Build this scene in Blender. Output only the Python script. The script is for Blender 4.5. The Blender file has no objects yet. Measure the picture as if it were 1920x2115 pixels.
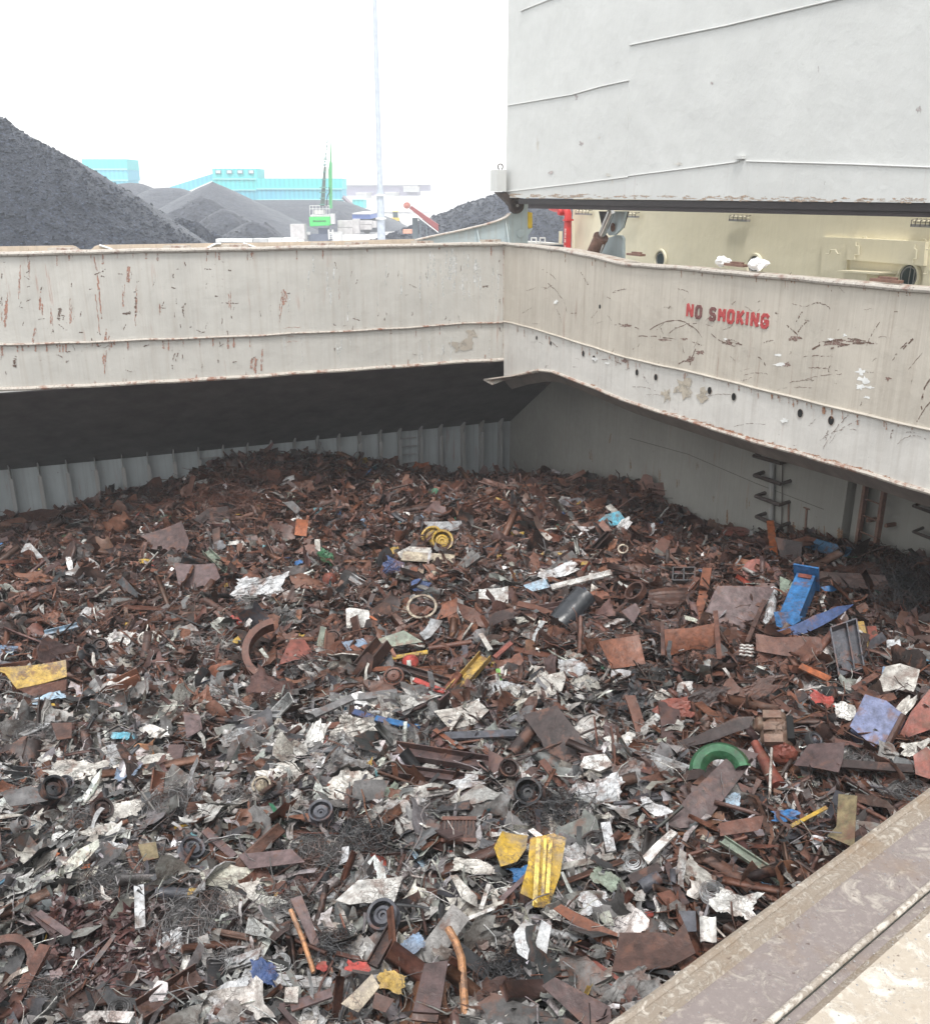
import bpy, bmesh, math, random
import numpy as np
from mathutils import Vector, Matrix
R = math.radians
sc = bpy.context.scene
COL = sc.collection
# ---------------------------------------------------------------- camera, sky, sun, exposure
EYE = np.array([0, 0, 12.0]); FPX = 1900.0; CX, CY = 960.0, 1057.5
PITCH = math.atan((CY - 400) / FPX)
cd = bpy.data.cameras.new('camera'); cam = bpy.data.objects.new('camera', cd); COL.objects.link(cam)
cam.location = EYE; cam.rotation_euler = (math.pi / 2 - PITCH, 0, 0)
cd.sensor_fit = 'HORIZONTAL'; cd.sensor_width = 36; cd.lens = 36 * FPX / 1920; cd.clip_start = 0.05; cd.clip_end = 4000
sc.camera = cam
SUN_EL, SUN_AZ = 66, 190   # degrees above the horizon, and clockwise from +Y
W = bpy.data.worlds.new('World'); sc.world = W; W.use_nodes = True
wn = W.node_tree.nodes; wl = W.node_tree.links
sky = wn.new('ShaderNodeTexSky'); sky.sky_type = 'NISHITA'; sky.sun_disc = False
sky.sun_elevation = R(SUN_EL); sky.sun_rotation = R(SUN_AZ); sky.air_density = 2.0; sky.dust_density = 1.0; sky.ozone_density = 1
hs = wn.new('ShaderNodeHueSaturation'); hs.inputs['Saturation'].default_value = 0.12
wl.new(sky.outputs[0], hs.inputs['Color']); wl.new(hs.outputs[0], wn['Background'].inputs[0])
wn['Background'].inputs[1].default_value = 0.15
sl = bpy.data.lights.new('sun', 'SUN'); sl.energy = 1.5; sl.angle = R(14); sl.color = (1, .97, .93)
so = bpy.data.objects.new('sun', sl); COL.objects.link(so)
so.rotation_euler = Vector((math.sin(R(SUN_AZ)) * math.cos(R(SUN_EL)), math.cos(R(SUN_AZ)) * math.cos(R(SUN_EL)), math.sin(R(SUN_EL)))).to_track_quat('Z', 'Y').to_euler()
sc.view_settings.view_transform = 'Standard'; sc.view_settings.look = 'None'; sc.view_settings.gamma = 1
sc.view_settings.use_curve_mapping = False
sc.view_settings.exposure = 1.15
sc.cycles.use_denoising = True
sc.cycles.max_bounces = 6; sc.cycles.diffuse_bounces = 4; sc.cycles.volume_bounces = 2

# ---------------------------------------------------------------- geometry helpers
def ray(px, py):
    x = (px - CX) / FPX; y = (CY - py) / FPX; c, s = math.cos(PITCH), math.sin(PITCH)
    return np.array([x, c + y * s, -s + y * c])
def onz(px, py, z):
    d = ray(px, py); return EYE + d * ((z - EYE[2]) / d[2])
def onp(px, py, P, n):
    d = ray(px, py); return EYE + d * (np.dot(P - EYE, n) / np.dot(d, n))
def aty(px, py, Y):
    d = ray(px, py); return EYE + d * (Y / d[1])
def proj(p):
    q = np.asarray(p, float) - EYE; c, s = math.cos(PITCH), math.sin(PITCH)
    w = q[..., 1] * c - q[..., 2] * s; u = q[..., 1] * s + q[..., 2] * c
    return CX + FPX * q[..., 0] / w, CY - FPX * u / w, w
def nrm(v): v = np.asarray(v, float); return v / np.linalg.norm(v)
UP = np.array([0, 0, 1.0])
A_ = onz(0, 525, 10.5); C_ = onz(1040, 503, 10.5); B_ = onz(1920, 600, 10.5)
d1 = nrm(C_ - A_); d2 = nrm(B_ - C_)
n1 = np.array([-d1[1], d1[0], 0]); n2 = np.array([-d2[1], d2[0], 0])
TOFF, BOFF = 5.5, 3.0
def LW(px, py, off=0): return onp(px, py, C_ + n1 * off, n1)
def RW(px, py, off=0): return onp(px, py, C_ + n2 * off, n2)

rng = np.random.default_rng(7); random.seed(7)

class MB:
    """collects simple solids into one mesh"""
    def __init__(s): s.v = []; s.f = []; s.smooth = False
    def add(s, v, f):
        o = len(s.v); s.v += [tuple(map(float, p)) for p in v]; s.f += [tuple(i + o for i in q) for q in f]; return s
    def box(s, c, ax, ay, az):
        """centre and three half-axis vectors"""
        c, ax, ay, az = map(lambda q: np.asarray(q, float), (c, ax, ay, az))
        v = [c + i * ax + j * ay + k * az for k in (-1, 1) for j in (-1, 1) for i in (-1, 1)]
        return s.add(v, [(0, 2, 3, 1), (4, 5, 7, 6), (0, 1, 5, 4), (2, 6, 7, 3), (0, 4, 6, 2), (1, 3, 7, 5)])
    def bb(s, x0, x1, y0, y1, z0, z1):
        return s.box(((x0 + x1) / 2, (y0 + y1) / 2, (z0 + z1) / 2), ((x1 - x0) / 2, 0, 0), (0, (y1 - y0) / 2, 0), (0, 0, (z1 - z0) / 2))
    def slab(s, poly, n, t):
        """polygon and its copy moved by n*t"""
        n = np.asarray(n, float) * t; k = len(poly); v = [np.asarray(p, float) for p in poly]; v += [p + n for p in v]
        return s.add(v, [tuple(range(k))[::-1], tuple(range(k, 2 * k))] + [(i, (i + 1) % k, k + (i + 1) % k, k + i) for i in range(k)])
    def tube(s, pts, r, seg=8, cap=True, r2=None):
        pts = [np.asarray(p, float) for p in pts]; n = len(pts); base = len(s.v); vv = []; up = None
        for i, p in enumerate(pts):
            t = pts[min(i + 1, n - 1)] - pts[max(i - 1, 0)]; t = t / (np.linalg.norm(t) + 1e-9)
            if up is None:
                up = np.cross(t, UP);
                if np.linalg.norm(up) < .1: up = np.cross(t, [1, 0, 0])
            up = up - t * np.dot(up, t); up /= np.linalg.norm(up) + 1e-9; b = np.cross(t, up)
            rr = r if r2 is None else r + (r2 - r) * i / (n - 1)
            for k in range(seg):
                a = 2 * math.pi * k / seg; vv.append(p + rr * (math.cos(a) * up + math.sin(a) * b))
        f = [(i * seg + k, i * seg + (k + 1) % seg, (i + 1) * seg + (k + 1) % seg, (i + 1) * seg + k) for i in range(n - 1) for k in range(seg)]
        if cap: f += [tuple(range(seg))[::-1], tuple(range((n - 1) * seg, n * seg))]
        return s.add(vv, f)
    def lathe(s, c, ax, prof, seg=20, a0=0, a1=2 * math.pi):
        """prof = [(radius, height along ax)], open or closed profile"""
        c = np.asarray(c, float); ax = nrm(ax); u = np.cross(ax, UP)
        if np.linalg.norm(u) < .1: u = np.cross(ax, [1, 0, 0])
        u = nrm(u); w = np.cross(ax, u); full = abs(a1 - a0 - 2 * math.pi) < 1e-6; m = len(prof); ns = seg if full else seg + 1; vv = []
        for k in range(ns):
            a = a0 + (a1 - a0) * k / seg
            for r, h in prof: vv.append(c + ax * h + r * (math.cos(a) * u + math.sin(a) * w))
        f = [(k * m + i, k * m + i + 1, ((k + 1) % ns) * m + i + 1, ((k + 1) % ns) * m + i) for k in range(seg) for i in range(m - 1)]
        return s.add(vv, f)
    def mesh(s, name, org=(0, 0, 0)):
        me = bpy.data.meshes.new(name); o = np.asarray(org, float)
        me.from_pydata([tuple(np.asarray(p) - o) for p in s.v], [], s.f)
        bm = bmesh.new(); bm.from_mesh(me); bmesh.ops.recalc_face_normals(bm, faces=bm.faces); bm.to_mesh(me); bm.free()
        if s.smooth:
            me.polygons.foreach_set('use_smooth', [True] * len(me.polygons)); me.set_sharp_from_angle(angle=R(40))
        return me
def tag(o, label=None, cat=None, group=None, kind=None):
    if label: o['label'] = label
    if cat: o['category'] = cat
    if group: o['group'] = group
    if kind: o['kind'] = kind
    return o
def link(name, me, m, parent=None, loc=None, color=None):
    o = bpy.data.objects.new(name, me); COL.objects.link(o)
    if m is not None and me is not None and not me.materials: me.materials.append(m)
    if loc is not None: o.location = tuple(loc)
    if color is not None: o.color = (*color, 1)
    if parent is not None: o.parent = parent
    return o
def thing(name, loc, label, cat, group=None):
    o = bpy.data.objects.new(name, None); COL.objects.link(o); o.location = tuple(loc); o.empty_display_size = .2
    return tag(o, label, cat, group)
def part(name, mb, m, root, label=None, color=None, top=None):
    """mesh part in world coordinates below root (top: the thing, where root is a part)"""
    org = np.array((top or root).location)
    o = link(name, mb.mesh(name, org), m, root, color=color)
    if label: o['label'] = label
    return o
def single(name, mb, m, label, cat, group=None, kind=None, color=None):
    v = np.array(mb.v); org = np.array([v[:, 0].mean(), v[:, 1].mean(), v[:, 2].min()])
    if kind: org = np.zeros(3)
    o = link(name, mb.mesh(name, org), m, loc=org, color=color)
    return tag(o, label, cat if not kind else None, group, kind)

# ---------------------------------------------------------------- materials
class NT:
    def __init__(s, name):
        s.m = bpy.data.materials.new(name); s.m.use_nodes = True; s.n = s.m.node_tree.nodes; s.l = s.m.node_tree.links
        s.b = s.n['Principled BSDF']; s.tc = s.n.new('ShaderNodeTexCoord')
    def put(s, a, b):
        if isinstance(a, bpy.types.NodeSocket): s.l.new(a, b)
        elif isinstance(a, (tuple, list)) and len(a) == 3 and b.type == 'RGBA': b.default_value = (*a, 1)
        else: b.default_value = a
    def vec(s, sx=1, sy=1, sz=1, src=None):
        mp = s.n.new('ShaderNodeMapping'); mp.inputs['Scale'].default_value = (sx, sy, sz)
        s.l.new(src or s.tc.outputs['Object'], mp.inputs[0]); return mp.outputs[0]
    def noise(s, scale, det=4, rough=.55, v=None, dist=0):
        q = s.n.new('ShaderNodeTexNoise'); q.inputs['Scale'].default_value = scale; q.inputs['Detail'].default_value = det
        q.inputs['Roughness'].default_value = rough; q.inputs['Distortion'].default_value = dist
        s.l.new(v or s.tc.outputs['Object'], q.inputs['Vector']); return q.outputs['Fac']
    def vor(s, scale, feat='DISTANCE_TO_EDGE', v=None):
        q = s.n.new('ShaderNodeTexVoronoi'); q.feature = feat; q.inputs['Scale'].default_value = scale
        s.l.new(v or s.tc.outputs['Object'], q.inputs['Vector']); return q.outputs['Distance' if feat != 'F1C' else 'Color']
    def ramp(s, f, a, b, c=0.0, d=1.0):
        q = s.n.new('ShaderNodeMapRange'); s.put(f, q.inputs[0])
        for i, x in enumerate((a, b, c, d)): q.inputs[i + 1].default_value = x
        return q.outputs[0]
    def mix(s, f, a, b, mode='MIX'):
        q = s.n.new('ShaderNodeMix'); q.data_type = 'RGBA'; q.blend_type = mode
        s.put(f, q.inputs[0]); s.put(a, q.inputs[6]); s.put(b, q.inputs[7]); return q.outputs[2]
    def math(s, op, a, b=0.0):
        q = s.n.new('ShaderNodeMath'); q.operation = op; s.put(a, q.inputs[0]); s.put(b, q.inputs[1]); return q.outputs[0]
    def bump(s, h, st=.3, d=.02):
        q = s.n.new('ShaderNodeBump'); q.inputs['Strength'].default_value = st; q.inputs['Distance'].default_value = d
        s.l.new(h, q.inputs['Height']); s.l.new(q.outputs[0], s.b.inputs['Normal'])
    def done(s, col, rough=.5, metal=0.0, spec=.5):
        s.put(col, s.b.inputs['Base Color']); s.put(rough, s.b.inputs['Roughness']); s.put(metal, s.b.inputs['Metallic'])
        s.b.inputs['Specular IOR Level'].default_value = spec; return s.m
RUST = (.22, .085, .05); DRUST = (.10, .048, .035)
def paint(name, base, streak=.5, rust=.5, chips=.5, dirt=(.30, .25, .2), rough=.5, k=1.0, tone=.12, rustc=RUST):
    t = NT(name); b = base
    big = t.ramp(t.noise(.7 * k, 3), .3, .7, 1 - tone, 1 + tone * .5)
    hb = t.n.new('ShaderNodeHueSaturation'); hb.inputs['Color'].default_value = (*b, 1); t.put(big, hb.inputs['Value'])
    c = hb.outputs[0]
    # run marks follow the steel downwards
    st = t.noise(1, 5, .6, t.vec(9 * k, 9 * k, .35 * k)); st2 = t.noise(1, 3, .5, t.vec(30 * k, 30 * k, .8 * k))
    c = t.mix(t.math('MULTIPLY', t.ramp(st, .48, .75), streak), c, dirt)
    c = t.mix(t.math('MULTIPLY', t.ramp(st2, .55, .8), streak * .6), c, tuple(min(.85, x * 1.35) for x in b))
    msk = t.ramp(t.noise(.5 * k, 2), .42, .62)
    rs = t.math('MULTIPLY', t.ramp(t.noise(1, 6, .65, t.vec(7 * k, 7 * k, .55 * k)), .6, .7), msk)
    c = t.mix(t.math('MULTIPLY', rs, rust), c, rustc)
    ch = t.ramp(t.noise(11 * k, 9, .68, dist=.6), .655, .675)
    ch = t.math('MULTIPLY', ch, t.ramp(t.noise(1.3 * k, 3), .45, .6))
    c = t.mix(t.math('MULTIPLY', ch, chips), c, DRUST)
    fl = t.ramp(t.noise(23 * k, 7, .7), .69, .7)
    c = t.mix(t.math('MULTIPLY', fl, chips * .6), c, (.66, .66, .63))
    t.bump(t.math('ADD', t.math('ADD', t.noise(2.2 * k, 4), t.math('MULTIPLY', t.noise(.8 * k, 2), .7)), t.math('MULTIPLY', ch, -.25)), .4, .05)
    return t.done(c, t.ramp(t.noise(5 * k, 4), .3, .7, rough - .12, rough + .15))
def plain(name, col, rough=.5, metal=0.0, var=.2, sc_=4.0, bump=.0):
    t = NT(name); f = t.ramp(t.noise(sc_, 5, .6), .25, .75, 1 - var, 1 + var)
    hb = t.n.new('ShaderNodeHueSaturation'); hb.inputs['Color'].default_value = (*col, 1); t.put(f, hb.inputs['Value'])
    if bump: t.bump(t.noise(sc_ * 2, 6, .65), .5, bump)
    return t.done(hb.outputs[0], rough, metal)
def scrapmat(name, attr=False):
    """wet scrap metal: the piece's own paint or bare colour, with rust patches, grime and crease lines that also paint in fold shading"""
    t = NT(name)
    if attr:
        q = t.n.new('ShaderNodeAttribute'); q.attribute_name = 'tint'; c0 = q.outputs['Color']
        co = t.tc.outputs['Object']
    else:
        q = t.n.new('ShaderNodeObjectInfo'); c0 = q.outputs['Color']
        ad = t.n.new('ShaderNodeVectorMath'); ad.operation = 'ADD'; t.l.new(t.tc.outputs['Object'], ad.inputs[0])
        cm = t.n.new('ShaderNodeCombineXYZ'); r9 = t.math('MULTIPLY', q.outputs['Random'], 37.0)
        t.l.new(r9, cm.inputs[0]); t.l.new(r9, cm.inputs[2]); t.l.new(cm.outputs[0], ad.inputs[1]); co = ad.outputs[0]
    bw = t.n.new('ShaderNodeRGBToBW'); t.l.new(c0, bw.inputs[0]); lum = bw.outputs[0]
    light = t.ramp(lum, .14, .3)
    val = t.ramp(t.noise(7, 6, .7, co), .32, .68, .4, 1.25)
    hb = t.n.new('ShaderNodeHueSaturation'); t.l.new(c0, hb.inputs['Color']); t.put(val, hb.inputs['Value']); c = hb.outputs[0]
    ru = t.ramp(t.noise(3.1, 8, .68, co, .4), .53, .62)
    c = t.mix(t.math('MULTIPLY', ru, .7), c, (.12, .055, .036))
    sp = t.ramp(t.noise(22, 6, .7, co), .6, .66)
    c = t.mix(t.math('MULTIPLY', sp, .6), c, (.06, .04, .035))
    wob = t.n.new('ShaderNodeTexNoise'); wob.inputs['Scale'].default_value = 5; t.l.new(co, wob.inputs['Vector'])
    vm = t.n.new('ShaderNodeMix'); vm.data_type = 'VECTOR'; vm.inputs[0].default_value = .42
    t.l.new(co, vm.inputs[4]); t.l.new(wob.outputs['Color'], vm.inputs[5])
    cr = t.ramp(t.vor(13, v=vm.outputs[1]), .0, .05, 1, 0); cr2 = t.ramp(t.vor(5, v=vm.outputs[1]), .0, .05, 1, 0); cr = t.math('MAXIMUM', cr, cr2)
    gm = t.math('MULTIPLY', t.ramp(t.noise(2.3, 7, .7, co, .8), .46, .66, 0, .75), light)  # grime on pale pieces, doubling as painted grey shading
    c = t.mix(gm, c, (.17, .14, .12))
    c = t.mix(t.math('MULTIPLY', t.math('MULTIPLY', cr, t.ramp(t.noise(3, 3, .5, co), .38, .55)), t.math('MULTIPLY', light, .8)), c, (.06, .05, .045))  # grimy crease lines, painted dark where folds would be shaded
    t.bump(t.noise(9, 7, .7, co, .6), .55, .03)
    met = t.math('MULTIPLY', t.ramp(lum, .09, .3, .1, .45), t.ramp(t.noise(1.3, 3, .5, co), .45, .6, .1, 1.0))
    return t.done(c, t.ramp(t.noise(4, 4, .6, co), .3, .7, .3, .6), met, .38)

def markmat(name, col, a=.55, k=30):
    """a worn mark with a ragged, patchy cover"""
    t = NT(name); al = t.ramp(t.noise(k, 6, .75), a - .13, a + .05); t.put(al, t.b.inputs['Alpha'])
    return t.done(t.mix(t.noise(k * .6, 5, .7), tuple(x * .6 for x in col), tuple(min(.8, x * 1.4) for x in col)), .8)
# ---------------------------------------------------------------- materials of the setting
M_COAM = paint('coaming paint', (.465, .425, .365), streak=.5, rust=.55, chips=.8)
M_COAM2 = paint('coaming lower paint', (.55, .53, .495), streak=.4, rust=.35, chips=.6, dirt=(.36, .33, .29))
M_LEFT = paint('long coaming paint', (.47, .455, .42), streak=.35, rust=.8, chips=.9, rustc=(.33, .15, .10))
def edgemat(name, base, amt, rc=(.24, .12, .08)):
    t = NT(name); c = t.mix(t.ramp(t.noise(3.5, 8, .7), amt, amt + .12), base, rc); c = t.mix(t.ramp(t.noise(17, 6, .75), .55, .62, 0, .8), c, (.09, .05, .04)); c = t.mix(t.ramp(t.noise(9, 5, .7), .62, .66, 0, .8), c, (.6, .58, .54))
    t.bump(t.noise(14, 6, .7), .7, .03); return t.done(c, t.ramp(t.noise(6, 4), .3, .7, .35, .7))
M_EDGE = edgemat('rusty edge paint', (.44, .40, .35), .50); M_BEAD = edgemat('rim bar paint', (.42, .385, .34), .54, (.22, .13, .10))
M_PANEL = paint('hatch cover paint', (.525, .53, .515), streak=.12, rust=.05, chips=.2, dirt=(.5, .5, .46), tone=.06)
M_PANEL2 = paint('hatch cover lower paint', (.51, .515, .50), streak=.2, rust=.25, chips=.9, dirt=(.5, .48, .45), tone=.06)
M_BLACK = plain('black rubber and frame', (.018, .013, .014), .55, 0, .4)
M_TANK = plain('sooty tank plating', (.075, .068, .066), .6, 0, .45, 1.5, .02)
M_BULK = paint('bulkhead paint', (.25, .243, .22), streak=.5, rust=.5, chips=.7, dirt=(.2, .19, .17))
M_RIB = paint('hull side paint', (.33, .355, .36), streak=.6, rust=.5, chips=.7, dirt=(.2, .2, .2))
M_RIBBAR = paint('frame paint', (.26, .26, .255), streak=.6, rust=.5, chips=.6)
M_CREAM = paint('cream paint', (.76, .70, .53), streak=.15, rust=.05, chips=.05, dirt=(.5, .46, .36), tone=.05, rough=.45)
M_BLUEGREY = paint('blue grey paint', (.42, .49, .51), streak=.4, rust=.5, chips=.6)
M_RAIL = paint('tan rail paint', (.55, .45, .35), streak=.6, rust=.8, chips=.6)
M_WHITE = plain('white paint', (.72, .72, .70), .5)
M_REDP = plain('red pipe paint', (.55, .03, .03), .4)
M_YEL = plain('yellow paint', (.62, .42, .02), .5)
M_CHROME = plain('chromed steel', (.6, .6, .6), .18, 1, .05)
M_RUSTP = plain('rusty steel', (.17, .095, .07), .7, .1, .35, 9, .01)
M_DARKRUST = plain('dark rusty steel', (.055, .04, .035), .7, .1, .35, 9, .01)
M_GLASS = plain('dark glass', (.03, .05, .055), .12, 0, .1)
M_HOLE_DARK = plain('painted hole dark', (.004, .004, .004), .9)  # flat black standing in for the dark inside holes
M_LETR = plain('red lettering paint', (.38, .05, .05), .55, 0, .5, 30)
M_LETB = plain('worn dark lettering', (.15, .06, .055), .6, 0, .5, 25)
M_SCR = markmat('scratch rust', (.13, .08, .06), .48, 26)
M_RSTAIN = markmat('red rust run', (.36, .19, .14), .52, 7)
M_CHIPW = plain('white undercoat', (.7, .7, .68), .7)
M_COAL = None
def coalmat(name, c, k, gl=.8):
    t = NT(name); f = t.ramp(t.noise(k, 7, .7), .3, .75, .6, 1.5)
    hb = t.n.new('ShaderNodeHueSaturation'); hb.inputs['Color'].default_value = (*c, 1); t.put(f, hb.inputs['Value'])
    t.bump(t.noise(k * 1.7, 8, .75), 1.0, .5); vc = t.n.new('ShaderNodeTexVoronoi'); vc.inputs['Scale'].default_value = k * 1.6; t.l.new(t.tc.outputs['Object'], vc.inputs['Vector']); sp = t.n.new('ShaderNodeSeparateColor'); t.l.new(vc.outputs['Color'], sp.inputs[0]); hc_ = t.mix(t.ramp(sp.outputs[0], .86, .92, 0, gl), hb.outputs[0], tuple(min(.5, x * 4.2) for x in c))  # random pale cells paint the coal's sparkle into the colour
    return t.done(hc_, .38)
M_COAL = coalmat('coal', (.034, .042, .062), 4.5, .4)
M_COALF = coalmat('fine coal', (.050, .056, .072), 1.4, .12)
def corr(name, c, pitch=.28):
    t = NT(name); w = t.n.new('ShaderNodeTexWave'); w.inputs['Scale'].default_value = pitch; w.bands_direction = 'X'
    t.l.new(t.tc.outputs['Object'], w.inputs[0])
    col = t.mix(t.ramp(w.outputs['Fac'], .2, .8, 0, .55), c, tuple(x * .72 for x in c))  # corrugation in colour only: darker stripes stand for shaded grooves
    st = t.ramp(t.noise(1, 4, .6, t.vec(.5, .5, .06)), .4, .7); col = t.mix(t.math('MULTIPLY', st, .4), col, (c[0] * .8, c[1] * .75, c[2] * 1.0))
    return t.done(col, .6)
M_TURQ = corr('turquoise cladding', (.10, .56, .54))  # brighter base puts part of the yard haze into the colour
M_TURQ2 = corr('bluer turquoise cladding', (.12, .46, .56))
M_CONC = plain('pale concrete', (.50, .49, .47), .8, 0, .2, .8)
M_GRND = plain('quay concrete', (.46, .45, .43), .85, 0, .15, .05)

# ---------------------------------------------------------------- ground, quay
g = MB(); g.add([(-1500, 45, 4), (1500, 45, 4), (1500, 3500, 4), (-1500, 3500, 4)], [(0, 1, 2, 3)])
tag(link('quay_ground', g.mesh('quay_ground'), M_GRND), kind='structure')
g = MB(); g.add([(-1500, -600, .5), (1500, -600, .5), (1500, 45.2, .5), (-1500, 45.2, .5)], [(0, 1, 2, 3)])
tag(link('harbour_water', g.mesh('harbour_water'), plain('harbour water', (.03, .05, .05), .1)), kind='structure')
g = MB(); g.bb(-1500, 1500, 45.0, 46.0, -1, 4.02)
tag(link('quay_wall', g.mesh('quay_wall'), M_CONC), kind='structure')
# ship deck: around the hatch opening
def L3(s, off, z): p = C_ + d1 * s + n1 * off; return np.array([p[0], p[1], z])
def R3(s, off, z): p = C_ + d2 * s + n2 * off; return np.array([p[0], p[1], z])
g = MB()
g.slab([L3(-34, .06, 8.7), L3(3.2, .06, 8.7), L3(3.2, 8.5, 8.7), L3(-34, 8.5, 8.7)], UP, -.03)
g.slab([R3(-8.6, 3.2, 8.72), R3(-8.6, 12, 8.72), R3(30, 12, 8.72), R3(30, .1, 8.72), R3(-.02, .1, 8.72), R3(-.02, 3.2, 8.72)], UP, -.03)
tag(link('ship_deck', g.mesh('ship_deck'), plain('deck paint', (.33, .34, .32), .7)), kind='structure')

# ---------------------------------------------------------------- hatch coaming, long side (far)
def strip(mb, top, bot, n, t):
    """vertical sheet between two polylines that have the same number of points"""
    for i in range(len(top) - 1):
        mb.slab([bot[i], bot[i + 1], top[i + 1], top[i]], n, t)
def resample(pts, xs):
    a = np.array(pts, float); return [(x, float(np.interp(x, a[:, 0], a[:, 1]))) for x in xs]
def sheet(mb, tp, bp, xs, P, n, t):
    T = [onp(x, y, P, n) for x, y in resample(tp, xs)]; B = [onp(x, y, P, n) for x, y in resample(bp, xs)]
    k = len(T); v = T + B + [p + n * t for p in T] + [p + n * t for p in B]; f = []
    for i in range(k - 1):
        f += [(i, k + i, k + i + 1, i + 1), (2 * k + i, 2 * k + i + 1, 3 * k + i + 1, 3 * k + i), (i, i + 1, 2 * k + i + 1, 2 * k + i), (k + i, 3 * k + i, 3 * k + i + 1, k + i + 1)]
    f += [(0, 2 * k, 3 * k, k), (k - 1, 2 * k - 1, 4 * k - 1, 3 * k - 1)]
    mb.add(v, f); return T, B
def extrap(pts, x):  # straight on from the first two
    (x0, y0), (x1, y1) = pts[0], pts[1]; return [(x, y0 + (y1 - y0) * (x - x0) / (x1 - x0))] + pts
def extrar(pts, x):
    (x0, y0), (x1, y1) = pts[-2], pts[-1]; return pts + [(x, y1 + (y1 - y0) * (x - x1) / (x1 - x0))]
LT = extrap([(0, 525), (270, 518), (540, 513.5), (800, 508), (1040, 503)], -900)
LM = extrap([(0, 712), (270, 703), (540, 692), (800, 679), (960, 668), (1040, 665)], -900)
LB = extrap([(0, 804), (270, 792), (540, 776), (800, 758), (960, 747), (1037, 742)], -900)
xsL = list(range(-900, 1040, 60)) + [1040]
co = thing('hatch_coaming', L3(-12, 0, 6.8), 'long pale grey hatch coaming with rust runs along the far side of the hold', 'hatch coaming')
m = MB(); T, M1 = sheet(m, LT, LM, xsL, C_, n1, .03); part('upper_plate', m, M_LEFT, co)
PB = C_ + n1 * .012
m = MB(); M2, B2 = sheet(m, LM, LB, xsL, PB, n1, .03); part('lower_plate', m, M_LEFT, co)
m = MB(); m.smooth = True; wob = lambda P, a: [p + np.array([0, 0, a * math.sin(i * 2.3) + a * .6 * math.sin(i * 5.1)]) for i, p in enumerate(P)]
m.tube([p - n1 * .03 + UP * .0 for p in wob(T, .006)], .065, 8); part('rim_bar', m, M_BEAD, co)
m = MB()
for i in range(len(T) - 1): m.slab([T[i] + UP * .02, T[i + 1] + UP * .02, T[i + 1] + UP * .02 + n1 * .5, T[i] + UP * .02 + n1 * .5], UP, -.03)
part('top_flange', m, M_EDGE, co)
m = MB(); mm_ = wob(M1, .012); m.tube([p - n1 * .03 for p in mm_], .035, 6); part('weld_ledge', m, M_EDGE, co)
m = MB(); bb_ = wob(B2, .01); m.tube([p - n1 * .03 - UP * .0 for p in bb_], .06, 7); part('bottom_flange', m, M_EDGE, co)
m = MB()
for i in range(-10, 1):
    s = i * 2.9
    if i < 0: m.box(L3(s, .25, 9.6), d1 * .012, n1 * .2, UP * .85)
part('stiffener', m, M_LEFT, co)

# short side (the one that reads NO SMOKING)
RT = extrar([(1040, 503), (1100, 509), (1160, 516), (1230, 531), (1290, 545.5), (1400, 553), (1600, 571.5), (1920, 600)], 2900)
RM = extrar([(1040, 664), (1065, 668), (1140, 690), (1288, 737), (1470, 778), (1652, 824), (1920, 888)], 2900)
RB = extrar([(1040, 783), (1075, 772), (1112, 765), (1140, 767), (1180, 782), (1296, 829), (1420, 868), (1547, 908), (1789, 976), (1920, 1018)], 2900)
xsR = [1040, 1058, 1075, 1095, 1112, 1140, 1160, 1180, 1205, 1230, 1260, 1290, 1330, 1365, 1400, 1440, 1480, 1520, 1560, 1600, 1652, 1700, 1750, 1800, 1860, 1920, 2000, 2100, 2300, 2600, 2900]
cs = thing('hatch_coaming', R3(9, 0, 6.8), 'scratched beige hatch coaming that reads NO SMOKING in red letters', 'hatch coaming')
m = MB(); T, M1 = sheet(m, RT, RM, xsR, C_, n2, .03); part('upper_plate', m, M_COAM, cs)
PB2 = C_ + n2 * .012
m = MB(); M2, B2 = sheet(m, RM, RB, xsR, PB2, n2, .03); part('lower_plate', m, M_COAM2, cs)
m = MB(); m.smooth = True; m.tube([p - n2 * .03 for p in wob(T, .006)], .055, 8); part('rim_bar', m, M_BEAD, cs)
m = MB()
for i in range(len(T) - 1): m.slab([T[i] + UP * .02, T[i + 1] + UP * .02, T[i + 1] + UP * .02 + n2 * .55, T[i] + UP * .02 + n2 * .55], UP, -.03)
part('top_flange', m, M_EDGE, cs)
m = MB(); m.tube([p - n2 * .02 for p in wob(M1, .006)], .028, 6); part('weld_ledge', m, M_COAM, cs)
m = MB(); m.tube([p - n2 * .02 for p in wob(B2, .008)], .045, 6); part('bottom_flange', m, M_EDGE, cs)
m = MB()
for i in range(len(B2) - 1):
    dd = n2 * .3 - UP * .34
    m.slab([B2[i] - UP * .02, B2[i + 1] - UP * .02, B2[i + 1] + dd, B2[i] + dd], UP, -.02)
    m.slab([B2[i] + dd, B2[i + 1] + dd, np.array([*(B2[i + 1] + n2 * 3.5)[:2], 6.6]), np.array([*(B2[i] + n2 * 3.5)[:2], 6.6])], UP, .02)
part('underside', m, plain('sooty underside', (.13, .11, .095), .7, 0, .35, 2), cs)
# corner gusset under the joint
m = MB(); q0 = RW(1040, 783); q1 = LW(1016, 792, -.05)
m.slab([q0, RW(1110, 766), RW(1110, 766) + n2 * .4, L3(-.5, .4, q0[2] - .05), q1], UP, -.05)
part('corner_gusset', m, M_EDGE, cs)
m = MB(); m.tube([LW(1040, 503, -.03), LW(1040, 745, -.03)], .03, 6); part('corner_weld', m, M_EDGE, cs)
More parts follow.
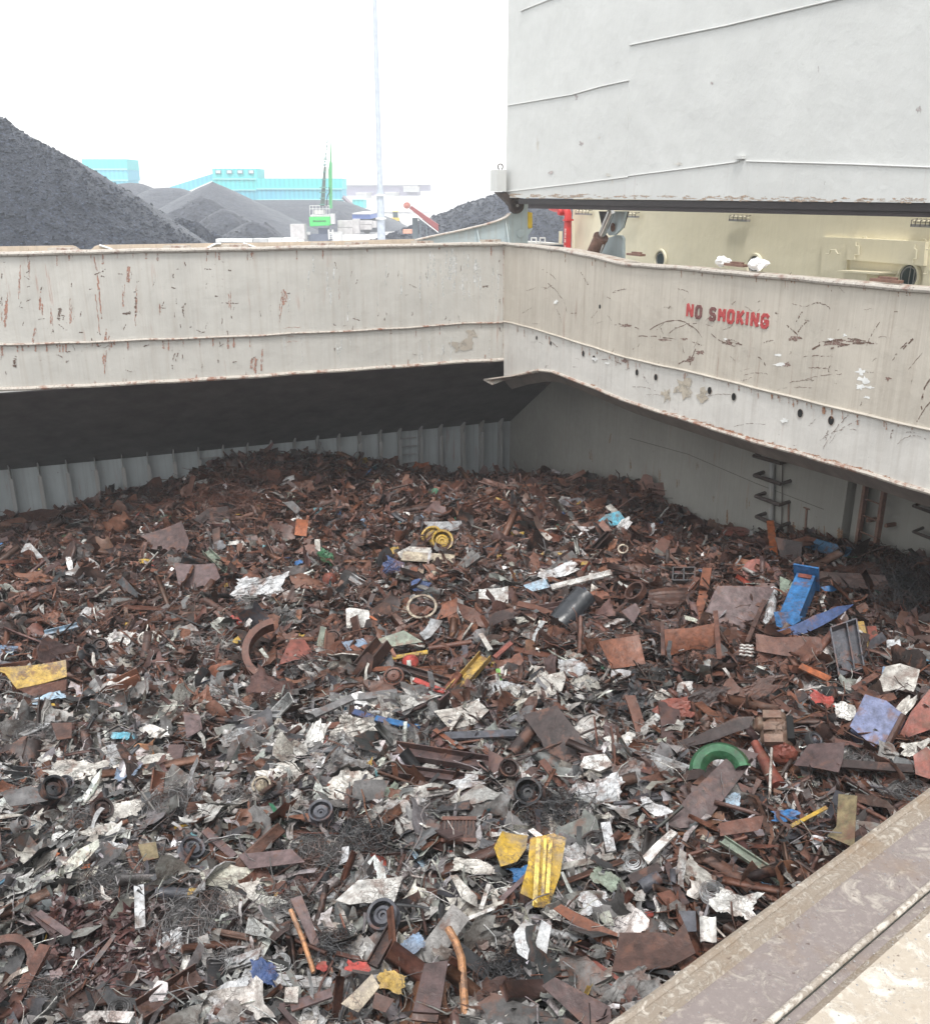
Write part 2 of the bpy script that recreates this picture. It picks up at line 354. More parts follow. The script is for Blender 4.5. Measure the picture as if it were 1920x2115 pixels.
# drain holes, not cut through: a black disc paints the dark inside
for px, py, r in [(1108, 697.5, 3.6), (1137, 708.5, 3.6), (1204, 730, 5), (1226, 740, 5.2), (1315, 769, 5.6), (1354, 779, 5.8), (1465, 806.5, 6.6), (1515, 819.5, 7), (1652, 853.5, 7.6), (1716, 868.5, 8), (1238.5, 633, 4)]:
    p = RW(px, py); w = proj(p)[2]; r = r * w / FPX; m = MB(); m.smooth = True
    up_ = 1.25
    k = 18; ring = [p + d2 * r * math.cos(2 * math.pi * i / k) + UP * r * 1.15 * math.sin(2 * math.pi * i / k) for i in range(k)]
    m.add([q - n2 * .006 for q in ring] + [p - n2 * .006 + (q - p) * 1.1 for q in ring], [(i, (i + 1) % k, k + (i + 1) % k, k + i) for i in range(k)])
    o = part('drain_hole', m, M_EDGE, cs)
    m = MB(); m.slab([q - n2 * .004 for q in ring], n2, .002); part('opening', m, M_HOLE_DARK, o, top=cs)
# lettering
STK = {'N': [[(0.12, 0), (0.12, 1)], [(.12, 1), (.88, 0)], [(.88, 0), (.88, 1)]],
       'O': [[(.3, .06), (.7, .06), (.87, .22), (.87, .78), (.7, .94), (.3, .94), (.13, .78), (.13, .22), (.3, .06)]],
       'S': [[(.88, .86), (.7, .94), (.3, .94), (.13, .82), (.13, .62), (.3, .52), (.7, .48), (.87, .38), (.87, .18), (.7, .06), (.3, .06), (.12, .16)]],
       'M': [[(.1, 0), (.1, 1)], [(.1, .95), (.5, .4)], [(.5, .4), (.9, .95)], [(.9, 1), (.9, 0)]],
       'K': [[(.13, 0), (.13, 1)], [(.9, 1), (.2, .45)], [(.38, .58), (.9, 0)]],
       'I': [[(.5, 0), (.5, 1)]],
       'G': [[(.88, .82), (.7, .94), (.3, .94), (.13, .78), (.13, .22), (.3, .06), (.7, .06), (.87, .2), (.87, .48), (.52, .48)]]}
def letter(ch, P, ex, ey, n, sw, th, mb):
    e = 0
    hx = np.linalg.norm(ex); hy = np.linalg.norm(ey); ux, uy = ex / hx, ey / hy
    for st in STK[ch]:
        for a, b in zip(st[:-1], st[1:]):
            A = np.array([a[0] * hx, a[1] * hy]); B = np.array([b[0] * hx, b[1] * hy]); t = (B - A) / (np.linalg.norm(B - A) + 1e-9); q = np.array([-t[1], t[0]]) * sw / 2
            if len(st) > 2: A = A - t * sw * .25; B = B + t * sw * .25
            pts = [A + q, B + q, B - q, A - q]; e += 1
            mb.slab([P + ux * p[0] + uy * p[1] for p in pts], n, th + e * .0012)
LS = [('N', 210, 330, 215, 425, 0), ('O', 356, 470, 247, 450, 1), ('S', 588, 697, 282, 486, 1), ('M', 733, 852, 295, 502, 0), ('O', 880, 1002, 318, 532, 0), ('K', 1033, 1160, 332, 548, 0), ('I', 1188, 1226, 345, 562, 0), ('N', 1263, 1400, 358, 585, 0), ('G', 1430, 1566, 385, 608, 0)]
for ch, xa, xb, ya, yb, wn_ in LS:
    f_ = .1257; X0, X1, Y0, Y1 = 1390 + xa * f_, 1390 + xb * f_, 600 + ya * f_, 600 + yb * f_
    sl_ = .105 * (X1 - X0) / 2
    X0, X1 = X0 + .8, X1 - .8; P = RW(X0, Y1 - sl_); ex = RW(X1, Y1 + sl_) - P; ey = RW(X0, Y0 - sl_ * .6) - P; ey = UP * ey[2]
    mb = MB(); letter(ch, P - n2 * .002, ex, ey, -n2, .074, .012, mb)
    part('letter', mb, M_LETB if wn_ else M_LETR, cs, label='worn dark brown letter' if wn_ else None)
# scratches, chips and rust runs as marks on the plates
def scratch(mb, cx, cy, L, ang, curve, w, plane, brk=.25, off=.004, jit=1.0):
    P, n = plane; k = 14; prev = None
    for i in range(k + 1):
        u = i / k - .5; a = R(ang); x = cx + L * (u * math.cos(a)) + curve * L * (u * u) * math.sin(a); y = cy - L * u * math.sin(a) + curve * L * (u * u) * math.cos(a)
        x += random.uniform(-1, 1) * jit; y += random.uniform(-1.2, 1.2) * jit; p = onp(x, y, P, n) - n * off
        if prev is not None and random.random() > brk:
            t = p - prev; q = nrm(np.cross(t, n)) * w * random.uniform(.4, 1.3)
            mb.add([prev + q * .5, p + q * .5, p - q * .5, prev - q * .5], [(0, 1, 2, 3)])
        prev = p
def blotch(mb, cx, cy, rx, ry, plane, off=.003):
    P, n = plane; k = 16; ph = random.random() * 6
    pts = [onp(cx + rx * math.cos(a) * r_, cy + ry * math.sin(a) * r_, P, n) - n * off for a, r_ in ((2 * math.pi * i / k, random.uniform(.35, 1.25)) for i in range(k))]
    c = onp(cx, cy, P, n) - n * off; mb.add([c] + pts, [(0, i + 1, (i + 1) % k + 1) for i in range(k)])
PR = (C_, n2); PL = (C_, n1)
m = MB(); mc = MB(); mr = MB()
for a in [(1135, 565, 34, -35, .3, .02), (1150, 603, 60, -50, .2, .02), (1207, 575, 30, -60, 0, .025), (1155, 650, 30, -70, .3, .015), (1290, 670, 60, -8, .4, .02), (1400, 662, 110, -8, 1.0, .022), (1425, 668, 90, 8, 0.6, .018), (1350, 695, 90, -5, .1, .02), (1490, 705, 60, -28, -.3, .02), (1512, 708, 40, -5, .2, .03),
          (1690, 625, 50, -4, .9, .02), (1650, 655, 26, 60, 0, .03), (1655, 675, 30, 50, .2, .03), (1640, 685, 50, -42, .1, .025), (1740, 700, 130, 5, .5, .03), (1760, 710, 90, 8, .2, .03), (1720, 705, 60, -4, .3, .02), (1800, 690, 60, 62, .2, .016), (1690, 735, 60, 0, .1, .014), (1700, 760, 60, -6, .2, .014), (1660, 785, 60, 5, .2, .012), (1700, 775, 90, 8, .2, .012),
          (1860, 720, 60, 48, .2, .022), (1875, 710, 30, 45, .1, .03), (1910, 800, 90, 65, .6, .03), (1905, 850, 50, 55, .2, .02), (1895, 740, 60, 50, 0, .012), (1430, 735, 40, 70, .1, .03), (1415, 745, 30, 20, .1, .03), (1265, 745, 50, -15, .3, .02), (1550, 640, 30, -40, .2, .01), (1540, 660, 40, 18, .1, .01), (1730, 880, 70, 52, .3, .012), (1722, 892, 90, 20, .5, .01), (1740, 885, 80, 38, .4, .01), (1715, 900, 60, 55, .2, .01), (1480, 815, 60, 5, .2, .01), (1545, 875, 70, 6, .3, .01), (1330, 800, 50, -10, .2, .01), (1880, 900, 60, 10, .8, .01), (1350, 815, 30, 0, 0, .01), (1640, 800, 70, 3, .2, .01), (1560, 770, 50, 4, .3, .012), (1110, 706, 26, -10, .6, .01), (1500, 560, 1, 0, 0, .01)]:
    scratch(m, *a, PR)
for i in range(75): scratch(m, random.uniform(1060, 1915), random.uniform(560, 930) if random.random() < .3 else random.uniform(590, 800), random.uniform(6, 26), random.uniform(-80, 80), random.uniform(-.5, .5), random.uniform(.006, .02), PR, off=-.02 if False else .004)
m.v = m.v
for cx, cy, rx, ry in [(1445, 728, 10, 6), (1425, 742, 8, 8), (1505, 707, 9, 6), (1295, 672, 14, 4), (1640, 700, 16, 5), (1725, 708, 30, 7), (1770, 706, 18, 5), (1625, 752, 8, 5), (1290, 745, 6, 5), (1415, 700, 10, 3), (1372, 702, 14, 3), (1833, 782, 9, 7)]: blotch(mr, cx, cy, rx, ry, PR)
for cx, cy, rx, ry in [(1778, 768, 12, 7), (1785, 785, 14, 9), (1775, 798, 10, 7), (1795, 800, 10, 4), (1610, 753, 13, 4), (1605, 733, 8, 3), (1715, 700, 8, 3), (1745, 692, 5, 4), (1620, 868, 9, 5), (1498, 700, 4, 3), (1148, 623, 5, 5), (1230, 741, 7, 5), (1255, 750, 5, 3), (1790, 820, 8, 3), (1569, 668, 4, 4), (1578, 664, 3, 4)]: blotch(mc, cx, cy, rx, ry, PR, .017 if cy < 670 and cx < 1590 else .005)
part('scratch_crack', m, M_SCR, cs); part('bare_patch_stain', mr, markmat('old bare steel', (.2, .12, .10), .5, 22), cs); part('paint_chip_speck', mc, M_CHIPW, cs)
m = MB()
for i in range(105):
    x = random.uniform(0, 1035) if random.random() < .55 else random.uniform(0, 500); scratch(m, x, random.uniform(540, 780 - x * .045), random.uniform(4, 16), random.uniform(60, 110) if random.random() < .6 else random.uniform(-40, 40), random.uniform(-.4, .4), random.uniform(.012, .03), PL, .3)
for a in [(475, 626, 34, 0, 0, .03), (122, 648, 24, 80, .1, .09), (1003, 591, 12, 10, 0, .06), (280, 632, 40, 92, 0, .05), (262, 647, 16, 0, 0, .09), (365, 735, 26, 70, .3, .03), (30, 745, 24, 80, .3, .08), (356, 745, 30, 80, .4, .03)]: scratch(m, *a, PL)
part('scratch_crack', m, M_SCR, co)
m = MB()
for a in [(203, 620, 150, -83, 0, .07), (264, 570, 50, 88, 0, .11), (281, 640, 70, 90, 0, .05), (475, 620, 34, 92, 0, .06), (587, 612, 30, -80, 0, .12), (580, 640, 50, 80, 0, .10), (530, 748, 50, 86, 0, .20), (218, 690, 30, 80, .5, .13), (105, 660, 46, 89, 0, .07), (85, 625, 36, 90, 0, .14), (70, 690, 50, 80, 0, .06), (40, 590, 60, 90, 0, .05), (215, 755, 60, 88, 0, .08), (602, 690, 40, 3, 0, .05), (145, 640, 50, 88, 0, .05), (10, 640, 50, 90, 0, .1), (255, 605, 40, 90, 0, .05), (60, 550, 60, 90, 0, .05), (700, 600, 40, 88, 0, .03), (330, 640, 30, 90, 0, .06)]: [scratch(m, a[0] + random.gauss(0, a[5] * 22), a[1] + random.gauss(0, a[2] * .2), a[2] * random.uniform(.3, .9), a[3], .05, a[5] * random.uniform(.15, .5), PL, .05, .003 + .0004 * j_) for j_ in range(4)]
part('rust_stain', m, M_RSTAIN, co)
m = MB()
for i in range(70): x = random.gauss(950, 45) if i < 40 else random.uniform(560, 1030); y = random.uniform(530, 600) if x > 840 and i < 40 else random.choice([random.uniform(540, 650), random.uniform(690, 745)]); scratch(m, x, y, random.uniform(15, 60), 90 + random.uniform(-3, 3), 0, random.uniform(.02, .07), PL, .05, .0026 + i * .00002)
part('lime_stain', m, markmat('lime run', (.74, .76, .72), .55, 6), co)
m = MB(); blotch(m, 950, 714, 26, 15, PL, .0035); blotch(m, 974, 690, 12, 14, PL, .0045); part('brown_stain', m, markmat('brown stain', (.36, .32, .27), .42, 3), co)

# rust that has bled from welds and edges
def yat(pl, x): a = np.array(pl, float); return float(np.interp(x, a[:, 0], a[:, 1]))
m = MB()
for i in range(64):
    x = random.uniform(0, 1030) if i % 2 else random.uniform(0, 520); pl = random.choice([LT, LM, LM, LB]); L = random.uniform(3, 22) * (.5 if pl is LB else 1); y = yat(pl, x) + (5 if pl is LT else 3) + L / 2
    if pl is LB: y = yat(pl, x) - 3 - L / 2
    scratch(m, x, y, L, 90, 0, random.uniform(.015, .07), PL, .05, .0032 + i * .00001, .5)
part('weld_rust_stain', m, M_RSTAIN, co)
m = MB()
for i in range(80):
    x = random.uniform(1060, 1915); pl = random.choice([RT, RM, RM]); L = random.uniform(3, 20); y = yat(pl, x) + 5 + L / 2
    if pl is RB: y = yat(pl, x) - 4 - L / 2
    scratch(m, x, y, L, 90, 0, random.uniform(.01, .05), PR, .05, (.0032 if pl is RT else .0045) + i * .00001, .5)
for i in range(140): x = random.gauss(1640, 160); blotch(m, x, yat(RB, x) - random.uniform(1, 5), random.uniform(3, 14), random.uniform(1, 3), PR, .006 + i * .00003)
part('weld_rust_stain', m, markmat('orange weld rust', (.34, .17, .10), .5, 12), cs)
for cx, cy, rx, ry in [(1410, 800, 18, 24), (1375, 815, 10, 16), (1450, 815, 12, 18)]: m = MB(); blotch(m, cx, cy, rx, ry, PR, .0035); part('old_paint_stain', m, markmat('old beige paint', (.42, .37, .30), .45, 5), cs)

# ---------------------------------------------------------------- inside the hold
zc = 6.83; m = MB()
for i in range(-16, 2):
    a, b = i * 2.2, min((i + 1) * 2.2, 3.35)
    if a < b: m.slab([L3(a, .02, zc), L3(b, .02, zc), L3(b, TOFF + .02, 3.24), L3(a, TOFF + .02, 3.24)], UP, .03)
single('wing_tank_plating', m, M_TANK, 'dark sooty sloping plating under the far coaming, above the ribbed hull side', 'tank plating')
hs_ = thing('hull_side', L3(-12, TOFF, -2), 'pale blue-grey hull side with upright frames behind the scrap', 'hull side')
m = MB(); m.slab([L3(-36, TOFF + .05, -3), L3(3.4, TOFF + .05, -3), L3(3.4, TOFF + .05, 3.3), L3(-36, TOFF + .05, 3.3)], n1, .05); part('shell_plate', m, M_RIB, hs_)
for px in [-340, -280, -220, -163, -106, -48, 11, 72, 131, 190, 247, 300, 354, 406, 457, 508, 556, 605, 652, 696, 739, 781, 821, 864, 905, 951, 989, 1028]:
    p = onp(px, 920, C_ + n1 * TOFF, n1); s = np.dot((p - C_)[:2], d1[:2]); m = MB()
    m.slab([L3(s, TOFF + .05, -3), L3(s, TOFF - .3, -3), L3(s, TOFF - .3, 3.05), L3(s, TOFF - .5, 3.5), L3(s, TOFF - .2, 3.5), L3(s, TOFF + .05, 3.2)], d1, .03)
    m.slab([L3(s - .05, TOFF - .3, -3), L3(s + .08, TOFF - .3, -3), L3(s + .08, TOFF - .3, 3.0), L3(s - .05, TOFF - .3, 3.0)], n1, -.015)
    part('frame', m, M_RIBBAR, hs_)
for xa, xb in ((412, 452), (823, 860)):
    m = MB()
    for j in range(7):
        z = 3.0 - j * .33; pa = onp(xa, 935, C_ + n1 * (TOFF - .15), n1); pb = onp(xb, 930, C_ + n1 * (TOFF - .15), n1)
        m.tube([(pa[0], pa[1], z), (pb[0], pb[1], z)], .025, 6)
    single('hold_ladder', m, M_RIBBAR, 'steel rungs between two hull frames, ' + ('the ladder nearer the scrap mound peak' if xa < 600 else 'the ladder nearer the hold corner'), 'ladder', 'ladders in the hold')
bk = thing('bulkhead', R3(8, BOFF, -2), 'grey transverse bulkhead below the NO SMOKING coaming', 'bulkhead')
pe = onp(1743, 1050, C_ + n2 * BOFF, n2); se = np.dot((pe - C_)[:2], d2[:2])
m = MB(); m.slab([R3(-6.2, BOFF, -3), R3(se, BOFF, -3), R3(se, BOFF, 7.4), R3(-6.2, BOFF, 7.4)], n2, .55); part('front_plate', m, M_BULK, bk)
m = MB(); m.slab([R3(se, BOFF + .5, -3), R3(30, BOFF + .5, -3), R3(30, BOFF + .5, 7.4), R3(se, BOFF + .5, 7.4)], n2, .05); part('recessed_plate', m, M_BULK, bk)
m = MB(); m.tube([onp(x, y, C_ + n2 * (BOFF - .004), n2) for x, y in ((1300, 905), (1420, 938), (1560, 998), (1700, 1052))], .006, 4); part('weld_seam', m, M_DARKRUST, bk)
m = MB(); PBK = (C_ + n2 * BOFF, n2)
for a in [(1361, 985, 30, 90, 0, .03), (1503, 1070, 34, 90, 0, .03), (1472, 1030, 12, 90, 0, .02), (1636, 1105, 60, 90, 0, .06), (1578, 1120, 60, 90, 0, .05), (1690, 1100, 24, 90, 0, .02), (1703, 1095, 20, 90, 0, .015), (1735, 1105, 30, 88, 0, .1), (1300, 960, 20, 90, 0, .03), (1260, 905, 20, 80, 0, .02), (1440, 960, 14, 90, 0, .02), (1545, 1040, 20, 90, 0, .02), (1400, 1000, 20, 90, 0, .02), (1220, 940, 22, 90, 0, .03)]:
    for j in range(4): scratch(m, a[0] + random.gauss(0, 2), a[1] + random.gauss(0, 4), a[2] * random.uniform(.5, 1), a[3], 0, a[5] * random.uniform(.5, 1.2), PBK, .1, .003 + j * .0004, .5)
part('wall_rust_stain', m, markmat('bulkhead rust', (.20, .11, .06), .45, 9), bk)
def BW(px, py, off=0): return onp(px, py, C_ + n2 * (BOFF + off), n2)
# staple rungs and pipes on the bulkhead
lad = thing('staple_ladder', BW(1600, 1100), 'staple rungs with a grey pipe running behind them on the bulkhead', 'ladder', 'ladders in the hold')
for (a, b) in [((1576, 935, 1572, 955), (1622, 972, 1632, 950)), ((1577, 975, 1571, 996), (1620, 1015, 1632, 993)), ((1580, 1018, 1567, 1022), (1612, 1042, 1630, 1036)), ((1581, 1060, 1577, 1080), (1622, 1100, 1630, 1080))]:
    w0 = BW(a[0], a[1]); w1 = BW(b[2], b[3]); o0 = w0 - n2 * .3 - UP * .05; o1 = w1 - n2 * .3 - UP * .05
    m = MB(); m.tube([w0, o0, o1, w1], .052, 6); part('rung', m, M_DARKRUST, lad)
m = MB(); m.tube([BW(1595, 925, -.08), BW(1591, 1110, -.08), BW(1591, 1300, -.08)], .075, 10); part('pipe', m, M_RIBBAR, lad)
m = MB(); m.tube([BW(1616, 935, -.05), BW(1610, 1300, -.05)], .014, 6); part('conduit', m, M_DARKRUST, lad)
m = MB(); m.tube([BW(1628, 1040, -.03), BW(1626, 1180, -.03)], .025, 6); part('rusty_bar', m, M_RUSTP, lad)
m = MB(); m.tube([BW(1659, 1048, -.02), BW(1671, 1052, -.02)], .02, 5); m.tube([BW(1665, 1052, -.02), BW(1660, 1130, -.02)], .03, 5); m.tube([BW(1658, 1090, -.02), BW(1668, 1092, -.02)], .02, 5)
single('wall_bracket', m, M_RUSTP, 'slim rusty bracket with a run of rust on the bulkhead beside the staple ladder', 'bracket')
l2 = thing('upright_ladder', BW(1800, 1100, .3), 'rusty ladder with two upright rails in the bulkhead recess', 'ladder', 'ladders in the hold')
for xa, xb in ((1783, 1771), (1822, 1811)):
    a = BW(xa, 990, .2); b = BW(xb, 1160, .2); m = MB(); c_ = (a + b) / 2; m.box((c_[0], c_[1], 3.2), d2 * .04, n2 * .06, UP * 4.2); part('rail', m, M_RUSTP, l2)
pa = BW(1777, 1075, .2); pb = BW(1816, 1085, .2)
for j in range(18):
    z = .2 + j * .4; m = MB(); m.tube([(pa[0], pa[1], z), (pb[0], pb[1], z)], .018, 5); part('rung', m, M_RUSTP, l2)
for px, py in ((1790, 1075), (1828, 1086)):
    p = BW(px, py, .2); m = MB(); m.box(p + n2 * .15, d2 * .03, n2 * .15, UP * .04); part('bracket', m, M_RUSTP, l2)
m = MB(); p = BW(1765, 1090, .25); m.box((p[0], p[1], 3.2), d2 * .1, n2 * .03, UP * 4.2); single('bulkhead_stiffener', m, M_BULK, 'grey upright stiffener in the dark bulkhead recess beside the two-rail ladder', 'stiffener')
l3 = thing('staple_ladder', BW(1905, 1150, .5), 'staple rungs at the nearest visible end of the bulkhead, by the frame edge', 'ladder', 'ladders in the hold')
for py in (1045, 1098, 1150, 1195):
    w0 = BW(1906, py - 8, .5); w1 = w0 + d2 * .45; o0 = w0 - n2 * .28 - UP * .05; m = MB(); m.tube([w0, o0, o0 + d2 * .45, w1], .035, 6); part('rung', m, M_DARKRUST, l3)
# near side of the hold, under the feet of the viewer
I0 = onz(1290, 2102, 10.5); I1 = onz(1900, 1650, 10.5); du = nrm(I1 - I0); dn = np.array([du[1], -du[0], 0])
def NW(s, off, z): p = I0 + du * s + dn * off; return np.array([p[0], p[1], z])
nc = thing('hatch_coaming', NW(.5, 0, 6.8), 'wet peeling hatch coaming top in the near corner, mauve and cream with a raised bar', 'hatch coaming')
def peel(name, base, other, sc0, amt, rough=.25, k2=.5):
    t = NT(name); v = t.vec(1, 1, 1)
    a = t.ramp(t.noise(sc0, 12, .72, t.vec(1, 1, 1), .9), amt, amt + .11); c = t.mix(a, base, other)
    a2 = t.ramp(t.noise(sc0 * 3.3, 8, .75), .52, .72); c = t.mix(t.math('MULTIPLY', a2, k2), c, tuple(min(.9, x * 1.25) for x in other))
    s = t.ramp(t.noise(60, 4, .6), .66, .7); c = t.mix(t.math('MULTIPLY', s, .8), c, (.07, .045, .035))
    b = t.ramp(t.noise(4, 8, .68), .52, .7); c = t.mix(t.math('MULTIPLY', b, .6), c, (.17, .11, .06))
    t.bump(t.math('ADD', a, t.noise(45, 5, .6)), .5, .004)
    return t.done(c, t.ramp(t.noise(9, 4), .35, .6, rough, .6))
M_P1 = peel('worn edge coating', (.19, .155, .12), (.37, .33, .28), 40, .5, .25)
M_P2 = peel('wet mauve plate', (.165, .138, .128), (.31, .275, .24), 17, .53, .16)
M_P3 = peel('raised bar coating', (.22, .185, .15), (.44, .40, .35), 30, .45, .2)
M_P4 = peel('cream flaking plate', (.33, .285, .23), (.50, .46, .40), 12, .5, .3)
def nplate(nm, o0, o1, z0, z1, mat, sm=False):
    m = MB(); m.smooth = sm; N = 60
    for i in range(N):
        a, b = -3 + i * .14, -3 + (i + 1) * .14
    m.slab([NW(-3, o0, z0), NW(12, o0, z0), NW(12, o1, z1), NW(-3, o1, z1)], UP, -.02); return part(nm, m, mat, nc)
nplate('edge_strip', .0, .038, 10.497, 10.503, M_P1)
m = MB(); m.smooth = True; m.tube([NW(s / 4, 0.0, 10.492) for s in range(-12, 49)], .012, 8); part('edge_bead', m, M_P1, nc)
nplate('trough_side', .038, .046, 10.502, 10.492, M_P1); nplate('top_plate', .046, .168, 10.492, 10.494, M_P2)
m = MB(); m.smooth = True; m.tube([NW(s / 8, .175, 10.497 + .0012 * math.sin(s * 3.3)) for s in range(-24, 97)], .0075, 10); part('raised_bar', m, M_P3, nc)
nplate('bar_gutter', .182, .20, 10.487, 10.484, M_P2); nplate('gutter_lip', .20, .215, 10.484, 10.490, M_P1); nplate('outer_plate', .215, 6, 10.490, 10.46, M_P4)
m = MB()
for i in range(900):
    s, o = random.uniform(-.3, 1.4), random.choice([random.uniform(.0, .2), random.uniform(.2, .5)]); r = random.uniform(.0006, .0022) * (1.4 if o > .16 else 1)
    p = NW(s, o, 10.4945 + (.003 if o < .045 else 0) - (.004 if o > .18 else 0)); m.add([p + du * r, p + dn * r, p - du * r, p - dn * r, p + UP * r * .8], [(0, 1, 4), (1, 2, 4), (2, 3, 4), (3, 0, 4)])
dr = NT('rain drops'); dr.b.inputs['Transmission Weight'].default_value = .6
tag(link('rain_drops', m.mesh('rain_drops'), dr.done((.5, .5, .5), .05)), kind='stuff')
m = MB(); m.slab([NW(-6, .02, 6.5), NW(12, .02, 6.5), NW(12, .02, 10.475), NW(-6, .02, 10.475)], dn, .03); part('side_plate', m, M_COAM, nc)
m = MB(); m.slab([(-22, 2.2, -3), (14, 2.2, -3), (14, 2.2, 6.6), (-22, 2.2, 6.6)], np.array([0, -1., 0]), .1)
single('near_hull_side', m, M_BULK, 'grey hull side under the near coaming, out of the camera view', 'hull side')
# ---------------------------------------------------------------- fittings behind the coamings
hr = thing('hatch_rail', L3(-15, .8, 10.3), 'low tan rusty rail with a notch just behind the far coaming', 'hatch rail')
P08 = C_ + n1 * .8
m = MB(); tp = [(-900, 526), (0, 508.5), (150, 506.5), (156, 508), (166, 515), (188, 515), (196, 508), (205, 505.5), (425, 502), (540, 500.5), (700, 497), (862, 493), (870, 493)]
xs = [-900, -600, -300, 0, 150, 156, 166, 188, 196, 205, 300, 425, 540, 700, 862]
sheet(m, tp, [(-900, 560), (870, 520)], xs, P08, n1, .03); part('rail_plate', m, M_RAIL, hr)
for a, b in (((205, 506), (232, 515)), ((425, 514), (446, 503)), ((502, 502), (534, 513)), ((446, 503), (456, 503))):
    m = MB(); m.tube([onp(*a, C_ + n1 * .76, n1), onp(*b, C_ + n1 * .76, n1)], .03, 5); part('bracket_edge', m, M_WHITE, hr)
for px, py in ((130, 514), (365, 513), (485, 511), (665, 506), (735, 503), (870, 500), (1010, 497)):
    m = MB(); p = LW(px, py, .35); p[2] = 10.55; m.slab([p - d1 * .38 - n1 * .08, p + d1 * .38 - n1 * .08, p + d1 * .28 + n1 * .08, p - d1 * .28 + n1 * .08], UP, .07)
    single('hatch_cleat', m, M_EDGE, 'low hatch cleat on the far coaming top, ' + {130: 'below the rail notch', 365: 'below the big coal heap foot', 485: 'between two white rail brackets', 665: 'below the green crane', 735: 'beside the green crane', 870: 'at the start of the ramp plate', 1010: 'at the foot of the last ramp stiffener'}[px], 'cleat', 'cleats on the coaming top')
rp = thing('hatch_ramp', L3(-2, .5, 10.5), 'blue-grey sloping ramp plate rising to the hatch cover hinge wheel', 'ramp')
P05 = C_ + n1 * .5
m = MB(); rt = [(858, 496.5), (900, 487), (940, 479), (1000, 465), (1030, 456), (1044, 449), (1052, 442)]
T, _ = sheet(m, rt, [(858, 512), (1052, 512)], [858, 900, 940, 1000, 1030, 1044, 1052], P05, n1, .04); part('web_plate', m, M_BLUEGREY, rp)
m = MB()
for i in range(len(T) - 1): m.slab([T[i] - n1 * .1, T[i + 1] - n1 * .1, T[i + 1] + n1 * .14, T[i] + n1 * .14], UP, .035)
part('top_flange', m, M_EDGE, rp)
for xa, ya in ((983, 470), (1043, 455)):
    m = MB(); m.slab([onp(xa, ya, P05 - n1 * .02, n1), onp(xa + 8, 506, P05 - n1 * .3, n1), onp(xa + 2, 506, P05 - n1 * .02, n1)], d1, .03); part('stiffener', m, M_BLUEGREY, rp)
hg = thing('hinge_post', L3(.3, .55, 10.5), 'blue-grey hinge post with a yellow box and the cover hinge wheel on top', 'hinge post')
m = MB(); P6 = C_ + n1 * .62; m.slab([onp(x, y, P6, n1) for x, y in ((1048, 444), (1060, 436), (1078, 420), (1090, 402), (1090, 512), (1046, 512))], n1, .12); part('post_plate', m, M_BLUEGREY, hg)
m = MB(); m.slab([onp(x, y, P6 - n1 * .02, n1) for x, y in ((1090, 437), (1099, 439), (1099, 470), (1093, 472), (1090, 468))], n1, .1); part('yellow_box', m, M_YEL, hg)
m = MB(); m.slab([onp(x, y, P6, n1) for x, y in ((1090, 474), (1101, 472), (1090, 486))], n1, .1); part('foot_bracket', m, M_BLUEGREY, hg)
m = MB(); m.lathe(onp(1075, 482, P6 - n1 * .01, n1), -n1, [(.0, .012), (.13, .012), (.15, 0)], 20); part('boss', m, M_BLUEGREY, hg)
m = MB(); wc = onp(1065, 424, C_ + n1 * .45, n1); m.smooth = True
m.lathe(wc, -n1, [(.05, .12), (.09, .12), (.09, .07), (.15, .07), (.16, .12), (.24, .12), (.25, .08), (.25, -.06), (.05, -.06)], 28); part('wheel', m, M_DARKRUST, hg)
m = MB(); m.smooth = True; m.lathe(wc, -n1, [(0, .15), (.045, .14), (.05, .0)], 14); part('axle', m, M_RIBBAR, hg)
# raised hatch cover panel
PO = .35
hc = thing('hatch_cover', R3(6, PO, 11.6), 'huge raised pale grey hatch cover panel with a black rubber lower frame', 'hatch cover')
PP = C_ + n2 * PO
def PV(px, py, off=0): return onp(px, py, PP + n2 * off, n2)
BT = extrar([(1045, 408), (1500, 414), (1920, 418.6)], 3200); WL = [(1044, 395.5), (1200, 377), (1298, 364), (1302, 363), (1420, 347), (1527, 333)]; WR = extrar([(1545, 332.5), (1750, 338), (1920, 344.5)], 3200)
tl = PV(1045, 400); tl2 = PV(1054, 0)
sL = np.dot((tl - C_)[:2], d2[:2])
top = R3(26, PO, 21.5)
WALL = WL + WR
m = MB(); wl_ = [PV(x, y) for x, y in resample(WALL, [1044, 1200, 1298, 1420, 1527, 1545, 1750, 1920, 2300, 3200])]
topz = 21.5; m.add([*wl_, np.array([*wl_[-1][:2], topz]), np.array([*wl_[0][:2], topz])] , [tuple(range(12))])
v = [np.asarray(p) for p in m.v]; m = MB(); m.slab(v, n2, .75); part('cover_plate', m, M_PANEL, hc)
m = MB(); lo = [PV(x, y, -.012) for x, y in resample(WALL, [1044, 1200, 1298, 1420, 1527, 1545, 1750, 1920, 2300, 3200])]; bo = [PV(x, y, -.012) for x, y in resample(BT, [1044, 1200, 1298, 1420, 1527, 1545, 1750, 1920, 2300, 3200])]
for i in range(9): m.slab([bo[i], bo[i + 1], lo[i + 1], lo[i]], n2, .76)
part('skirt_plate', m, M_PANEL2, hc)
for seg in ([(1043, 396), (1200, 377.5), (1297, 365)], [(1297, 363), (1420, 347.5), (1526, 333.5)], [(1540, 332.5), (1750, 338.5), (1920, 345), (2300, 358)], [(1300, 92.5), (1500, 52), (1722, -1), (2200, -100)], [(1048, 217.5), (1180, 195), (1240, 178), (1298, 165.5)], [(1075, 22), (1100, 12), (1130, 0), (1160, -10)]):
    m = MB(); m.tube([PV(x, y, -.02) for x, y in seg], .018, 6); part('weld_bead', m, M_PANEL2, hc)
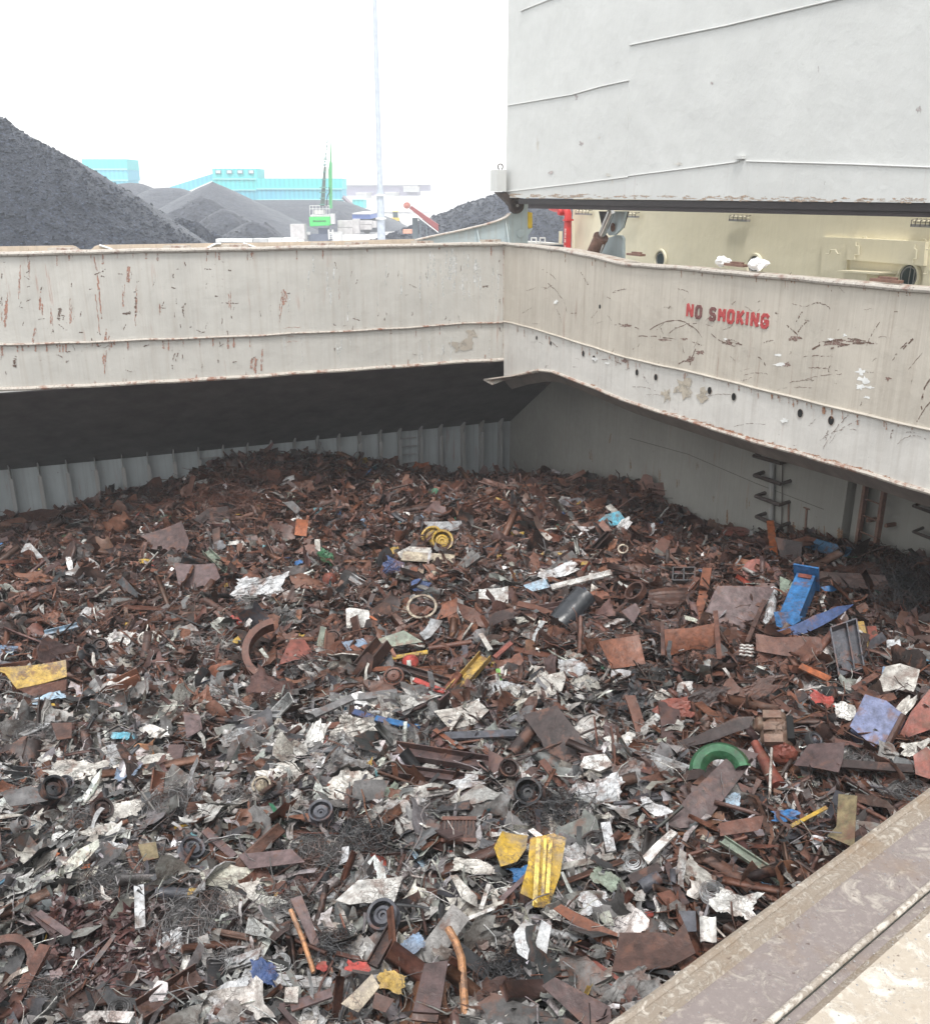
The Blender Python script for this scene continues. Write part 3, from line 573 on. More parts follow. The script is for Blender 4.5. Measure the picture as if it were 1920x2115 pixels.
m = MB(); m.tube([PV(1299, 165, -.002), PV(1293, 364, -.002)], .006, 4); m.tube([PV(1545, 340, -.014), PV(1540, 412, -.014)], .005, 4); part('seam', m, M_PANEL, hc)
m = MB(); p = PV(1527, 325, -.05); m.box(p, d2 * .13, n2 * .05, UP * .03); part('lug', m, M_PANEL2, hc)
fr = [(1077, 411, 1090, 428), (1920, 421, 1920, 448)]
def band(o0, o1, y0a, y1a, y0b, y1b, x0, mat, nm):
    m = MB(); a0 = PV(x0, y0a, o0); a1 = PV(x0, y1a, o0); b0 = PV(1920, y0b, o0); b1 = PV(1920, y1b, o0); e0 = b0 + (b0 - a0) * .8; e1 = b1 + (b1 - a1) * .8
    e0[2] = b0[2]; e1[2] = b1[2]
    m.slab([a1, b1, b0, a0], n2, o1); m.slab([b1, e1, e0, b0], n2, o1); part(nm, m, mat, hc)
band(.03, .5, 410, 421, 419, 437, 1070, M_BLACK, 'rubber_frame'); band(.08, .4, 421, 430, 437, 448.5, 1090, plain('dark rubber seal', (.03, .022, .024), .6), 'seal_strip')
m = MB(); P7 = C_ + n1 * .3; m.slab([onp(x, y, P7, n1) for x, y in ((1026, 350), (1045, 350), (1045, 395), (1026, 395))], n1, .5); part('end_block', m, M_PANEL2, hc)
m = MB(); m.slab([onp(x, y, P7 + n1 * .03, n1) for x, y in ((1027, 396), (1045, 396), (1058, 409), (1058, 428), (1050, 418))], n1, .3); part('hinge_arm', m, M_DARKRUST, hc)
m = MB(); cc = onp(1033, 344, P7 + n1 * .2, n1); m.tube([cc + .085 * (math.cos(a) * d1 + math.sin(a) * UP) for a in [R(-60 + i * 25) for i in range(13)]], .02, 6); part('lifting_ring', m, M_DARKRUST, hc)
# dents and touch-up spots on the panel
m = MB(); mq = MB()
for cx, cy, rx, ry in [(1200, 297, 5, 6), (1137, 356, 5, 5), (1470, 172, 3, 4), (1690, 142, 2, 7), (1898, 225, 8, 8), (1190, 200, 4, 8)]: blotch(m, cx, cy, rx, ry, (PP, n2), .004 if cy < 330 else .016)
part('worn_speck', m, markmat('worn spot', (.42, .37, .36), .5, 14), hc)
for cx, cy, rx, ry in [(1402, 338, 10, 4), (1257, 361, 8, 3), (1110, 300, 3, 14), (1237, 284, 3, 3), (1265, 375, 2, 9)]: blotch(mq, cx, cy, rx, ry, (PP, n2), .004 if cy < 330 else .016)
part('touch_up', mq, plain('touch up', (.50, .48, .44), .7), hc)
m = MB()
for i in range(170):
    x = random.uniform(1050, 1915); y = 408 + (x - 1045) * .0123 - random.uniform(0, 9) ** 1.0; blotch(m, x, y, random.uniform(2, 12), random.uniform(.8, 2.6), (PP, n2), .015 + .0005 * random.random())
part('edge_rust_stain', m, markmat('edge rust', (.38, .29, .22), .5, 20), hc)
# hydraulic ram and its brackets
hy = thing('hydraulic_ram', RW(1230, 530, 1.0), 'hydraulic ram with a bright rod lifting the raised hatch cover', 'hydraulic ram')
def QW(px, py, off): return onp(px, py, C_ + n2 * off, n2)
m = MB(); m.smooth = True; m.tube([QW(1262, 436, .9), QW(1238, 496, .9)], .105, 16); part('rod', m, M_CHROME, hy)
m = MB(); m.smooth = True; m.tube([QW(1240, 491, .9), QW(1215, 545, .9)], .2, 18); m.tube([QW(1241, 488, .9), QW(1239, 493, .9)], .215, 18); part('barrel', m, M_RUSTP, hy)
m = MB(); m.tube([QW(1246, 505, .72), QW(1243, 512, .70), QW(1236, 535, .70)], .025, 6); part('hose', m, M_RIBBAR, hy)
m = MB(); m.slab([QW(x, y, 1.15) for x, y in ((1256, 436), (1292, 436), (1284, 470), (1277, 478), (1268, 486), (1258, 486), (1251, 478))], n2, .06); part('upper_lug', m, M_BLUEGREY, hy)
m = MB(); m.slab([QW(x, y, 1.35) for x, y in ((1236, 436), (1296, 436), (1286, 470), (1270, 480), (1243, 472))], n2, .05); part('rear_lug', m, M_BLACK, hy)
m = MB(); m.slab([QW(x, y, 1.45) for x, y in ((1240, 494), (1262, 489), (1272, 485), (1282, 486), (1286, 492), (1286, 548), (1225, 545))], n2, .08); part('lower_lug', m, M_BLUEGREY, hy)
m = MB(); m.smooth = True; c0 = QW(1265.5, 469, 1.12); m.lathe(c0, -n2, [(0, .05), (.05, .05), (.06, .02), (.12, .01)], 14); part('pin', m, M_RUSTP, hy)
# superstructure
SO = 4.6
def SW(px, py, off=0): return onp(px, py, C_ + n2 * (SO + off), n2)
ss = thing('deckhouse', R3(5, SO, 8.7), 'cream painted deckhouse front behind the short coaming', 'deckhouse')
p0 = SW(1181, 480); s0 = np.dot((p0 - C_)[:2], d2[:2]); p1 = SW(1332, 480); s1 = np.dot((p1 - C_)[:2], d2[:2])
m = MB(); m.slab([R3(s0, SO, 8.7), R3(s1, SO, 8.7), R3(s1, SO, 17), R3(s0, SO, 17)], n2, 6); m.slab([R3(s1, SO - .03, 8.7), R3(26, SO - .03, 8.7), R3(26, SO - .03, 17), R3(s1, SO - .03, 17)], n2, 6); part('front_wall', m, M_CREAM, ss)
for px, py, rx in ((1362.5, 536, 12), (1557, 548, 14), (1875, 571, 21)):
    p = SW(px, py, -.07); w = proj(p)[2]; r = .31
    m = MB(); m.smooth = True; m.lathe(p, -n2, [(r - .06, -.03), (r - .045, .03), (r + .01, .035), (r + .03, -.03)], 28); o = part('porthole', m, M_CREAM, ss)
    m = MB(); m.lathe(p, -n2, [(0, -.02), (r - .03, -.02)], 28); part('glass', m, M_GLASS, o, top=ss)
    m = MB(); m.smooth = True; m.lathe(p, -n2, [(r - .12, -.02), (r - .11, -.005), (r - .09, -.005), (r - .08, -.02)], 28); part('glass_ring', m, M_RIBBAR, o, top=ss)
    if px > 1800:
        m = MB(); m.tube([p - n2 * .02 + d2 * .05 - UP * .3, p - n2 * .02 + d2 * .05 + UP * .3], .012, 4); m.tube([p - n2 * .02 + d2 * .17 - UP * .25, p - n2 * .02 + d2 * .17 + UP * .2], .012, 4); part('window_bar', m, M_RIBBAR, o, top=ss)
for i, (px, py) in enumerate(((1205, 438), (1300, 443), (1527, 450), (1905, 460))):
    t_ = thing('wall_light', SW(px, py, -.2), 'caged strip light high on the deckhouse wall, ' + ['beside the red pipe', 'just behind the hydraulic ram', 'above the second porthole', 'above the round blue-grey porthole'][i], 'light', 'strip lights on the deckhouse')
    a = SW(px - 22 * (.7 + .3 * i / 3), py, -.16); b = SW(px + 22 * (.7 + .3 * i / 3), py, -.16)
    m = MB(); c_ = (a + b) / 2; c_[2] = (a[2] + b[2]) / 2; hl = np.linalg.norm((b - a)[:2]) / 2 * .95; m.box(c_ - UP * .06, d2 * hl, n2 * .06, UP * .03); part('housing', m, M_RIBBAR, t_)
    m = MB(); m.tube([c_ - d2 * hl * .9 + UP * .03, c_ + d2 * hl * .9 + UP * .03], .035, 8); part('tube', m, M_CREAM, t_)
    m = MB()
    for q in (-.9, -.5, 0, .5, .9): m.tube([c_ + d2 * hl * q - UP * .06 - n2 * .06, c_ + d2 * hl * q + UP * .05 - n2 * .07, c_ + d2 * hl * q + UP * .08 + n2 * .1], .01, 4)
    part('cage', m, M_DARKRUST, t_)
lk = thing('wall_cabinet', SW(1780, 520, -.3), 'cream steel cabinet with rod handles over the large porthole', 'cabinet')
def quadS(pts, off, th): m = MB(); m.slab([SW(x, y, off) for x, y in pts], n2, th); return m
part('side_locker', quadS([(1697, 489), (1751, 491), (1746, 583), (1693, 583)], -.12, .12), M_CREAM, lk)
part('door', quadS([(1750, 491), (1911, 499), (1906, 549), (1747, 536)], -.22, .22), M_CREAM, lk)
part('right_locker', quadS([(1912, 497), (1990, 501), (1988, 620), (1904, 600)], -.12, .12), M_CREAM, lk)
for pts in ([(1705, 524), (1712, 524), (1715, 516), (1725, 516), (1729, 524), (1735, 524)], [(1767, 499), (1767, 507), (1773, 508), (1773, 525), (1765, 526), (1764, 534)], [(1889, 505), (1888, 513), (1892, 515), (1891, 534), (1886, 534), (1884, 543)], [(1912, 515), (1922, 515), (1924, 505), (1935, 506)], [(1906, 565), (1913, 566), (1916, 556), (1924, 556)]):
    m = MB(); m.tube([SW(x, y, -.27) for x, y in pts], .016, 6); part('handle', m, M_CREAM, lk)
m = MB()
for x, y in ((1785, 490), (1907, 495)): m.tube([SW(x - 4, y + 2, -.15), SW(x - 2, y - 2, -.15), SW(x + 3, y - 2, -.15), SW(x + 5, y + 2, -.15)], .012, 5)
part('hinge', m, M_CREAM, lk)
bx = thing('deck_box', SW(1765, 570, -.5), 'small cream box with a flat lid under the wall cabinet', 'box')
part('body', quadS([(1742, 562), (1790, 564), (1788, 590), (1742, 590)], -.5, .4), M_CREAM, bx); part('lid', quadS([(1728, 558), (1818, 563), (1816, 567), (1728, 562)], -.6, .5), M_CREAM, bx)
# red pipe
rd = thing('fire_main_pipe', SW(1170, 520, -.3), 'bright red pipe with an elbow and white stencilled marks at the deckhouse edge', 'pipe')
m = MB(); m.smooth = True; m.tube([SW(1170.5, 560, -.5), SW(1171, 520, -.5), SW(1172.5, 440, -.5), SW(1170, 433, -.5), SW(1160, 430, -.5), SW(1146, 430, -.5), SW(1138, 427, -.5)], .135, 14); part('pipe_run', m, M_REDP, rd)
m = MB(); m.smooth = True; m.tube([SW(1173, 452.5, -.5), SW(1173, 456, -.5)], .2, 14); part('flange', m, M_REDP, rd)
m = MB(); m.smooth = True; m.lathe(SW(1159, 438, -.6), -n2, [(0, .12), (.1, .12), (.12, .05), (.12, -.1)], 14); part('branch_stub', m, M_REDP, rd)
m = MB(); m.tube([SW(1182, 452, -.1), SW(1183, 525, -.1)], .035, 6); part('cable_conduit', m, M_CREAM, rd)
m = MB()
for y0, y1 in ((472, 479), (480, 487), (488, 492), (494, 501), (507, 511), (512, 516)):
    for j in range(2):
        ya = y0 + (y1 - y0) * j / 2; a = SW(1166.3 - (ya - 472) * .03, ya, -.66); b = SW(1168.5 - (ya - 472) * .03, ya + (y1 - y0) * .36, -.66); c_ = (a + b) / 2; m.box(c_, d2 * .022, n2 * .012, UP * abs(a[2] - b[2]) * .5)
part('stencilled_mark', m, M_WHITE, rd)
# small deck gear between the ramp and the pipe
dg = thing('deck_hatch', L3(3.5, 6, 9.2), 'low white deck hatch with tiny rails and a dark sloping side behind the coaming corner', 'deck hatch')
Pg = C_ + n1 * 4.5
def GW(x, y, o=0): return onp(x, y, Pg + n1 * o, n1)
m = MB(); m.slab([GW(x, y) for x, y in ((1086, 498), (1166, 503), (1166, 507), (1086, 503))], n1, 1.2); part('coaming_top', m, M_WHITE, dg)
m = MB(); m.slab([GW(x, y, -.02) for x, y in ((1115, 505), (1166, 505), (1158, 519), (1128, 514))], n1, .8); part('sloping_side', m, plain('dark blue grey paint', (.06, .08, .10), .5), dg)
m = MB()
for xa, xb in ((1097, 1107), (1115, 1125)): m.tube([GW(xa, 503, -.1), GW(xa, 491, -.1), GW(xb, 491, -.1), GW(xb, 503, -.1)], .03, 5)
part('guard_rail', m, M_WHITE, dg)
m = MB(); m.bb(*(lambda p: (p[0] - .06, p[0] + .06, p[1], p[1] + .1, p[2], p[2] + .45))(GW(1157, 503))); part('vent_stub', m, M_CREAM, dg)
# white bags and rusty cleats on the short coaming
def lump(mb, c, ex, ey, ez, seed, amp=.15, nu=14, nv=9):
    r_ = np.random.default_rng(seed); ph = r_.uniform(0, 6, 6); c = np.asarray(c, float)
    vs = []
    for j in range(nv + 1):
        th = math.pi * j / nv
        for i in range(nu):
            a = 2 * math.pi * i / nu; d = np.array([math.sin(th) * math.cos(a), math.sin(th) * math.sin(a), math.cos(th)])
            k = 1 + amp * (math.sin(3 * a + ph[0]) * math.sin(2 * th + ph[1]) + .6 * math.sin(5 * a + ph[2] + 3 * th) + .5 * r_.uniform(-1, 1)); d = d * k
            vs.append(c + ex * d[0] + ey * d[1] + ez * d[2])
    mb.add(vs, [(j * nu + i, j * nu + (i + 1) % nu, (j + 1) * nu + (i + 1) % nu, (j + 1) * nu + i) for j in range(nv) for i in range(nu)])
for k, (px, py, lx, hz_, lab) in enumerate(((1489, 551, .13, .085, 'small upright crumpled white bag on the short coaming between two portholes'), (1562, 557, .2, .1, 'slumped white bag on the short coaming partly covering the middle porthole'))):
    m = MB(); p = RW(px, py + 6, .35); p[2] = 10.55; lump(m, p + UP * hz_ * .6, d2 * lx, n2 * .16, UP * hz_, 5 + k, .34); single('white_bag', m, plain('white bag', (.80, .80, .80), .6), lab, 'bag')
for px, py, lab in ((1313, 541, 'rusty cleat on the short coaming top near the hydraulic ram'), (1520, 558, 'rusty cleat on the short coaming top between the two white bags'), (1832, 585, 'long corroded cleat on the short coaming top before the large porthole')):
    m = MB(); p = RW(px, py + 4, .3); p[2] = 10.53; m.slab([p - d2 * .32 - n2 * .1, p + d2 * .32 - n2 * .1, p + d2 * .25 + n2 * .1, p - d2 * .25 + n2 * .1], UP, .05); m.slab([p - d2 * .2 - n2 * .03, p + d2 * .2 - n2 * .03, p + d2 * .16 + n2 * .06, p - d2 * .16 + n2 * .06], UP, .09)
    single('hatch_cleat', m, M_RUSTP, lab, 'cleat', 'cleats on the coaming top')

# ---------------------------------------------------------------- the coal yard
def vnoise(x, y, seed=0):
    r_ = np.random.default_rng(seed); T_ = r_.random((64, 64)); x = np.asarray(x); y = np.asarray(y)
    xi = np.floor(x).astype(int); yi = np.floor(y).astype(int); fx = x - xi; fy = y - yi; fx = fx * fx * (3 - 2 * fx); fy = fy * fy * (3 - 2 * fy)
    g_ = lambda a, b: T_[a % 64, b % 64]
    return (g_(xi, yi) * (1 - fx) + g_(xi + 1, yi) * fx) * (1 - fy) + (g_(xi, yi + 1) * (1 - fx) + g_(xi + 1, yi + 1) * fx) * fy
def fbm(x, y, seed=0, o=4): return sum(vnoise(x * 2 ** k + 7 * k, y * 2 ** k, seed + k) * .5 ** (k + 1) for k in range(o)) / (1 - .5 ** o) - .5
def heap(px, py, Y, Rx, Ry, label, rough=.05, n=56, lumps=0, mat=None, seed=1, ridge=0, lump_r=.2, pw=1.0):
    pk = aty(px, py, Y); H = pk[2] - 4; cx_, cy_ = pk[0], pk[1]; na = n * 2; rr = np.linspace(0, 1, n) ** .9; aa = np.linspace(0, 2 * np.pi, na, endpoint=False)
    rg, ag = np.meshgrid(rr, aa, indexing='ij'); x = cx_ + rg * Rx * np.cos(ag) + np.sign(np.cos(ag)) * ridge * (rg > 0); y = cy_ + rg * Ry * np.sin(ag)
    z = 4 + H * np.clip(1 - rg ** pw, 0, 1) * (1 - .0 * rg); k = 6 / Rx
    z = z + H * rough * fbm(x * k, y * k, seed, 5) * 3 * np.clip(rg * 3, .2, 1) * np.clip((1 - rg) * 4, 0, 1) + H * .03 * (np.exp(-(rg / .08) ** 2) * -1); z[-1] = 3.9
    v = np.stack([x, y, z], -1).reshape(-1, 3); mb = MB(); f = [(i * na + j, i * na + (j + 1) % na, (i + 1) * na + (j + 1) % na, (i + 1) * na + j) for i in range(n - 1) for j in range(na)]
    mb.v = [tuple(p) for p in v]; mb.f = f; r_ = np.random.default_rng(seed)
    for i in range(lumps):
        q = r_.uniform(.0, .97) ** .6; a = r_.uniform(math.pi, 2 * math.pi) if r_.random() < .9 else r_.uniform(0, math.pi); ii = int(q * (n - 1)); jj = int(a / (2 * math.pi) * na) % na
        b = v[min(ii, n - 1) * na + jj] * (1 - (u := r_.random())) + v[min(ii + 1, n - 1) * na + (jj + 1) % na] * u; s = lump_r * r_.uniform(.35, 1.3) * (2 if r_.random() < .04 else 1)
        d = r_.normal(size=(6, 3)); d = np.array([[1, 0, 0], [-1, 0, 0], [0, 1, 0], [0, -1, 0], [0, 0, .8], [0, 0, -.6]]) * s * r_.uniform(.6, 1.2, (6, 1)) + d * s * .15
        mb.add(b + d, [(0, 2, 4), (2, 1, 4), (1, 3, 4), (3, 0, 4), (2, 0, 5), (1, 2, 5), (3, 1, 5), (0, 3, 5)])
    return single('coal_heap', mb, mat or M_COAL, label, 'coal heap', 'coal heaps on the quay')
heap(-150, 147, 78, 26.5, 20, 'huge near heap of lumpy coal rising out of the frame beyond the far coaming', .018, 110, 16000, M_COAL, 3, lump_r=.13)
heap(373, 447, 96, 7.5, 7, 'small dark knobbly coal mound at the foot of the huge heap', .14, 40, 900, M_COAL, 4, lump_r=.16, pw=1.25)
heap(415, 400, 130, 13, 10, 'coal heap with a pale crest in front of the two tall pointed heaps', .05, 50, 300, M_COALF, 5, lump_r=.15, pw=1.1)
heap(462, 428, 124, 9, 8, 'low rounded coal heap before the tall pointed heap', .05, 50, 200, M_COALF, 6, lump_r=.15, pw=1.2)
heap(520, 453, 116, 9, 7, 'lowest coal heap beside the white barrier blocks', .07, 40, 300, M_COALF, 16, lump_r=.15, pw=1.1)
heap(439, 371, 190, 22, 18, 'tall sharply pointed coal heap before the turquoise transfer tower', .02, 60, 0, M_COALF, 7, pw=.95)
heap(268, 373, 205, 20, 16, 'far coal heap with its peak beside the separate turquoise tower', .03, 60, 0, M_COALF, 8, ridge=2, pw=1.0)
heap(345, 384, 200, 18, 15, 'far coal heap lower in the ridge below the sloping gallery', .03, 50, 0, M_COALF, 9, ridge=2, pw=1.15)
heap(600, 410, 225, 20, 14, 'long flat-topped coal heap behind the green crane', .03, 50, 0, M_COALF, 10, ridge=9, pw=1.3)
heap(548, 455, 118, 5.6, 5, 'dusty coal heap with straight slopes just before the green crane', .03, 40, 100, M_COALF, 11, pw=1.0, lump_r=.1)
heap(700, 432, 215, 6, 6, 'small coal heap between the shed and the lamp mast', .03, 30, 0, M_COALF, 12)
heap(1115, 372, 118, 28, 22, 'broad coal heap seen behind the ramp, the hinge post and the red pipe', .03, 70, 5000, M_COAL, 13, lump_r=.2, pw=1.05)
heap(945, 444, 150, 9, 8, 'low far coal heap at the foot of the broad heap behind the ramp', .04, 40, 0, M_COALF, 14, pw=1.2)
# turquoise buildings
def fbox(px0, px1, py0, py1, Y, D): a = aty(px0, py1, Y); b = aty(px1, py0, Y); return (a[0], b[0], Y, Y + D, a[2], b[2])
def bld(label, Y, bodies, name='coal_plant_building'):
    p = aty(bodies[0][0], 450, Y); t_ = thing(name, (p[0], Y, 4), label, 'building', 'turquoise plant buildings')
    for (x0, x1, y0, y1, mt, nm) in bodies: m = MB(); m.bb(*fbox(x0, x1, y0, y1, Y - (.25 if nm == 'band' else 0), 9 if nm != 'band' else .3)); part(nm, m, mt, t_)
    return t_
M_TQL = plain('pale turquoise trim', (.30, .62, .60), .6)
t_ = bld('separate turquoise tower block standing behind the huge coal heap', 250, [(171, 261, 328, 350, M_TURQ, 'upper_storey'), (173, 263, 350.2, 372, M_TURQ2, 'middle_storey'), (174, 208, 372.2, 398, M_TURQ2, 'lower_bay'), (225, 262, 372.2, 398, M_TURQ2, 'lower_bay'), (170, 262, 347.5, 350.5, M_TQL, 'band'), (172, 264, 370.5, 373, M_TQL, 'band')])
m = MB(); m.smooth = True; p = aty(220, 372, 247); m.lathe((p[0], 247, 4), UP, [(0, p[2] - 4), (1.6, p[2] - 5), (1.6, 0)], 16); part('silo', m, M_WHITE, t_)
t_ = bld('turquoise transfer tower with a row of four windows', 240, [(440, 530, 347.5, 370, M_TURQ, 'upper_storey'), (440, 530, 370.2, 392, M_TURQ, 'middle_storey'), (443, 530, 392.2, 425, M_TURQ2, 'lower_storey'), (439, 531, 368, 370.5, M_TQL, 'band'), (439, 531, 391, 393, M_TQL, 'band')])
for x in (445, 468, 490, 513): m = MB(); m.bb(*fbox(x, x + 11, 350.5, 358.5, 239.8, .2)); o = part('window', m, plain('window frame', (.12, .2, .22), .5), t_); m = MB(); m.bb(*fbox(x + 1, x + 10, 351.5, 357.5, 239.6, .1)); part('pane', m, plain('window pane', (.5, .55, .6), .3), o, top=t_)
t_ = bld('long turquoise shed on posts behind the green crane', 236, [(530, 706, 368, 390, M_TURQ, 'upper_wall'), (530, 706, 390.2, 411, M_TURQ2, 'lower_wall'), (530, 706, 388.5, 391, M_TQL, 'band'), (530, 706, 411.2, 413, M_TQL, 'band')])
for x in (550, 578, 606, 636, 664, 690, 704): m = MB(); m.bb(*fbox(x - 2, x + 2, 413, 470, 236, .8)); part('post', m, M_TURQ2, t_)
m = MB(); m.bb(*fbox(672, 690, 413, 434, 238, 4)); m.bb(*fbox(697, 706, 413, 434, 238, 4)); part('leg_wall', m, M_TURQ2, t_)
gl = thing('conveyor_gallery', aty(395, 380, 242), 'sloping turquoise conveyor gallery climbing to the transfer tower', 'conveyor gallery', 'turquoise plant buildings')
m = MB(); m.slab([aty(x, y, 242) for x, y in ((350, 386), (440, 358), (440, 372), (372, 402))], np.array([0, 1., 0]), 4); part('enclosure', m, M_TURQ2, gl)
m = MB(); m.slab([aty(x, y, 241.8) for x, y in ((372, 402), (440, 372), (440, 374), (372, 404))], np.array([0, 1., 0]), 4.3); part('floor_beam', m, M_WHITE, gl)
bld('small bright turquoise shed beside the lamp mast', 260, [(728, 750, 412, 430, M_TURQ, 'wall'), (727, 751, 411, 412.5, M_TQL, 'band')])
ch = thing('loading_chute', aty(720, 415, 238), 'grey sloping chute leaving the end of the turquoise shed', 'chute')
m = MB(); m.tube([aty(708, 406, 236), aty(729, 426, 236)], .55, 6); part('chute_tube', m, plain('grey lilac steel', (.25, .22, .25), .6), ch); m = MB(); m.tube([aty(712, 407, 238), aty(727, 417, 238)], .35, 6); part('cover', m, M_CONC, ch)
# far sheds, tanks and haze-white stores
def farb(name, label, x0, x1, y0, y1, Y, mt, cat='warehouse'):
    t_ = thing(name, aty((x0 + x1) / 2, 445, Y), label, cat); m = MB(); m.bb(*fbox(x0, x1, y0 + 2, y1, Y, 25)); part('wall', m, mt, t_); m = MB(); m.bb(*fbox(x0 - 1, x1 + 1, y0, y0 + 2.2, Y - 1, 27)); part('roof', m, M_CONC, t_); return t_
M_LAV = plain('lavender grey cladding', (.22, .2, .28), .7); M_PAL = plain('pale cladding', (.5, .5, .5), .7)
farb('warehouse', 'long faint lavender warehouse on the skyline behind the lamp mast', 709, 862, 380, 404, 420, M_LAV)
farb('warehouse', 'short faint lavender warehouse block at the end of the skyline row', 862, 886, 379, 394, 425, M_LAV)
farb('warehouse', 'pale store in front of the lavender warehouse', 833, 860, 384, 396, 400, M_PAL)
farb('warehouse', 'pale low shed between the chute and the lamp mast', 735, 755, 397, 410, 390, M_PAL)
farb('warehouse', 'very pale low shed right behind the lamp mast', 795, 815, 396, 406, 395, M_PAL)
farb('blue_store', 'blue skip-like store with grey machinery on its roof beside the lamp mast', 728, 765, 440, 452, 200, plain('blue paint', (.07, .14, .42), .6), 'store')
def wloader(px, py, Y, label, c):
    p = aty(px, py, Y); p[2] = 4; t_ = thing('wheel_loader', p, label, 'wheel loader'); s = Y / FPX; x, y = p[0], p[1]; h = 12 - (py - 400) * s - 0  # size from place
    m = MB(); m.bb(x - 1.6, x + 1.2, y - 1.1, y + 1.1, 5.0, 6.2); part('body', m, c, t_)
    m = MB(); m.bb(x - .4, x + .9, y - .9, y + .9, 6.2, 7.6); part('cab', m, M_GLASS, t_); m = MB(); m.bb(x - .5, x + 1.0, y - 1, y + 1, 7.6, 7.75); part('cab_roof', m, c, t_)
    for i in (-1.2, 1.0): m = MB(); m.smooth = True; m.lathe((x + i, y - 1.2, 4.7), (0, 1, 0), [(0, -.2), (.7, -.2), (.75, 0), (.7, .35), (0, .35)], 16); part('wheel', m, M_BLACK, t_)
    m = MB(); m.slab([(x - 2.9, y - 1.2, 4.2), (x - 1.9, y - 1.2, 4.2), (x - 1.9, y - 1.2, 5.2), (x - 2.6, y - 1.2, 5.0)], np.array([0, 1., 0]), 2.4); part('bucket', m, M_DARKRUST, t_)
    return t_
wloader(815, 452, 250, 'far yellow wheel loader on the pale quay beside the lamp mast', M_YEL)
wloader(748, 440, 205, 'wheel loader parked behind the blue store', M_CONC)
# stacked concrete blocks
M_BLK = plain('haze-lightened concrete block', (.46, .44, .44), .85, 0, .25, 1.5)  # base colour lightened to paint in the pale distance haze
for k, (x0, x1, y0, y1, Y, lab) in enumerate([(697, 728, 455, 469, 158, 'upper row of the long grey concrete block stack beside the crane'), (697, 728, 469.5, 484, 157.6, 'lower row of the long grey concrete block stack beside the crane'), (728, 741, 452, 482, 158, 'narrow concrete pier at the end of the block stack'), (742, 768, 455, 463, 160, 'top slab of the low stack just before the lamp mast'), (742, 766, 463.5, 474, 159.6, 'rounded bottom slab of the low stack just before the lamp mast'), (768, 776, 456, 470, 165, 'pale block touching the lamp mast'), (600, 628, 462, 494, 152, 'grey block wall on the heap side of the crane')]):
    m = MB(); q = fbox(x0, x1, y0, y1, Y, 2.2); n_ = max(1, int((q[1] - q[0]) / 1.6)); w = (q[1] - q[0]) / n_
    for i in range(n_): m.bb(q[0] + i * w + .03, q[0] + (i + 1) * w - .03, q[2] + random.uniform(-.06, .06), q[3], q[4], q[5] - random.uniform(0, .08))
    single('concrete_block_row', m, M_BLK, lab, 'concrete blocks', 'concrete blocks on the quay')
for i, (x0, x1) in enumerate(((445, 521), (522, 552), (553, 582), (583, 611))):
    m = MB(); q = fbox(x0, x1, 493.5 - i * .8, 500, 88, 1.2); m.bb(q[0] + .02, q[1] - .02, *q[2:])
    single('white_barrier', m, M_WHITE if i != 1 else M_PAL, ['long white quay barrier before the lowest coal heap', 'greyer barrier section second from the heap end', 'short white barrier section third from the heap end', 'last white barrier section, nearest the crane'][i], 'barrier', 'white barriers on the quay')
# lamp mast
lm = thing('lamp_mast', (aty(782, 490, 80)[0], 80, 4), 'very tall thin grey lamp mast rising out of the frame', 'lamp mast')
bs = aty(783, 490, 80); tp_ = aty(774, -60, 80); xx = (bs[0] + tp_[0]) / 2 + .05
m = MB(); m.smooth = True; m.tube([(xx, 80, 4), (xx, 80, aty(780, 395, 80)[2])], .36, 16, r2=.30); part('lower_shaft', m, plain('galvanised mast', (.42, .46, .52), .45), lm)
m = MB(); m.smooth = True; m.tube([(xx, 80, aty(780, 395, 80)[2]), (xx, 80, 40)], .24, 16, r2=.10); part('upper_shaft', m, plain('galvanised mast upper', (.42, .46, .52), .45), lm)
for y in (403, 451):
    m = MB(); m.smooth = True; z = aty(780, y, 80)[2]; m.tube([(xx, 80, z - .06), (xx, 80, z + .06)], .44, 16); part('collar', m, M_WHITE, lm)
# inclined conveyor head
cv = thing('conveyor', aty(880, 470, 105), 'dark red inclined conveyor with a round head drum beyond the ramp', 'conveyor')
yv = np.array([0, 1., 0])
m = MB(); m.slab([aty(x, y, 105) for x, y in ((845, 430), (849, 425), (905, 464), (905, 478))], yv, 1.4); part('boom', m, plain('dark red paint', (.26, .07, .07), .6), cv)
m = MB(); m.smooth = True; m.lathe(aty(839.5, 424, 104.8), -yv, [(0, .1), (.12, .1), (.14, .02), (.32, .02), (.34, 0), (.34, -1.6)], 20); part('head_drum', m, plain('faded red paint', (.42, .17, .14), .6), cv)
m = MB(); m.tube([aty(842, 432, 104.8), aty(866, 450, 104.8), aty(905, 480, 104.8)], .06, 6); part('edge_rail', m, M_WHITE, cv)
m = MB(); m.bb(*fbox(852, 862, 450, 500, 106, .8)); m.tube([aty(864, 450, 105), aty(882, 470, 105)], .1, 6); m.tube([aty(879, 459, 105), aty(882, 490, 105)], .08, 6); m.tube([aty(868, 450, 105), aty(868, 490, 105)], .08, 6); part('support_frame', m, plain('grey blue steel', (.14, .17, .19), .6), cv)
m = MB(); m.bb(*fbox(832, 850, 474, 482, 100, 1.5)); single('orange_pallet_load', m, plain('faded orange', (.6, .3, .22), .7), 'small faded orange load on the quay under the conveyor', 'load')
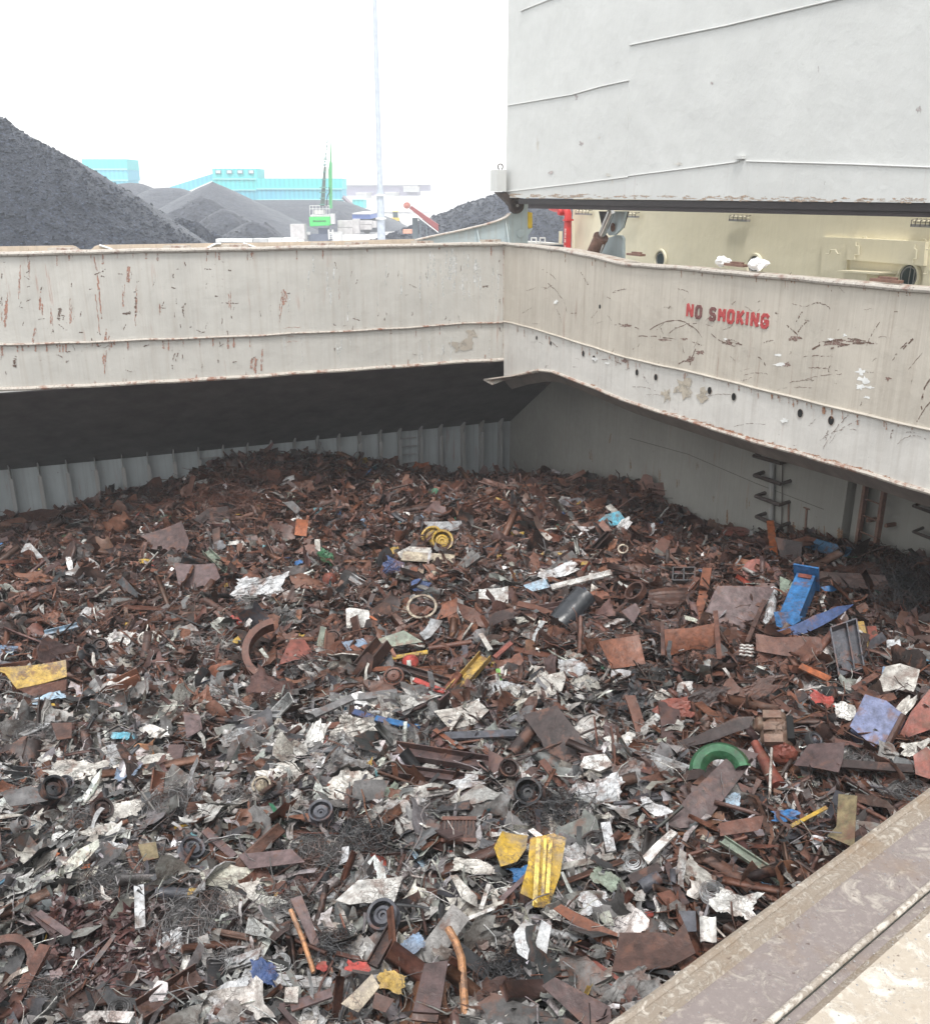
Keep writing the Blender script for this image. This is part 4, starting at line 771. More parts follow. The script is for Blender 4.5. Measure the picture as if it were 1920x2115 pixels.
# green material handler
YC = 155
def cp(x, y, o=0): return aty(x, y, YC + o)
cr = thing('material_handler', (cp(672, 500)[0], YC, 4), 'bright green material handler crane with a tall lattice-like boom on the quay', 'crane')
M_GRN = plain('bright green paint', (.06, .52, .12), .45); M_GRN2 = plain('green boom paint', (.06, .36, .12), .5)
m = MB(); m.slab([cp(x, y) for x, y in ((638, 448), (682, 447), (681, 465), (640, 467))], yv, 2.6); part('counterweight', m, M_GRN, cr)
m = MB(); m.bb(*fbox(640, 681, 443.5, 447, YC + .1, 4)); part('upper_deck', m, M_PAL, cr)
m = MB(); m.slab([cp(x, y, .1) for x, y in ((640, 467.3), (680, 465.3), (676, 470), (644, 470))], yv, 2.4); part('counterweight_foot', m, plain('grey steel', (.2, .22, .25), .6), cr)
m = MB(); m.bb(*fbox(658, 676, 470, 484, YC + .5, 2)); part('turntable', m, plain('dark blue steel', (.05, .07, .12), .6), cr)
m = MB(); m.slab([cp(x, y, .3) for x, y in ((637, 487), (645, 483), (676, 483), (682, 488), (682, 498), (637, 498))], yv, 3.4); part('undercarriage', m, plain('slate steel', (.10, .12, .17), .6), cr)
for xa in (628, 700): m = MB(); m.bb(*fbox(xa, xa + 6, 482, 498, YC, 1)); m.bb(*fbox(min(xa, 640) if xa < 650 else 684, max(xa + 6, 640) if xa < 650 else 706, 479, 484, YC + .1, 1)); part('outrigger', m, M_PAL, cr)
m = MB(); m.bb(*fbox(678, 680, 474, 494, YC - .2, .2)); m.bb(*fbox(686, 688, 474, 494, YC - .2, .2))
for y in (479, 483, 487, 491): m.bb(*fbox(680, 686, y, y + 1, YC - .15, .1))
part('ladder', m, M_WHITE, cr)
m = MB()
for y in (424.5, 431): m.tube([cp(639, y), cp(680, y)], .035, 4)
for x in (639.5, 646, 653, 660, 667, 674, 680): m.tube([cp(x, 424), cp(x, 443)], .03, 4)
part('guard_rail', m, M_WHITE, cr)
m = MB(); m.bb(*fbox(648, 668, 434, 442, YC + 1, 2)); part('engine_hood', m, M_CONC, cr)
m = MB(); m.slab([cp(x, y, .4) for x, y in ((679.5, 430), (685, 430), (684.5, 335), (681, 332), (678, 350))], yv, .9); part('boom', m, M_GRN2, cr)
m = MB(); m.slab([cp(x, y, .4) for x, y in ((681, 334), (684, 334), (684, 292), (683, 292))], yv, .5); part('stick', m, M_GRN2, cr)
m = MB(); m.slab([cp(x, y, -.2) for x, y in ((661, 425), (669.5, 425), (672.5, 344), (668.5, 344))], yv, .6); part('mast_column', m, plain('grey green steel', (.07, .11, .09), .6), cr)
m = MB()
for y, w_ in ((422, 6), (409, 6), (397, 7), (387, 8), (371, 4), (355, 3.5), (340, 4), (328, 5)): x = 665 + (425 - y) * .063; m.tube([cp(x - w_, y, -.4), cp(x + w_, y, -.4)], .09, 5)
part('cross_bar_ladder', m, plain('teal steel', (.08, .2, .17), .6), cr); m = MB(); m.tube([cp(679, 386), cp(681, 395), cp(676, 405), cp(674, 425)], .08, 5); part('hose', m, M_BLACK, cr); m = MB()
for i in range(7): y = 344 - i * 8; x = 670 + i * .9; m.tube([cp(x, y, -.3), cp(x + 1.5, y - 8, -.3)], .06, 4); m.tube([cp(x - 1.6, y - 3, -.3), cp(x + 1.8, y - 3, -.3)], .08, 4)
part('hydraulic_line', m, plain('dark teal steel', (.08, .2, .17), .6), cr)
m = MB(); m.bb(*fbox(683, 690, 441, 462, YC - .4, 1.2)); part('cab', m, M_PAL, cr)
tcv = bpy.data.curves.new('t', 'FONT'); tcv.body = 'SENNEBOGEN'; tcv.size = .62; tcv.extrude = .01; tcv.align_x = 'CENTER'; tcv.align_y = 'CENTER'; tcv.offset = .012
to = bpy.data.objects.new('t', tcv); COL.objects.link(to); bpy.context.view_layer.update(); tme = bpy.data.meshes.new_from_object(to.evaluated_get(bpy.context.evaluated_depsgraph_get())); bpy.data.objects.remove(to); tme.name = 'lettering'; tme.materials.clear()
p = cp(660, 456.5, -.03); bpy_w = max(v.co.x for v in tme.vertices) - min(v.co.x for v in tme.vertices); k = (cp(673, 456)[0] - cp(646, 456)[0]) / bpy_w
tme.transform(Matrix.Translation(Vector(p) - cr.location) @ Matrix.Rotation(math.pi / 2, 4, 'X') @ Matrix.Scale(k, 4)); link('lettering', tme, M_BLACK, cr)
# ---------------------------------------------------------------- the scrap: height of the heap
ctl = []
for x, y in ((-300, 1130), (0, 1085), (150, 1058), (300, 1018), (450, 962), (560, 940), (700, 952), (850, 978), (1000, 992)): ctl.append(onp(x, y, C_ + n1 * 5.1, n1))
for x, y in ((1060, 995), (1200, 990), (1310, 1008), (1400, 1058), (1560, 1118), (1700, 1118), (1850, 1172), (1920, 1196), (2100, 1290)): ctl.append(onp(x, y, C_ + n2 * (BOFF - .2), n2))
for x, y, z in ((-300, 1400, 2.6), (0, 1250, 2.1), (400, 1150, 2.3), (700, 1080, 2.4), (1000, 1100, 2.4), (1250, 1120, 3.0), (0, 1600, 3.0), (500, 1500, 2.9), (960, 1400, 3.0), (1400, 1350, 3.6), (1700, 1300, 4.1), (960, 1700, 3.3), (1500, 1650, 3.9), (1850, 1550, 4.3), (0, 1900, 3.3), (500, 1900, 3.4), (960, 2000, 3.5), (-400, 2100, 3.2), (0, 2300, 3.3), (500, 2300, 3.5), (960, 2300, 3.7), (1400, 2100, 3.9), (2300, 1700, 4.6), (1800, 2200, 4.1)): ctl.append(onz(x, y, z))
ctl = np.array(ctl)
def _k(d): return d
D_ = np.linalg.norm(ctl[:, None, :2] - ctl[None, :, :2], axis=2); NC = len(ctl)
A9 = np.zeros((NC + 3, NC + 3)); A9[:NC, :NC] = _k(D_) ; A9[:NC, :NC] -= np.eye(NC) * .3; A9[:NC, NC] = 1; A9[:NC, NC + 1:] = ctl[:, :2]; A9[NC, :NC] = 1; A9[NC + 1:, :NC] = ctl[:, :2].T
wts = np.linalg.solve(A9, np.concatenate([ctl[:, 2], [0, 0, 0]]))
def Hs(x, y):
    x = np.asarray(x, float); y = np.asarray(y, float); o = np.full(x.shape, wts[NC]) + wts[NC + 1] * x + wts[NC + 2] * y
    for i in range(NC): o = o + wts[i] * np.hypot(x - ctl[i, 0], y - ctl[i, 1])
    return o
def H(x, y): return Hs(x, y) + .50 * fbm(np.asarray(x) * .7, np.asarray(y) * .7, 50, 3) + .34 * fbm(np.asarray(x) * 2.4 + 9, np.asarray(y) * 2.4, 60, 3)
def onheap(px, py, lift=0.0):
    z = 3.3
    for _ in range(30): p = onz(px, py, z + lift); z += .6 * (float(Hs(p[0], p[1])) - z)
    return onz(px, py, z + lift)
def hnormal(x, y):
    e = .4; return nrm([-(Hs(x + e, y) - Hs(x - e, y)) / (2 * e), -(Hs(x, y + e) - Hs(x, y - e)) / (2 * e), 1])
def inhold(x, y, mg=.1):
    x = np.asarray(x); y = np.asarray(y); a = (x - C_[0]) * n1[0] + (y - C_[1]) * n1[1]; b = (x - C_[0]) * n2[0] + (y - C_[1]) * n2[1]
    return (a < TOFF - mg) & (b < BOFF - mg + np.where(((x - C_[0]) * d2[0] + (y - C_[1]) * d2[1]) > se, .4, 0)) & (y > 3.4)

# bed of the heap, coloured near black to paint shade into the gaps
nx, ny = 260, 240; gx, gy = np.meshgrid(np.linspace(-26, 14.5, nx), np.linspace(2.4, 40, ny), indexing='ij'); gz = H(gx, gy) - .16 + .1 * fbm(gx * 6, gy * 6, 5, 2)
V = np.stack([gx, gy, gz], -1).reshape(-1, 3); keep = inhold(gx, gy, -.15)
F = [(i * ny + j, (i + 1) * ny + j, (i + 1) * ny + j + 1, i * ny + j + 1) for i in range(nx - 1) for j in range(ny - 1) if keep[i, j] and keep[i + 1, j + 1] and keep[i + 1, j] and keep[i, j + 1]]
me = bpy.data.meshes.new('scrap_bed'); me.from_pydata([tuple(p) for p in V], [], F)
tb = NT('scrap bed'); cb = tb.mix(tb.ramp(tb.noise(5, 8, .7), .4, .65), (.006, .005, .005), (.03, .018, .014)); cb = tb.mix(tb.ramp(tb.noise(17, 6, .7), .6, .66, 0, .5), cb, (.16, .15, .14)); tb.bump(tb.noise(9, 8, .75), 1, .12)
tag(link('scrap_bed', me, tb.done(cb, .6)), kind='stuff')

# ---------------------------------------------------------------- shapes of scrap (numpy)
def crump(nx_, ny_, w, h, amp, k, r_, jag=.25, curl=0):
    u, v = np.meshgrid(np.linspace(-.5, .5, nx_), np.linspace(-.5, .5, ny_), indexing='ij'); u = u.copy(); v = v.copy()
    z = np.zeros_like(u)
    for _ in range(k):
        a = r_.uniform(0, np.pi); c = r_.uniform(-.45, .45); z += r_.uniform(-1, 1) * np.abs(u * math.cos(a) + v * math.sin(a) - c)
    z = (z - z.mean()) * amp * 1.6 / math.sqrt(k + 1) * 2; z += r_.normal(size=z.shape) * amp * .035
    def edge(n):
        q = r_.uniform(-1, .35, 5); return np.interp(np.linspace(0, 4, n), range(5), q) + r_.uniform(-.12, .12, n)
    e0, e1, e2, e3 = edge(ny_), edge(ny_), edge(nx_), edge(nx_)
    x = u * w * (1 + jag * np.where(u < 0, e0[None, :], e1[None, :]) * np.abs(u) * 2); y = v * h * (1 + jag * np.where(v < 0, e2[:, None], e3[:, None]) * np.abs(v) * 2)
    z = z * min(w, h) + curl * (x ** 2); sk = r_.uniform(-.35, .35); x = x + sk * y
    x = x + r_.normal(size=x.shape) * w * .02; y = y + r_.normal(size=x.shape) * h * .02
    P = np.stack([x, y, z], -1).reshape(-1, 3); f = [(i * ny_ + j, (i + 1) * ny_ + j, (i + 1) * ny_ + j + 1, i * ny_ + j + 1) for i in range(nx_ - 1) for j in range(ny_ - 1)]
    return P, f
def ribbon(n, L, w, bend, r_, tw=1.5):
    ang = np.cumsum(r_.normal(size=n) * bend); tz = np.cumsum(r_.normal(size=n) * bend * .6); st = L / (n - 1)
    d = np.stack([np.cos(ang) * np.cos(tz), np.sin(ang) * np.cos(tz), np.sin(tz)], -1); c = np.cumsum(d * st, 0); c -= c.mean(0); t = np.cumsum(r_.normal(size=n) * tw / n) + r_.uniform(-.5, .5)
    side = np.stack([-np.sin(ang), np.cos(ang), np.zeros(n)], -1); up = np.cross(d, side); o = side * np.cos(t)[:, None] + up * np.sin(t)[:, None]; ww = w * r_.uniform(.6, 1.2, n)[:, None] / 2
    P = np.stack([c - o * ww, c + o * ww], 1).reshape(-1, 3); return P, [(2 * i, 2 * i + 1, 2 * i + 3, 2 * i + 2) for i in range(n - 1)]
def rod(n, L, r, bend, r_, seg=3):
    ang = np.cumsum(r_.normal(size=n) * bend); tz = np.cumsum(r_.normal(size=n) * bend * .5); st = L / (n - 1)
    d = np.stack([np.cos(ang) * np.cos(tz), np.sin(ang) * np.cos(tz), np.sin(tz)], -1); c = np.cumsum(d * st, 0); c -= c.mean(0)
    side = np.stack([-np.sin(ang), np.cos(ang), np.zeros(n)], -1); up = np.cross(d, side); P = []
    for k in range(seg): a = 2 * np.pi * k / seg; P.append(c + r * (math.cos(a) * side + math.sin(a) * up))
    P = np.stack(P, 1).reshape(-1, 3); return P, [(i * seg + k, i * seg + (k + 1) % seg, (i + 1) * seg + (k + 1) % seg, (i + 1) * seg + k) for i in range(n - 1) for k in range(seg)]
def prof(kind, L, w, h, t, r_, bend=0.0, n=5):
    """rolled section: L, U or I, or a box, swept along a slightly bent line"""
    if kind == 'L': q = [(0, 0), (w, 0), (w, t), (t, t), (t, h), (0, h)]
    elif kind == 'U': q = [(0, 0), (w, 0), (w, h), (w - t, h), (w - t, t), (t, t), (t, h), (0, h)]
    elif kind == 'I': q = [(0, 0), (w, 0), (w, t), (w / 2 + t / 2, t), (w / 2 + t / 2, h - t), (w, h - t), (w, h), (0, h), (0, h - t), (w / 2 - t / 2, h - t), (w / 2 - t / 2, t), (0, t)]
    else: q = [(0, 0), (w, 0), (w, h), (0, h)]
    q = np.array(q) - [w / 2, h / 2]; m_ = len(q); P = []
    for i in range(n):
        x = (i / (n - 1) - .5) * L; b = bend * (x / L) ** 2 * L; P += [(x, a + b, c + b * .4) for a, c in q]
    f = [(i * m_ + k, i * m_ + (k + 1) % m_, (i + 1) * m_ + (k + 1) % m_, (i + 1) * m_ + k) for i in range(n - 1) for k in range(m_)]
    tri = {'B': [(0, 1, 2, 3)], 'L': [(0, 1, 2, 3), (0, 3, 4, 5)], 'U': [(0, 1, 4, 5), (1, 2, 3, 4), (0, 5, 6, 7)], 'I': [(0, 1, 2, 11), (2, 3, 10, 11), (3, 4, 9, 10), (4, 5, 8, 9), (5, 6, 7, 8)]}[kind]
    for c in tri: f += [tuple(c), tuple(k + (n - 1) * m_ for k in c[::-1])]
    return np.array(P, float), f
def pipe(L, r, t, seg=14, dent=.0, n=4):
    P = []
    for i in range(n):
        x = (i / (n - 1) - .5) * L
        for rr in (r, r - t):
            for k in range(seg): a = 2 * math.pi * k / seg; P.append((x, rr * math.cos(a), rr * math.sin(a) * (1 - dent * (i == n - 1))))
    f = []
    for i in range(n - 1):
        for k in range(seg):
            a = i * 2 * seg; b = (i + 1) * 2 * seg; k2 = (k + 1) % seg; f += [(a + k, a + k2, b + k2, b + k), (a + seg + k2, a + seg + k, b + seg + k, b + seg + k2)]
    for k in range(seg): k2 = (k + 1) % seg; e = (n - 1) * 2 * seg; f += [(k, k2, seg + k2, seg + k), (e + k2, e + k, e + seg + k, e + seg + k2)]
    return np.array(P), f
def chunk(r_, a=.35):
    P = r_.normal(size=(14, 3)); P /= np.linalg.norm(P, axis=1)[:, None]; P *= r_.uniform(1 - a, 1 + a, (14, 1)); bm = bmesh.new()
    for p in P: bm.verts.new(p)
    bmesh.ops.convex_hull(bm, input=bm.verts); bm.verts.ensure_lookup_table(); bm.verts.index_update(); vs = [tuple(v.co) for v in bm.verts]; f = [tuple(v.index for v in q.verts) for q in bm.faces]; bm.free(); return np.array(vs), f
def tangle(r_, loops=60, rad=.5, flat=.4, wr=.004, npt=16):
    P = []; F_ = []; o = 0
    for _ in range(loops):
        c = r_.normal(size=3) * rad * .3 * np.array([1, 1, flat]); R_ = rad * r_.uniform(.25, .8); a = np.linspace(0, r_.uniform(2.5, 7), npt) + r_.uniform(0, 6); nn = r_.normal(size=3) + [0, 0, 1.0]; nn /= np.linalg.norm(nn); u = np.cross(nn, [1, 0, .1]); u /= np.linalg.norm(u); w_ = np.cross(nn, u)
        cc = c + R_ * (np.cos(a)[:, None] * u + np.sin(a)[:, None] * w_ * r_.uniform(.5, 1)) + np.cumsum(r_.normal(size=(npt, 3)) * R_ * .07, 0); cc[:, 2] *= flat + .3
        t = np.gradient(cc, axis=0); t /= np.linalg.norm(t, axis=1)[:, None]; s1 = np.cross(t, [.1, .2, 1]); s1 /= np.linalg.norm(s1, axis=1)[:, None]; s2 = np.cross(t, s1); q = np.stack([cc + wr * (math.cos(b) * s1 + math.sin(b) * s2) for b in (0, 2.09, 4.19)], 1).reshape(-1, 3)
        P.append(q); F_ += [(o + i * 3 + k, o + i * 3 + (k + 1) % 3, o + (i + 1) * 3 + (k + 1) % 3, o + (i + 1) * 3 + k) for i in range(npt - 1) for k in range(3)]; o += npt * 3
    return np.concatenate(P), F_
def coilw(r_, turns=11, rad=.3, wr=.006):
    P = []; F_ = []; o = 0
    for j in range(turns):
        a = np.linspace(0, 6.4, 22) + r_.uniform(0, 6); R_ = rad * r_.uniform(.35, 1.0); tl_ = r_.normal(size=2) * .08
        cc = np.stack([R_ * np.cos(a), R_ * np.sin(a), tl_[0] * R_ * np.cos(a) + tl_[1] * R_ * np.sin(a) + r_.uniform(-.05, .08)], -1) + r_.normal(size=3) * rad * .04
        t = np.gradient(cc, axis=0); t /= np.linalg.norm(t, axis=1)[:, None]; s1 = np.cross(t, [.1, .2, 1]); s1 /= np.linalg.norm(s1, axis=1)[:, None]; s2 = np.cross(t, s1); q = np.stack([cc + wr * (math.cos(b) * s1 + math.sin(b) * s2) for b in (0, 2.09, 4.19)], 1).reshape(-1, 3)
        P.append(q); F_ += [(o + i * 3 + k, o + i * 3 + (k + 1) % 3, o + (i + 1) * 3 + (k + 1) % 3, o + (i + 1) * 3 + k) for i in range(21) for k in range(3)]; o += 66
    return np.concatenate(P), F_

# ---------------------------------------------------------------- palettes
BROWNS = [(.125, .052, .034), (.085, .041, .030), (.145, .066, .043), (.065, .038, .033), (.175, .076, .046), (.105, .056, .049), (.040, .026, .023), (.140, .076, .058)]
GREYS = [(.20, .195, .19), (.14, .135, .135), (.28, .27, .26), (.09, .09, .095), (.05, .05, .055)]
WHITES = [(.68, .67, .64), (.55, .54, .52), (.78, .77, .75), (.42, .41, .40), (.62, .60, .55)]
BRIGHT = [(.03, .12, .28), (.08, .22, .34), (.45, .28, .04), (.30, .06, .04), (.34, .15, .06), (.05, .18, .10), (.12, .26, .30)]
CN = {'rust': (.105, .043, .029), 'brown': (.068, .034, .026), 'dkbrown': (.036, .023, .021), 'orange': (.165, .058, .030), 'brightorange': (.32, .095, .035), 'redrust': (.17, .048, .033), 'purple': (.075, .046, .044), 'ltpurple': (.11, .074, .073), 'grey': GREYS[1], 'ltgrey': (.33, .34, .35), 'dkgrey': (.05, .05, .053), 'black': (.02, .021, .024), 'white': (.66, .65, .62), 'offwhite': (.50, .48, .44), 'beige': (.42, .36, .27), 'silver': (.50, .51, .52), 'yellow': (.46, .29, .03), 'ochre': (.44, .29, .07), 'red': (.34, .05, .04), 'salmon': (.20, .06, .043), 'blue': (.025, .125, .30), 'navy': (.04, .07, .17), 'bluegrey': (.17, .24, .34), 'ltblue': (.34, .47, .58), 'cyan': (.10, .38, .50), 'green': (.03, .11, .05), 'greygreen': (.19, .23, .18), 'olive': (.16, .125, .065), 'wood': (.42, .21, .10), 'slate': (.07, .072, .085)}
def whiteness(x, y):
    """share of pale and bare-metal pieces, by place on the heap"""
    px, py, _ = proj(np.stack([x, y, np.full_like(x, 3.3)], -1)); w = .17 + .55 / (1 + np.exp(-(py - 1400) / 55)) ; w = w * (1 - .62 / (1 + np.exp(-(px - 1350 - (py - 1400) * .1) / 80)))
    w = w + .16 * np.exp(-((px - 1050) / 180) ** 2 - ((py - 1170) / 60) ** 2) + .3 * np.exp(-((px - 540) / 90) ** 2 - ((py - 1210) / 60) ** 2) + .2 * np.exp(-((px - 260) / 100) ** 2 - ((py - 1330) / 50) ** 2)
    w = w * (1 + .9 * fbm(x * .9, y * .9, 77, 2)); w = np.where(py < 1040, w * .55, w); return np.clip(w, .03, .8)
def tints(x, y, r_, metalish=1.0):
    n = len(x); w = whiteness(x, y) * metalish; u = r_.random(n); c = np.zeros((n, 3)); B = np.array(BROWNS); G = np.array(GREYS); Wt = np.array(WHITES); Br = np.array(BRIGHT)
    c = B[r_.integers(0, len(B), n)]; g_ = u < w * 1.35; c[g_] = G[r_.integers(0, len(G), g_.sum())]; g_ = u < w * .52; c[g_] = Wt[r_.integers(0, len(Wt), g_.sum())]; g_ = r_.random(n) < .009; c[g_] = Br[r_.integers(0, len(Br), g_.sum())]
    px, py, _ = proj(np.stack([x, y, np.full_like(x, 3.3)], -1)); oil = 1 - .7 * np.exp(-((px - 1370) / 130) ** 2 - ((py - 1450) / 75) ** 2) - .5 * np.exp(-((px - 1850) / 90) ** 2 - ((py - 1230) / 80) ** 2)
    c = c * oil[:, None]; return np.clip(c * r_.uniform(.35, 1.2, (n, 1)) * r_.uniform(.94, 1.06, (n, 3)), .004, .85)
# ---------------------------------------------------------------- singled-out pieces, placed first so that small scrap leaves them clear
clear = []   # (x, y, radius) discs on the heap
HERO = []    # (px, py, noun phrase)
M_SCRAP = scrapmat('scrap piece'); M_FILL = scrapmat('scrap fill', True)
M_TYRE = plain('tyre rubber', (.02, .02, .021), .6, 0, .3, 12)
def face_cam(P, t=.55, yaw=0.0):
    """normal of a piece lying on the heap, tipped towards the viewer by t (0 flat, 1 facing)"""
    hn = hnormal(P[0], P[1]); e = nrm(EYE - P); n_ = nrm(hn * (1 - t) + e * t); s = nrm(np.cross(UP, e)); return nrm(n_ + s * yaw)
def addclear(pts, k=1.0, mg=.0):
    pts = np.array(pts)[:, :2]; c = pts.mean(0); lo, hi = pts.min(0), pts.max(0); L = max(np.linalg.norm(pts - c, axis=1)) * k
    clear.append(('poly', pts, c))
def reg(px, py, phrase): HERO.append((px, py, phrase))
def polyplate(pts, tilt=.5, th=.012, crease=.03, curl=0.0, cuts=3, seed=0, lift=.22, yaw=0.0, corr_=0):
    lift = max(lift, .3); q9 = np.random.default_rng(len(pts) * 31 + int(pts[0][0])); tilt = min(1, max(.15, tilt + q9.uniform(-.18, .22))); yaw = yaw + q9.uniform(-.3, .3); curl = curl + (q9.uniform(-.07, .07) if crease < .04 else 0); lift += .05
    pts = [(float(a), float(b)) for a, b in pts]; cx_ = sum(p[0] for p in pts) / len(pts); cy_ = sum(p[1] for p in pts) / len(pts); P = onheap(cx_, cy_, lift); n_ = face_cam(P, tilt, yaw)
    W_ = [onp(x, y, P, n_) for x, y in pts]; bm = bmesh.new(); vs = [bm.verts.new(p) for p in W_]; f = bm.faces.new(vs); bm.normal_update()
    if f.normal.dot(Vector(n_)) < 0: bmesh.ops.reverse_faces(bm, faces=[f])
    bmesh.ops.triangulate(bm, faces=bm.faces[:], quad_method='BEAUTY', ngon_method='BEAUTY'); bmesh.ops.subdivide_edges(bm, edges=bm.edges[:], cuts=cuts, use_grid_fill=True)
    S = max(np.linalg.norm(np.array(a) - np.array(b)) for a in W_ for b in W_); r_ = np.random.default_rng(seed + int(cx_ * 7 + cy_)); U_ = nrm(np.cross(n_, [.3, 1, .2])); V_ = np.cross(n_, U_)
    if len(W_) > 2: e = max(((W_[i], W_[(i + 1) % len(W_)]) for i in range(len(W_))), key=lambda q: np.linalg.norm(q[1] - q[0])); U_ = nrm(e[1] - e[0]); V_ = np.cross(n_, U_)
    kk = [(r_.uniform(0, math.pi), r_.uniform(-.4, .4), r_.uniform(-1, 1)) for _ in range(7)]
    ctr = sum(W_) / len(W_)
    for v in bm.verts:
        q = np.array(v.co) - ctr; u, w_ = np.dot(q, U_) / S, np.dot(q, V_) / S; z = sum(c * abs(u * math.cos(a) + w_ * math.sin(a) - b) for a, b, c in kk) * crease * S * 1.4 + curl * S * (u * u * 4 - .3)
        if corr_: z += corr_ * math.sin(w_ * S * 34)
        v.co = Vector(np.array(v.co) + n_ * z)
    bmesh.ops.solidify(bm, geom=bm.faces[:], thickness=th); mb = MB(); bm.verts.index_update(); bm.faces.ensure_lookup_table(); mb.v = [tuple(v.co) for v in bm.verts]; mb.f = [tuple(v.index for v in q.verts) for q in bm.faces]; bm.free(); addclear(W_); return mb, P, n_, W_
def beamline(p0, p1, lift=.2, tilt=.35):
    c = ((p0[0] + p1[0]) / 2, (p0[1] + p1[1]) / 2); P = onheap(*c, lift); n_ = face_cam(P, tilt); a = onp(*p0, P, n_); b = onp(*p1, P, n_); return a, b, n_, P
def orient(P, a, b, n_):
    """local x along a-b, z along n"""
    ux = nrm(b - a); uz = nrm(n_ - ux * np.dot(n_, ux)); uy = np.cross(uz, ux); return (a + b) / 2 + np.outer(P[:, 0], ux) + np.outer(P[:, 1], uy) + np.outer(P[:, 2], uz)
def pxm(P): return proj(P)[2] / FPX
def add_hero(name, mb, color, label, cat, px, py, phrase=None, group=None, mat=None):
    o = single(name, mb, mat or M_SCRAP, label, cat, group, color=CN.get(color, color) if color is not None else None); reg(px, py, phrase or ('the ' + label.split(' ', 0)[0] if False else phrase)); return o
def plateH(pts, color, label, cat='steel plate', name='steel_plate', phrase=None, **k):
    mb, P, n_, W_ = polyplate(pts, **k); px, py = sum(p[0] for p in pts) / len(pts), sum(p[1] for p in pts) / len(pts); return add_hero(name, mb, color, label, cat, px, py, phrase)
def sheetH(px, py, w, h, color, label, ang=0, phrase=None, seed=1, amp=.24, tilt=.5, n=(17, 17), k=12, name='crumpled_sheet', cat='crumpled sheet', lift=.25):
    """a big crumpled sheet"""
    P = onheap(px, py, lift); n_ = face_cam(P, tilt); s = pxm(P); r_ = np.random.default_rng(seed + int(px + py)); Q, f = crump(n[0], n[1], w * s, h * s, amp, k, r_, .38)
    a = math.radians(ang); p1 = onp(px + math.cos(a) * 10, py - math.sin(a) * 10, P, n_); W_ = orient(Q, P - (p1 - P), p1, n_); mb = MB(); mb.v = [tuple(v) for v in W_]; mb.f = f; addclear([W_[0], W_[n[1] - 1], W_[-1], W_[-n[1]]]); return add_hero(name, mb, color, label, cat, px, py, phrase)
def barH(p0, p1, wpx, color, label, kind='B', hr=.25, cat='steel bar', name='steel_bar', phrase=None, lift=.2, tilt=.35, bend=0.0, t=.014, flip=False, n=7):
    a, b, n_, P = beamline(p0, p1, lift, tilt); s = pxm(P); w = wpx * s; L = np.linalg.norm(b - a); h = w * hr if kind == 'B' else w * (.55 if kind != 'I' else .7)
    Q, f = prof(kind, L, w, h, min(t, w * .2), None, bend, n)
    W_ = orient(Q, a, b, n_); mb = MB(); mb.v = [tuple(v) for v in W_]; mb.f = f; q = nrm(np.cross(b - a, n_)) * w * .5; addclear([a - q, b - q, b + q, a + q]); return add_hero(name, mb, color, label, cat, (p0[0] + p1[0]) / 2, (p0[1] + p1[1]) / 2, phrase)
def pipeH(p0, p1, dpx, color, label, hollow=True, r2=None, cat='pipe', name='pipe', phrase=None, lift=.2, tilt=.35, wob=0.0):
    a, b, n_, P = beamline(p0, p1, lift, tilt); s = pxm(P); r = dpx * s / 2; mb = MB(); mb.smooth = True
    if hollow and r2 is None:
        Q, f = pipe(np.linalg.norm(b - a), r, r * .16, 18, .1); W_ = orient(Q, a, b, n_); mb.v = [tuple(v) for v in W_]; mb.f = f
    else:
        k = 8; mb.tube([a + (b - a) * i / k + n_ * wob * s * math.sin(i * 1.7) for i in range(k + 1)], r, 14, r2=None if r2 is None else r2 * s / 2)
    q = nrm(np.cross(b - a, n_)) * r; addclear([a - q, b - q, b + q, a + q]); return add_hero(name, mb, color, label, cat, (p0[0] + p1[0]) / 2, (p0[1] + p1[1]) / 2, phrase)
